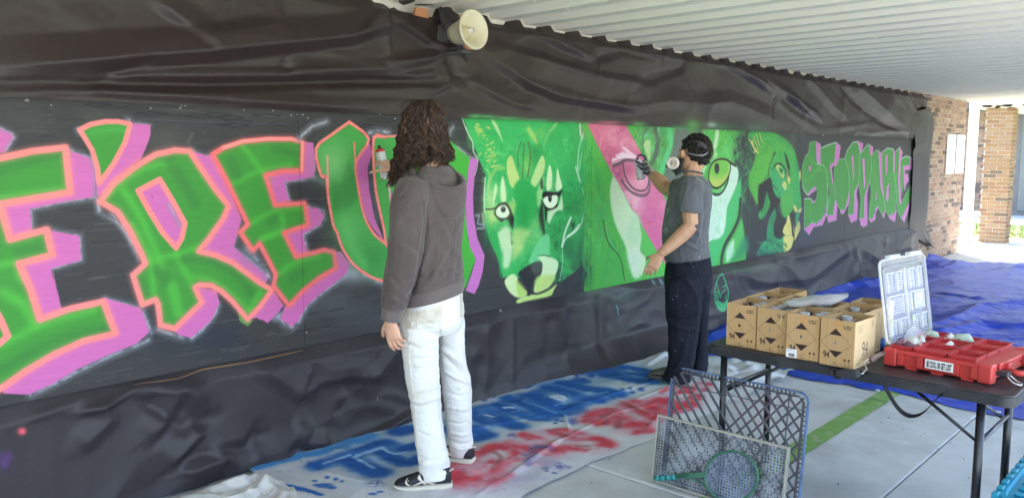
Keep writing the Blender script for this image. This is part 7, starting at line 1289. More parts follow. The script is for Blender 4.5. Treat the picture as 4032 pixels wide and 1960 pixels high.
# hoodie
M_HOOD = mat('hoodie_grey', lin(90, 80, 77), .92, var=.10, scale=10, bump=.30, bscale=260, spec=.15, sheen=.25, dirt=lin(102, 94, 91), dscale=5, damt=.4, crease=.55, cscale=(7, 7, 5))
bm = bmesh.new(); R1 = F1.ring
loft(bm, [R1(1590, 1204, 1820, 1136, .165), R1(1589, 1160, 1822, 1088, .165), R1(1582, 1146, 1826, 1072, .178), R1(1584, 1100, 1824, 1040, .18), R1(1590, 1000, 1818, 975, .18), R1(1588, 900, 1822, 890, .19), R1(1590, 820, 1826, 815, .205), R1(1600, 755, 1824, 755, .205), R1(1625, 712, 1808, 712, .185), R1(1655, 680, 1785, 680, .14), R1(1670, 655, 1765, 655, .10)], 40)
capsule_chain(bm, [U(1628, 745, .13), U(1608, 800, .19), U(1604, 890, .20), U(1594, 1000, .21), U(1580, 1060, .215), U(1565, 1125, .225), U(1550, 1190, .23), U(1546, 1212, .23)], [.082, .082, .080, .077, .074, .067, .060, .056], 24)
capsule_chain(bm, [U(1546, 1208, .23), U(1541, 1232, .23), U(1537, 1258, .23)], [.047, .043, .042], 20)
capsule_chain(bm, [U(1760, 745, -.12), Rs, Re, at_depth(1600, 700, 4.31), at_depth(1575, 686, 4.345)], [.08, .08, .066, .055, .045], 20)
me = remesh(bm, .0065, 5, .5)
FH = [([(1566, 790), (1600, 752), (1640, 760), (1668, 800)], 9, -.006), ([(1668, 800), (1672, 880), (1664, 960), (1650, 1040), (1635, 1120), (1600, 1190)], 12, -.016), ([(1680, 860), (1690, 960), (1660, 1060)], 26, .008), ([(1600, 960), (1640, 985), (1660, 1000)], 16, -.006), ([(1540, 1090), (1580, 1120), (1620, 1110)], 12, -.008), ([(1530, 1160), (1570, 1190), (1600, 1176)], 14, .010), ([(1535, 1190), (1560, 1205), (1590, 1190)], 8, -.008), ([(1590, 870), (1640, 900)], 20, -.004), ([(1770, 1000), (1815, 1030)], 20, -.007), ([(1740, 1070), (1800, 1060), (1822, 1040)], 12, .010), ([(1700, 1120), (1780, 1085), (1822, 1072)], 7, -.008), ([(1600, 1165), (1700, 1128), (1820, 1090)], 6, -.006), ([(1700, 900), (1720, 1000), (1700, 1080)], 34, .007), ([(1760, 880), (1800, 960)], 30, -.006), ([(1630, 1160), (1700, 1100), (1740, 1010)], 20, .008)]
wrinkle(me, lambda X, Y, Z, no: folds3(X, Y, Z, FH, F1)+.0035*fnoise(X*9, Y*9, Z*5, 3)+.002*(1-2*np.abs(vnoise(X*16, Y*16, Z*10, 7))))
hood_o = link('hoodie', me, M_HOOD, p1, True, True); BV1 = bvh_of(hood_o)
M_RIB = mat('hoodie_rib', lin(108, 98, 95), .92, var=.06, scale=60, stretch=(1, 1, .05), bump=.5, bscale=240, spec=.15, sheen=.25)
bm = bmesh.new(); loft(bm, [R1(1586, 1209, 1824, 1141, .170), R1(1581, 1204, 1828, 1136, .174), R1(1581, 1168, 1830, 1096, .176), R1(1588, 1158, 1824, 1086, .170)], 48); obj('waistband', bm, M_RIB, p1, True, True)
bm = bmesh.new(); capsule_chain(bm, [U(1547, 1212, .23), U(1545, 1216, .23), U(1541, 1234, .23), U(1538, 1256, .23), U(1537, 1262, .23)], [.044, .0475, .046, .0445, .041], 24); obj('cuff', bm, M_RIB, p1, True, True)
# hood hanging open on the back
nk = U(1706, 668, 0); bm = bmesh.new(); K = 36; rows = []
for i in range(K+1):
    t = -2.5+4.9*i/K; ct, st = math.cos(t), math.sin(t)                  # t=0 middle of the back, negative towards the camera
    out = (-F1.fx*ct+F1.ax*st*1.05); b = max(0.0, math.cos((t+.42)*.8))**1.2
    rows.append([nk+out*.055-UP*.05, nk+out*(.064+.018*b)-UP*(.035+.085*b), nk+out*(.080+.045*b)-UP*(.015+.105*b), nk+out*(.092+.060*b)+UP*(.030-.105*b), nk+out*(.104+.062*b)+UP*(.020-.125*b), nk+out*(.108+.056*b)-UP*(.02+.150*b), nk+out*(.098+.045*b)-UP*(.05+.165*b), nk+out*(.08+.02*b)-UP*(.055+.150*b)])
rows = [[Vector(q) for q in catmull([tuple(p) for p in r], 4)] for r in rows]; VV = [[bm.verts.new(p) for p in r] for r in rows]
for a, b in zip(VV, VV[1:]):
    for k in range(len(a)-1): bm.faces.new((a[k], b[k], b[k+1], a[k+1]))
bmesh.ops.recalc_face_normals(bm, faces=bm.faces); me = bpy.data.meshes.new('hood'); bm.to_mesh(me); bm.free()
FHd = [([(1690, 650), (1730, 720), (1780, 745)], 12, -.008), ([(1770, 640), (1785, 700), (1770, 735)], 8, .007), ([(1755, 690), (1800, 730)], 8, -.006), ([(1740, 790), (1790, 770), (1815, 745)], 9, -.007)]
wrinkle(me, lambda X, Y, Z, no: folds3(X, Y, Z, FHd, F1)+.006*fnoise(X*11, Y*11, Z*11, 13))
o = link('hood', me, M_HOOD, p1, True, True); md = o.modifiers.new('t', 'SOLIDIFY'); md.thickness = .007; md.offset = 0; md2 = o.modifiers.new('s', 'SUBSURF'); md2.levels = md2.render_levels = 1
bm = bmesh.new(); pts = [rows[i][15] for i in range(K+1)]; tube(bm, pts, .0045, 6); obj('hood_hem', bm, M_HOOD, p1, True, True)
# collar of a white shirt, neck
patch('shirt_collar', [(1706, 618), (1722, 614), (1724, 632), (1708, 640)], bvh_of(body1), .012, mat('shirt_white', (.7, .7, .7), .8), p1, 4)
# trousers
M_TRS = mat('trouser_white', (.77, .755, .73), .88, var=.03, scale=9, bump=.2, bscale=300, spec=.2, crease=.28, cscale=(8, 8, 13), dirt=lin(214, 206, 190), dscale=4.5, damt=.5)
M_TRS2 = mat('trouser_dirty', lin(216, 208, 194), .9, crease=.3, cscale=(10, 10, 12), var=.10, scale=14, bump=.22, bscale=300, spec=.2, dirt=lin(170, 152, 134), dscale=16, damt=.4)
bm = bmesh.new()
loft(bm, [R1(1598, 1185, 1816, 1110, .15), R1(1583, 1215, 1822, 1150, .16), R1(1574, 1255, 1830, 1205, .168), R1(1574, 1290, 1830, 1262, .16), R1(1600, 1318, 1808, 1300, .11)], 32)
def leg(rows, dds): 
    k = len(rows); loft(bm, [F1.ring(a, y, b, y, None, dds[0]+(dds[1]-dds[0])*i/(k-1), .92) for i, (y, a, b) in enumerate(rows)], 28)
leg([(1215, 1590, 1712), (1280, 1572, 1724), (1345, 1576, 1731), (1430, 1588, 1731), (1498, 1596, 1733), (1568, 1611, 1737), (1652, 1622, 1745), (1729, 1631, 1754), (1800, 1644, 1768), (1828, 1650, 1776), (1848, 1648, 1772), (1868, 1652, 1768), (1882, 1660, 1762)], (.075, .185))
leg([(1195, 1725, 1812), (1260, 1722, 1830), (1345, 1730, 1829), (1430, 1731, 1837), (1475, 1736, 1853), (1537, 1741, 1860), (1613, 1749, 1860), (1690, 1757, 1859), (1740, 1762, 1866), (1760, 1764, 1864), (1776, 1768, 1862), (1790, 1772, 1858)], (-.065, -.155))
me = remesh(bm, .0062, 9, .5)
FT = [([(1731, 1268), (1734, 1345), (1732, 1450)], 9, -.010), ([(1598, 1330), (1650, 1352), (1725, 1330)], 14, .008), ([(1604, 1350), (1660, 1380), (1720, 1378)], 14, -.008), ([(1612, 1400), (1680, 1395), (1705, 1412), (1640, 1440)], 12, .007), ([(1610, 1560), (1680, 1545), (1740, 1530)], 12, -.012), ([(1612, 1575), (1660, 1585), (1740, 1555)], 12, .010), ([(1617, 1590), (1650, 1600), (1700, 1590)], 8, -.006), ([(1740, 1370), (1780, 1400), (1830, 1440)], 16, .009), ([(1745, 1400), (1800, 1450), (1850, 1490)], 14, -.010), ([(1752, 1460), (1800, 1490), (1856, 1510)], 12, .008), ([(1760, 1540), (1810, 1560), (1858, 1550)], 10, -.006), ([(1765, 1600), (1820, 1612), (1858, 1600)], 10, .006), ([(1765, 1660), (1810, 1668), (1858, 1656)], 9, -.006), ([(1768, 1700), (1820, 1712), (1860, 1706)], 8, .008), ([(1770, 1735), (1820, 1750), (1864, 1738)], 9, -.010), ([(1772, 1752), (1820, 1768), (1862, 1756)], 7, .009), ([(1650, 1700), (1700, 1720)], 12, -.006), ([(1650, 1800), (1700, 1815), (1770, 1795)], 9, -.010), ([(1650, 1822), (1710, 1838), (1774, 1818)], 9, .011), ([(1655, 1845), (1710, 1860), (1770, 1842)], 8, -.010), ([(1612, 1300), (1612, 1420), (1628, 1560), (1640, 1700), (1655, 1840)], 3.5, .004), ([(1700, 1500), (1720, 1620), (1740, 1760)], 16, .006), ([(1680, 1270), (1726, 1280)], 8, -.006)]
wrinkle(me, lambda X, Y, Z, no: folds3(X, Y, Z, FT, F1)+.0028*fnoise(X*10, Y*10, Z*7, 23)+.0022*(1-2*np.abs(vnoise(X*14, Y*14, Z*22, 27))))
tr = link('trousers', me, M_TRS, p1, True, True); BT = bvh_of(tr)
patch('back_pocket', [(1612, 1228), (1690, 1216), (1745, 1192), (1740, 1262), (1690, 1276), (1625, 1278)], BT, .003, M_TRS2, p1, 4); patch('hip_panel', [(1600, 1212), (1612, 1212), (1618, 1280), (1655, 1290), (1720, 1276), (1700, 1292), (1640, 1300), (1600, 1296)], BT, .0025, M_TRS2, p1, 4)
patch('hip_pocket', [(1808, 1150), (1822, 1140), (1830, 1200), (1828, 1250), (1812, 1248)], BT, .003, M_TRS2, p1, 4)
patch('side_pocket', [(1618, 1352), (1680, 1336), (1726, 1340), (1728, 1430), (1700, 1436), (1625, 1446)], BT, .0025, M_TRS, p1, 5); patch('knee_patch', [(1628, 1452), (1700, 1440), (1731, 1444), (1736, 1528), (1690, 1540), (1634, 1550)], BT, .003, M_TRS, p1, 5)
patch('leather_label', [(1676, 1182), (1704, 1176), (1703, 1190), (1680, 1189)], BT, .012, mat('label_dark', (.06, .05, .05), .6), p1, 3)
bm = bmesh.new(); tube(bm, [BT.ray_cast(Vector((0, 0, H)), ray(x, y).normalized())[0]-FWD*.006 for x, y in catmull([(1619, 1285), (1622, 1264), (1638, 1260), (1645, 1272), (1640, 1284)], 3)], .0042, 6); obj('hammer_loop', bm, M_TRS2, p1, True, True)
bm = bmesh.new()
for k in range(26):
    x, y = rng.uniform(1580, 1860), rng.uniform(1200, 1840); h = BT.ray_cast(Vector((0, 0, H)), ray(x, y).normalized())
    if h[0] is None: continue
    r = rng.uniform(.0008, .0026); t = h[1].orthogonal().normalized(); b = h[1].cross(t); bm.faces.new([bm.verts.new(h[0]+h[1]*.0012+t*r*math.cos(a)*rng.uniform(.6, 1.3)+b*r*math.sin(a)) for a in np.linspace(0, 2*PI, 8)[:-1]])
o = obj('paint_specks', bm, mat('speck', lin(120, 70, 60), .7, var=.5, scale=200), p1, world=True); o['kind'] = 'stuff'
# shoes
M_SHOE = mat('shoe_black', (.018, .019, .026), .6, var=.1, bump=.25, bscale=400); M_SOLE = mat('shoe_sole', lin(206, 198, 184), .7, var=.06); M_STR = mat('shoe_stripe', lin(216, 206, 190), .6, var=.05)
def trainer(heel, toe):
    f = Vector((toe.x-heel.x, toe.y-heel.y, 0)).normalized(); s = f.cross(UP); L = (Vector((toe.x, toe.y, 0))-Vector((heel.x, heel.y, 0))).length; k = L/.285; O = Vector((heel.x, heel.y, .010))
    e_ = []
    bm = bmesh.new(); sloft(bm, shoe_rings([(.0*k, .026, .012, .026), (.006*k, .034, .004, .030), (.05*k, .040, .0, .030), (.11*k, .038, .0, .027), (.18*k, .046, .0, .025), (.225*k, .046, .003, .025), (.265*k, .033, .010, .026), (.284*k, .014, .018, .026)], O, f, s), 20, ex=3.2); sole = obj('sole', bm, M_SOLE, p1, True, True)
    bm = bmesh.new(); sloft(bm, shoe_rings([(.006*k, .022, .024, .080), (.014*k, .030, .022, .098), (.04*k, .036, .022, .104), (.08*k, .037, .022, .098), (.12*k, .037, .022, .092), (.16*k, .040, .022, .080), (.20*k, .043, .022, .066), (.235*k, .040, .022, .055), (.262*k, .029, .022, .047), (.277*k, .014, .024, .036)], O, f, s), 24, ex=2.4)
    up = obj('shoe', bm, M_SHOE, p1, True, True); bv = bvh_of(up)
    bm = bmesh.new()
    def strip(pts, w):
        pts = catmull(pts, 5); L_, R_ = [], []
        for i, q in enumerate(pts):
            t = np.array(pts[min(i+1, len(pts)-1)])-np.array(pts[max(i-1, 0)]); t = t/np.hypot(*t); n_ = np.array([-t[1], t[0]])*w/2
            for lst, qq in ((L_, np.array(q)+n_), (R_, np.array(q)-n_)):
                for sg in (-1,):
                    o0 = O+f*qq[0]*k+UP*qq[1]+s*sg*.15; h = bv.ray_cast(o0, -s*sg); lst.append(h[0]+h[1]*.0012 if h[0] else None)
        for i in range(len(pts)-1):
            if None in (L_[i], L_[i+1], R_[i], R_[i+1]): continue
            bm.faces.new([bm.verts.new(p) for p in (L_[i], L_[i+1], R_[i+1], R_[i])])
    strip([(.095, .026), (.125, .058), (.135, .082)], .009); strip([(.125, .026), (.150, .055), (.160, .075)], .009)
    strip([(.03, .082), (.08, .070), (.13, .052), (.19, .030)], .009); strip([(.165, .068), (.14, .048), (.085, .032)], .008); strip([(.06, .05), (.09, .06), (.12, .056)], .006); strip([(.20, .028), (.222, .046), (.21, .058)], .008)
    obj('stripe', bm, M_STR, up, world=True); bmesh
    me = text_mesh('asics', .020, .0006); n_ = -f*.82-s*.57; tx = (UP.cross(n_)).normalized(); h = bv.ray_cast(O+f*.02*k+UP*.084+n_*.2, -n_)
    c0 = (h[0] if h[0] else O+UP*.08)+n_*.004; M = Matrix((tx, UP, n_)).transposed().to_4x4(); M.translation = c0; me.transform(M); link('heel_lettering', me, M_STR, up, world=True)
trainer(at_z(1782, 1924), at_z(1548, 1934)); trainer(at_z(1866, 1832), at_z(1752, 1796)*.45+Vector((2.61, 3.06, 0))*.55)
# hair
M_HAIR = hair_mat('hair_brown', [lin(30, 21, 18), lin(48, 33, 27), lin(66, 46, 35), lin(96, 68, 48), lin(40, 28, 24)]); M_HAIRB = mat('hair_base', lin(34, 24, 20), .7, var=.3, scale=30)
crown = U(1668, 402, .0); bm = bmesh.new()
env = [(394, 1656, 1688), (402, 1636, 1706), (420, 1616, 1724), (450, 1600, 1734), (490, 1590, 1742), (540, 1582, 1746), (590, 1574, 1748), (630, 1572, 1744), (665, 1574, 1700)]
loft(bm, [F1.ring(a+14, y+8, b-14, y+8, None, .0, .86) for y, a, b in env[:-1]], 24); me = remesh(bm, .012, 6); wrinkle(me, lambda X, Y, Z, no: .008*fnoise(X*30, Y*30, Z*12, 31)); hb = link('hair', me, M_HAIRB, p1, True, True)
bm = bmesh.new(); hr = random.Random(5); ey = [e[0] for e in env]
for lk in range(230):
    az = hr.uniform(0, 2*PI); ca, sa = math.cos(az), math.sin(az)     # ca along RGT, sa along -FWD (towards the camera)
    yend = 652+hr.uniform(-34, 16)
    if ca < -.5: yend = 716+hr.uniform(-60, 26)
    elif ca > .5: yend = 628+hr.uniform(-34, 26)
    if sa < -.5: yend = min(yend, 668)
    y0 = 396 if hr.random() < .7 else hr.uniform(420, 540); lift = hr.uniform(-.004, .014)
    ph = hr.uniform(0, 6.28); wl = hr.uniform(38, 74); amp0 = hr.uniform(.008, .017)*(1.25 if yend > 670 else 1); drift = hr.uniform(-.14, .14); sg = hr.choice((-1, 1))
    for sidx in range(8):
        ja, jl, jp, jy = hr.gauss(0, .030), hr.gauss(0, .0028), hr.gauss(0, .45), hr.uniform(-18, 12); r0 = hr.uniform(.0018, .0034); pts = []; n = 26
        for k in range(n+1):
            y = y0+(yend+jy-y0)*k/n; ec = min(y, 660); a = np.interp(ec, ey, [e[1] for e in env]); b = np.interp(ec, ey, [e[2] for e in env])
            if y > 600 and ca < -.4: a -= (y-600)*.26
            if y > 550 and ca > .4: b += min((y-550)*.42, 30)
            w = (b-a)/2/F1.sc(); q = U((a+b)/2, y, 0); th = az+ja+drift*k/n; amp = amp0*min(1.15, .12+k/n*1.5)
            rad = RGT*math.cos(th)-FWD*math.sin(th)*.9; tang = RGT*(-math.sin(th))-FWD*math.cos(th); tt = y/wl*6.28+ph+jp
            pts.append(q+rad*(w+(lift+jl)*min(1, k/4))+tang*amp*math.cos(tt)+rad*sg*amp*.8*math.sin(tt))
        strand(bm, pts, r0, r0*.4)
for i in range(20):                                     # top and parting, flyaways
    az = hr.uniform(0, 2*PI); pts = []; l = hr.uniform(.05, .11); d = RGT*math.cos(az)-FWD*math.sin(az)*.9
    for k in range(9): t = k/8; pts.append(crown+d*l*math.sin(t*1.5)+UP*(.006+.016*math.sin(t*2.2)-.05*t*t)+RGT*.006*math.sin(t*9+i)+FWD*.006*math.cos(t*9+i))
    strand(bm, pts, .0022, .0008)
o = obj('curls', bm, M_HAIR, hb, True, True); o['kind'] = 'stuff'
# the can in his hand
def held_can(px, py, dep, dia, h, up, lab, collar, txt=None):
    c = at_depth(px, py, dep); z = Vector(up).normalized(); x = (-FWD-z*(-FWD).dot(z)).normalized(); y = z.cross(x); M = Matrix((x, y, z)).transposed().to_4x4(); M.translation = c-z*h/2
    e = empty('spray_can', c-z*h/2, 0, lab, 'spray can'); r = dia/2
    for nm, prof, m in (('base_rim', [(0, .003), (r*.8, .002), (r*.94, 0), (r*1.01, .003), (r*1.01, .008), (r*.98, .011)], M_TIN), ('body', [(r, .011), (r, h*.80), (r*.99, h*.81)], M_CANW), ('collar', [(r*.99, h*.81), (r*1.01, h*.82), (r*1.0, h*.845), (r*.84, h*.885), (r*.62, h*.91), (r*.4, h*.915), (0, h*.915)], collar), ('nozzle', [(r*.32, h*.915), (r*.34, h*.98), (r*.25, h), (0, h)], mat('nozzle_black', (.02, .02, .022), .5))):
        bm = bmesh.new(); lathe(bm, prof, 24, M); obj(nm, bm, m, e, True, True)
    if txt:
        me = text_mesh(txt, .034, .0016); N3 = x*1.0; n_ = x; tx = y
        me.transform(Matrix.Translation((0, 0, 0))); co = get_co(me); out = [tuple(c+z*(co[i][1]+h*.06)+y*math.sin(co[i][0]/r)*(r+.0008)+x*math.cos(co[i][0]/r)*(r+.0008)) for i in range(len(co))]; set_co(me, np.array(out)); link('can_number', me, mat('ink', lin(40, 36, 36), .6), e, world=True)
    return e
held_can(1506, 640, 4.44, .0525, .185, UP*.95-RGT*.18, 'white spray can with a red collar held up against the letter U', mat('collar_red', lin(196, 66, 58), .45))

# ---------------------------------------------------------------- the far painter
F2 = Fig(5.505, 96); U = F2.U; R2 = F2.ring
p2c = at_z(2665, 1500); p2 = empty('person', (p2c.x, p2c.y, 0), 0, 'person in respirator, grey t-shirt and dark trousers spraying the pink eye', 'person')
hd2 = U(2734, 600, .0); fd2 = (-RGT*.86+FWD*.5-UP*.04).normalized(); sd2 = fd2.cross(UP).normalized()
bm = bmesh.new()
loft(bm, [(hd2+UP*z+fd2*o, sd2*a, fd2*b) for z, o, a, b in ((-.135, .058, .022, .022), (-.112, .042, .045, .05), (-.07, .022, .06, .078), (-.02, .004, .070, .094), (.03, -.002, .073, .098), (.075, -.008, .06, .082), (.105, -.01, .034, .045), (.115, -.01, .01, .012))], 18)
ball(bm, hd2+fd2*.104-UP*.028, (.016, .016, .022)); ball(bm, hd2+fd2*.092+UP*.018, (.022, .022, .010)); ball(bm, hd2+fd2*.09-UP*.072, (.022, .022, .012))
capsule_chain(bm, [hd2-UP*.05-fd2*.02, U(2727, 672, 0), U(2732, 715, 0)], [.06, .058, .075])
loft(bm, [R2(2672, 720, 2785, 715, .15), R2(2640, 800, 2785, 780, .16), R2(2625, 900, 2775, 870, .14), R2(2640, 1010, 2770, 980, .12), R2(2660, 1080, 2760, 1060, .10)], 18)
S2 = U(2722, 738, .185); E2_ = U(2722, 886, .215); W2 = U(2598, 1002, .25)
capsule_chain(bm, [S2, U(2716, 830, .21), E2_+UP*.0], [.055, .054, .048]); capsule_chain(bm, [E2_, U(2690, 920, .225), U(2645, 962, .24), W2], [.048, .052, .043, .028])
hand(bm, W2, (U(2566, 1056, .26)-W2), (-FWD*.9-RGT*.25+UP*.2), 1, [(14, 20, 14), (18, 22, 14), (20, 24, 16), (24, 26, 18)], .35, (30, 26, 16), 1.0)
Rs2 = U(2700, 742, -.19); Re2 = at_depth(2632, 744, 5.93); Rw2 = at_depth(2568, 684, 6.08); capsule_chain(bm, [Rs2, Re2, at_depth(2600, 716, 6.0), Rw2], [.058, .056, .054, .036])
for x0, dd0, x1, y1, dd1 in ((2690, .09, 2670, 1470, .11), (2750, -.09, 2752, 1445, -.1)): capsule_chain(bm, [U(x0, 1080, dd0), U(x0, 1200, dd0), U((x0+x1)/2, 1330, dd1), U(x1, y1, dd1)], [.05, .045, .04, .03])
body2 = body_finish(bm, 'body', M_SKIN2, p2)
# ear
ec = hd2+UP*-.012-fd2*.008-sd2*.0; ec = U(2687, 609, .062); bm = bmesh.new(); tube(bm, [ec+fd2*(.010*math.cos(t)-.002)+UP*.026*math.sin(t)-FWD*.004*math.cos(t) for t in np.linspace(.2, 5.6, 14)], [.006]*14, 8); loft(bm, [(ec, fd2*.009, UP*.022), (ec+FWD*.02, fd2*.009, UP*.020)], 12); obj('ear', bm, M_SKIN2, p2, True, True)
# gloved right hand
M_GLB = mat('glove_cream', lin(176, 170, 156), .9, var=.14, scale=60, bump=.5, bscale=300); M_GLD = mat('glove_dark', lin(54, 58, 74), .6, var=.2, scale=40)
bm = bmesh.new(); fg = (at_depth(2522, 640, 6.13)-Rw2).normalized(); loft(bm, [(Rw2-fg*.07, UP*.047+RGT*.01, FWD*.047), (Rw2-fg*.02, UP*.044, FWD*.044), (Rw2+fg*.02, UP*.050, FWD*.042), (Rw2+fg*.065, UP*.055, FWD*.038), (Rw2+fg*.095, UP*.046, FWD*.03)], 16); me = remesh(bm, .005, 3); wrinkle(me, lambda X, Y, Z, no: .002*fnoise(X*40, Y*40, Z*40, 5)); link('glove', me, M_GLB, p2, True, True)
bm = bmesh.new(); k0 = Rw2+fg*.07
for pts, r in (([at_depth(2545, 638, 6.12), at_depth(2538, 618, 6.11), at_depth(2524, 611, 6.10), at_depth(2508, 616, 6.10)], .0125), ([at_depth(2548, 645, 6.05), at_depth(2535, 650, 6.03), at_depth(2516, 642, 6.02), at_depth(2501, 634, 6.03)], .012), ([at_depth(2556, 660, 6.05), at_depth(2540, 668, 6.04), at_depth(2524, 664, 6.07), at_depth(2516, 656, 6.12)], .0115), ([at_depth(2560, 675, 6.06), at_depth(2550, 684, 6.05), at_depth(2538, 682, 6.07), at_depth(2530, 676, 6.12)], .011)): capsule_chain(bm, pts, [r*.9, r*.8, r*.75, r*.65])
me = remesh(bm, .004, 2); link('glove_fingers', me, M_GLD, p2, True, True)
held_can(2517, 664, 6.12, .062, .165, UP*.97-RGT*.20, 'white spray can marked 94 held up against the pink eye', M_CANW, '94')
# t-shirt
M_TEE = mat('tee_grey', lin(104, 105, 110), .92, crease=.6, cscale=(8, 8, 4), var=.09, scale=12, bump=.25, bscale=300, spec=.15, sheen=.2, dirt=lin(84, 85, 92), dscale=6, damt=.4)
bm = bmesh.new()
loft(bm, [R2(2622, 1034, 2793, 1000, .175), R2(2616, 1000, 2788, 962, .175), R2(2607, 945, 2786, 905, .175), R2(2611, 890, 2792, 850, .18), R2(2620, 830, 2798, 800, .195), R2(2636, 775, 2798, 758, .21), R2(2660, 732, 2790, 724, .20), R2(2676, 710, 2772, 702, .13), R2(2684, 694, 2766, 690, .085)], 40)
capsule_chain(bm, [U(2728, 735, .12), U(2722, 752, .19), U(2716, 795, .205), U(2712, 836, .21)], [.078, .08, .076, .074], 24); capsule_chain(bm, [U(2715, 742, -.12), Rs2, at_depth(2668, 745, 5.80)], [.078, .08, .075], 20)
me = remesh(bm, .0068, 4, .5)
F2f = [([(2756, 720), (2762, 800), (2750, 900), (2740, 960)], 10, .008), ([(2768, 760), (2776, 840), (2768, 900)], 10, -.008), ([(2655, 880), (2690, 940), (2740, 960), (2780, 930)], 12, -.010), ([(2700, 960), (2750, 985), (2786, 960)], 10, .010), ([(2680, 900), (2650, 960), (2630, 1010)], 12, .006), ([(2672, 836), (2700, 846), (2752, 832)], 5, .004), ([(2700, 1000), (2740, 990), (2780, 975)], 8, -.006), ([(2676, 812), (2660, 840), (2650, 880)], 9, -.009), ([(2710, 716), (2700, 760), (2680, 820)], 7, .004), ([(2740, 900), (2760, 950)], 10, .008)]
wrinkle(me, lambda X, Y, Z, no: folds3(X, Y, Z, F2f, F2)+.003*fnoise(X*9, Y*9, Z*6, 43)+.002*(1-2*np.abs(vnoise(X*15, Y*15, Z*12, 47))))
tee = link('t_shirt', me, M_TEE, p2, True, True); BV2 = bvh_of(tee)
M_PRT = mat('tee_print', lin(138, 140, 142), .9, var=.12, scale=40)
for pl_ in ([(2622, 826), (2640, 806), (2641, 832), (2624, 850)], [(2606, 905), (2624, 890), (2637, 905), (2620, 926)]): patch('print_patch', pl_, BV2, .002, M_PRT, tee.parent, 3)
patch('hem_tag', [(2750, 1008), (2754, 1007), (2755, 1015), (2751, 1016)], BV2, .002, M_WH, p2, 2)
# trousers
M_NAVY = mat('trouser_navy', lin(34, 35, 46), .85, crease=.6, cscale=(7, 7, 5), var=.10, scale=9, bump=.2, bscale=300, spec=.2, dirt=lin(52, 54, 68), dscale=5, damt=.4)
bm = bmesh.new()
loft(bm, [R2(2626, 1020, 2792, 985, .16), R2(2620, 1050, 2798, 1015, .165), R2(2618, 1090, 2805, 1065, .17), R2(2617, 1140, 2802, 1120, .165), R2(2640, 1190, 2780, 1180, .10)], 32)
def leg2(rows, d0, d1): k = len(rows); loft(bm, [F2.ring(a, y, b, y, None, d0+(d1-d0)*i/(k-1), .95) for i, (y, a, b) in enumerate(rows)], 26)
leg2([(1090, 2625, 2765), (1158, 2618, 2768), (1250, 2622, 2760), (1270, 2628, 2757), (1340, 2630, 2750), (1420, 2630, 2734), (1455, 2622, 2726), (1478, 2612, 2722), (1494, 2610, 2722), (1500, 2622, 2716)], .09, .12)
leg2([(1080, 2690, 2800), (1158, 2700, 2796), (1250, 2715, 2790), (1330, 2720, 2788), (1420, 2722, 2787), (1450, 2722, 2786), (1464, 2726, 2785)], -.09, -.10)
me = remesh(bm, .0068, 4, .5)
F2p = [([(2666, 1030), (2664, 1090), (2668, 1200), (2672, 1330), (2676, 1450)], 4, .003), ([(2645, 1045), (2650, 1085), (2666, 1092)], 4, -.004), ([(2620, 1240), (2660, 1260), (2740, 1240)], 14, -.010), ([(2632, 1262), (2680, 1290), (2750, 1300)], 14, .008), ([(2766, 1150), (2755, 1260), (2748, 1340), (2732, 1440)], 10, -.012), ([(2620, 1450), (2670, 1462), (2724, 1440)], 9, .010), ([(2615, 1470), (2660, 1482), (2720, 1462)], 8, -.010), ([(2700, 1090), (2740, 1160), (2750, 1240)], 18, .009), ([(2700, 1340), (2690, 1400), (2660, 1450)], 14, .008), ([(2780, 1090), (2770, 1150)], 10, -.008)]
wrinkle(me, lambda X, Y, Z, no: folds3(X, Y, Z, F2p, F2)+.0035*fnoise(X*9, Y*9, Z*6, 53)+.002*(1-2*np.abs(vnoise(X*13, Y*13, Z*16, 57))))
tr2 = link('trousers', me, M_NAVY, p2, True, True); BT2 = bvh_of(tr2); bm = bmesh.new()
for x, y in [(2650, 1178), (2665, 1166), (2647, 1308), (2686, 1336), (2692, 1340), (2720, 1034), (2730, 1052), (2715, 1300), (2660, 1380), (2700, 1200), (2640, 1360), (2690, 1090)]:
    h = BT2.ray_cast(Vector((0, 0, H)), ray(x, y).normalized())
    if h[0] is None: continue
    r = rng.uniform(.002, .005); t = h[1].orthogonal().normalized(); b = h[1].cross(t); bm.faces.new([bm.verts.new(h[0]+h[1]*.0015+t*r*math.cos(a)*rng.uniform(.5, 1.4)+b*r*math.sin(a)) for a in np.linspace(0, 2*PI, 8)[:-1]])
o = obj('paint_specks', bm, mat('speck_grey', lin(120, 122, 130), .8), p2, world=True); o['kind'] = 'stuff'
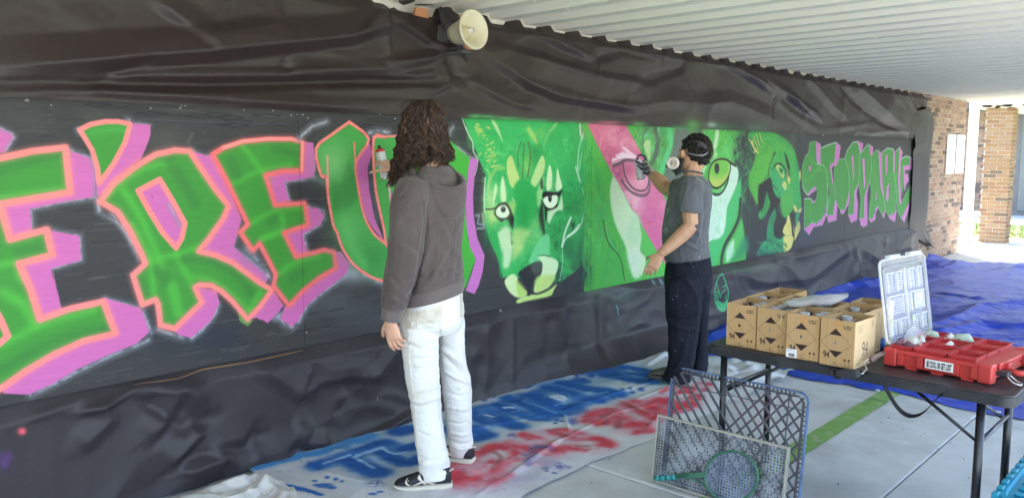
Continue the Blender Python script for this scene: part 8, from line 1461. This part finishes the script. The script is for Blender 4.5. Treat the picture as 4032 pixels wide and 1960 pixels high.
# clogs
M_CLOG = mat('clog_grey', lin(92, 88, 84), .7, var=.1, bump=.2, bscale=200); M_HOLE = mat('clog_hole', (.02, .02, .02), .9)
def clog(heel, toe):
    f = Vector((toe.x-heel.x, toe.y-heel.y, 0)).normalized(); s = f.cross(UP); O = Vector((heel.x, heel.y, .012)); k = (toe-heel).length/.29
    bm = bmesh.new(); sloft(bm, shoe_rings([(0, .026, .006, .03), (.01*k, .036, .0, .034), (.08*k, .042, .0, .034), (.16*k, .048, .0, .032), (.23*k, .050, .0, .032), (.27*k, .040, .004, .032), (.29*k, .018, .012, .03)], O, f, s), 20, ex=3); sl = obj('sole', bm, M_CLOG, p2, True, True)
    bm = bmesh.new(); sloft(bm, shoe_rings([(.10*k, .044, .026, .088), (.14*k, .047, .026, .088), (.18*k, .049, .026, .082), (.22*k, .048, .026, .070), (.255*k, .042, .026, .058), (.278*k, .026, .026, .045), (.285*k, .012, .028, .036)], O, f, s), 24, ex=2.5); up = obj('clog', bm, M_CLOG, p2, True, True); bv = bvh_of(up); bm = bmesh.new()
    def hole(o0, d, r, rz):
        h = bv.ray_cast(o0, d)
        if h[0] is None: return
        t = (f-h[1]*f.dot(h[1])).normalized(); b = h[1].cross(t); bm.faces.new([bm.verts.new(h[0]+h[1]*.001+t*r*math.cos(a)+b*rz*math.sin(a)) for a in np.linspace(0, 2*PI, 9)[:-1]])
    for x in (.15, .19, .23, .255): hole(O+f*x*k+UP*.040-s*.2, s, .010, .006)
    for x, y in ((.16, -.02), (.16, .01), (.185, -.03), (.185, 0), (.21, -.018), (.21, .014), (.235, -.02), (.235, .008)): hole(O+f*x*k-s*y+UP*.3, -UP, .005, .005)
    o = obj('vent_holes', bm, M_HOLE, up, world=True); o['kind'] = 'stuff'
    bm = bmesh.new(); tube(bm, catmull([tuple(O+f*.12*k-s*.045+UP*.05), tuple(O+f*.03*k-s*.042+UP*.06), tuple(O-f*.008+UP*.065), tuple(O+f*.03*k+s*.042+UP*.06), tuple(O+f*.12*k+s*.045+UP*.05)], 5), .006, 6); obj('heel_strap', bm, M_CLOG, p2, True, True)
h2, t2 = at_z(2722, 1502), at_z(2550, 1496); clog(h2, t2); hh = at_z(2784, 1474); clog(hh, hh+(t2-h2).normalized()*.29)
# hair, beard, respirator
M_HAIR2 = hair_mat('hair_dark', [lin(36, 29, 26), lin(54, 43, 37), lin(74, 60, 50), lin(46, 37, 33)]); M_HB2 = mat('hair_base2', lin(30, 25, 23), .8, var=.3, scale=40)
bm = bmesh.new(); loft(bm, [(hd2+UP*z+fd2*o, sd2*a, fd2*b) for z, o, a, b in ((-.085, -.055, .040, .035), (-.05, -.032, .068, .070), (-.01, -.022, .079, .088), (.03, -.012, .082, .100), (.07, -.008, .074, .096), (.10, -.006, .055, .070), (.122, -.005, .02, .03))], 20); me = remesh(bm, .008, 3); wrinkle(me, lambda X, Y, Z, no: .008*fnoise(X*45, Y*45, Z*45, 61)); hb2 = link('hair', me, M_HB2, p2, True, True)
bm = bmesh.new(); hr = random.Random(9)
for i in range(900):
    u = hr.uniform(0, 2*PI); v = hr.uniform(-.75, 1); rr = math.sqrt(max(0, 1-v*v)); d = sd2*math.cos(u)*rr*.82+fd2*math.sin(u)*rr+UP*v
    if d.dot(fd2) > .55 and v < .45: continue
    if v < -.2 and d.dot(fd2) > -.1: continue
    b = hd2-fd2*.014+UP*.018+Vector((d.x*.095, d.y*.095, d.z*.106)); l = hr.uniform(.014, .030); g = (d*.22-UP*.25-fd2*hr.uniform(.1, .8)+Vector((hr.uniform(-.5, .5), hr.uniform(-.5, .5), hr.uniform(-.5, .3)))).normalized(); pts = []
    for k in range(6): t = k/5; pts.append(b+g*l*t-UP*.018*t*t+d*.004)
    strand(bm, pts, .0021, .0006)
o = obj('hair_tufts', bm, M_HAIR2, hb2, True, True); o['kind'] = 'stuff'
bm = bmesh.new()
for i in range(260):
    t = hr.uniform(0, 1); q = U(2690-24*t+hr.uniform(-4, 4), 628+50*t+hr.uniform(-8, 8), .066-.02*t+hr.uniform(-.012, .012)); g = (fd2*.6-UP*.9-FWD*.2+Vector((hr.uniform(-.4, .4), hr.uniform(-.4, .4), 0))).normalized(); strand(bm, [q-g*.006, q+g*.008, q+g*.02], .0022, .0008)
loft(bm, [(U(2688, 632, .045), fd2*.012, FWD*.02), (U(2684, 655, .045), fd2*.02, FWD*.025), (U(2674, 678, .03), fd2*.022, FWD*.03), (U(2664, 690, .02), fd2*.012, FWD*.02)], 12); o = obj('beard', bm, M_HAIR2, p2, True, True); o['kind'] = 'stuff'
rs = empty('respirator', hd2, 0, 'half-face respirator with pale round filter strapped on the far person', 'respirator')
M_FIL = mat('filter_pale', lin(226, 212, 204), .6, var=.04); M_STRAP = mat('strap_black', lin(38, 38, 42), .5); M_STRAPG = mat('strap_grey', lin(112, 114, 118), .5)
fc = U(2648, 643, .075); fn_ = (-FWD*.86-RGT*.45-UP*.05).normalized(); Mf = fn_.to_track_quat('Z', 'Y').to_matrix().to_4x4(); Mf.translation = fc
bm = bmesh.new(); lathe(bm, [(0, -.03), (.036, -.03), (.041, -.024), (.042, .0), (.039, .008), (.030, .010), (.028, .006), (0, .006)], 28, Mf); obj('filter', bm, M_FIL, rs, True, True)
bm = bmesh.new(); lathe(bm, [(0, .0065), (.019, .0065), (.019, .009), (.017, .0105), (0, .0105)], 20, Mf @ Matrix.Diagonal((.62, 1, 1, 1))); obj('filter_grille', bm, mat('grille_tan', lin(172, 156, 136), .7), rs, True, True)
bm = bmesh.new(); loft(bm, [(U(2674, 622, .03), fd2*.02, FWD*.03), (U(2656, 640, .02), fd2*.034, FWD*.045), (U(2656, 665, .02), fd2*.03, FWD*.045), (U(2664, 682, .02), fd2*.014, FWD*.03)], 16); obj('face_piece', bm, M_STRAP, rs, True, True)
bm = bmesh.new(); lathe(bm, [(0, 0), (.014, 0), (.010, .022), (0, .024)], 12, Matrix.Translation(U(2634, 654, .02)) @ (-RGT).to_track_quat('Z', 'Y').to_matrix().to_4x4()); obj('valve', bm, M_STRAP, rs, True, True)
def band(name, pts, w, m):
    pts = [Vector(q) for q in catmull([tuple(p) for p in pts], 5)]; bm = bmesh.new(); hv = Vector((0, 0, w/2)); pr = None
    for p in pts:
        o_ = (p-hd2); o_.z = 0; o_ = o_.normalized()*.0025; a = [bm.verts.new(p+hv), bm.verts.new(p+hv+o_), bm.verts.new(p-hv+o_), bm.verts.new(p-hv)]
        if pr:
            for k in range(4): bm.faces.new((pr[k], pr[(k+1) % 4], a[(k+1) % 4], a[k]))
        pr = a
    bmesh.ops.recalc_face_normals(bm, faces=bm.faces); obj(name, bm, m, rs, False, True)
def around(px, py, o): 
    v = ray(px, py).normalized(); h = BH.ray_cast(Vector((0, 0, H)), v); return (h[0]-v*o) if h[0] is not None else at_depth(px, py, F2.dep-.06)
BH = bvh_of(hb2)
band('head_strap', [around(x, y, .010) for x, y in [(2694, 596), (2712, 604), (2738, 610), (2764, 612), (2780, 606), (2788, 598)]], .011, M_STRAPG); band('head_strap', [around(x, y, .010) for x, y in [(2696, 592), (2700, 576), (2716, 562), (2740, 556), (2764, 562), (2780, 578), (2787, 590)]], .010, M_STRAP)
band('cradle', [around(x, y, .009) for x, y in [(2744, 572), (2758, 568), (2772, 576), (2778, 586)]], .024, M_STRAP)
band('neck_strap', [U(x, y, d) for x, y, d in [(2664, 676, .06), (2680, 676, .075), (2710, 674, .085), (2740, 677, .078), (2768, 684, .04)]], .013, M_STRAP)
bm = bmesh.new(); c = U(2668, 678, .07); box(bm, (c.x-.014, c.y-.01, c.z-.018), (c.x+.014, c.y+.01, c.z+.012), .004); obj('buckle', bm, M_STRAP, rs, world=True)
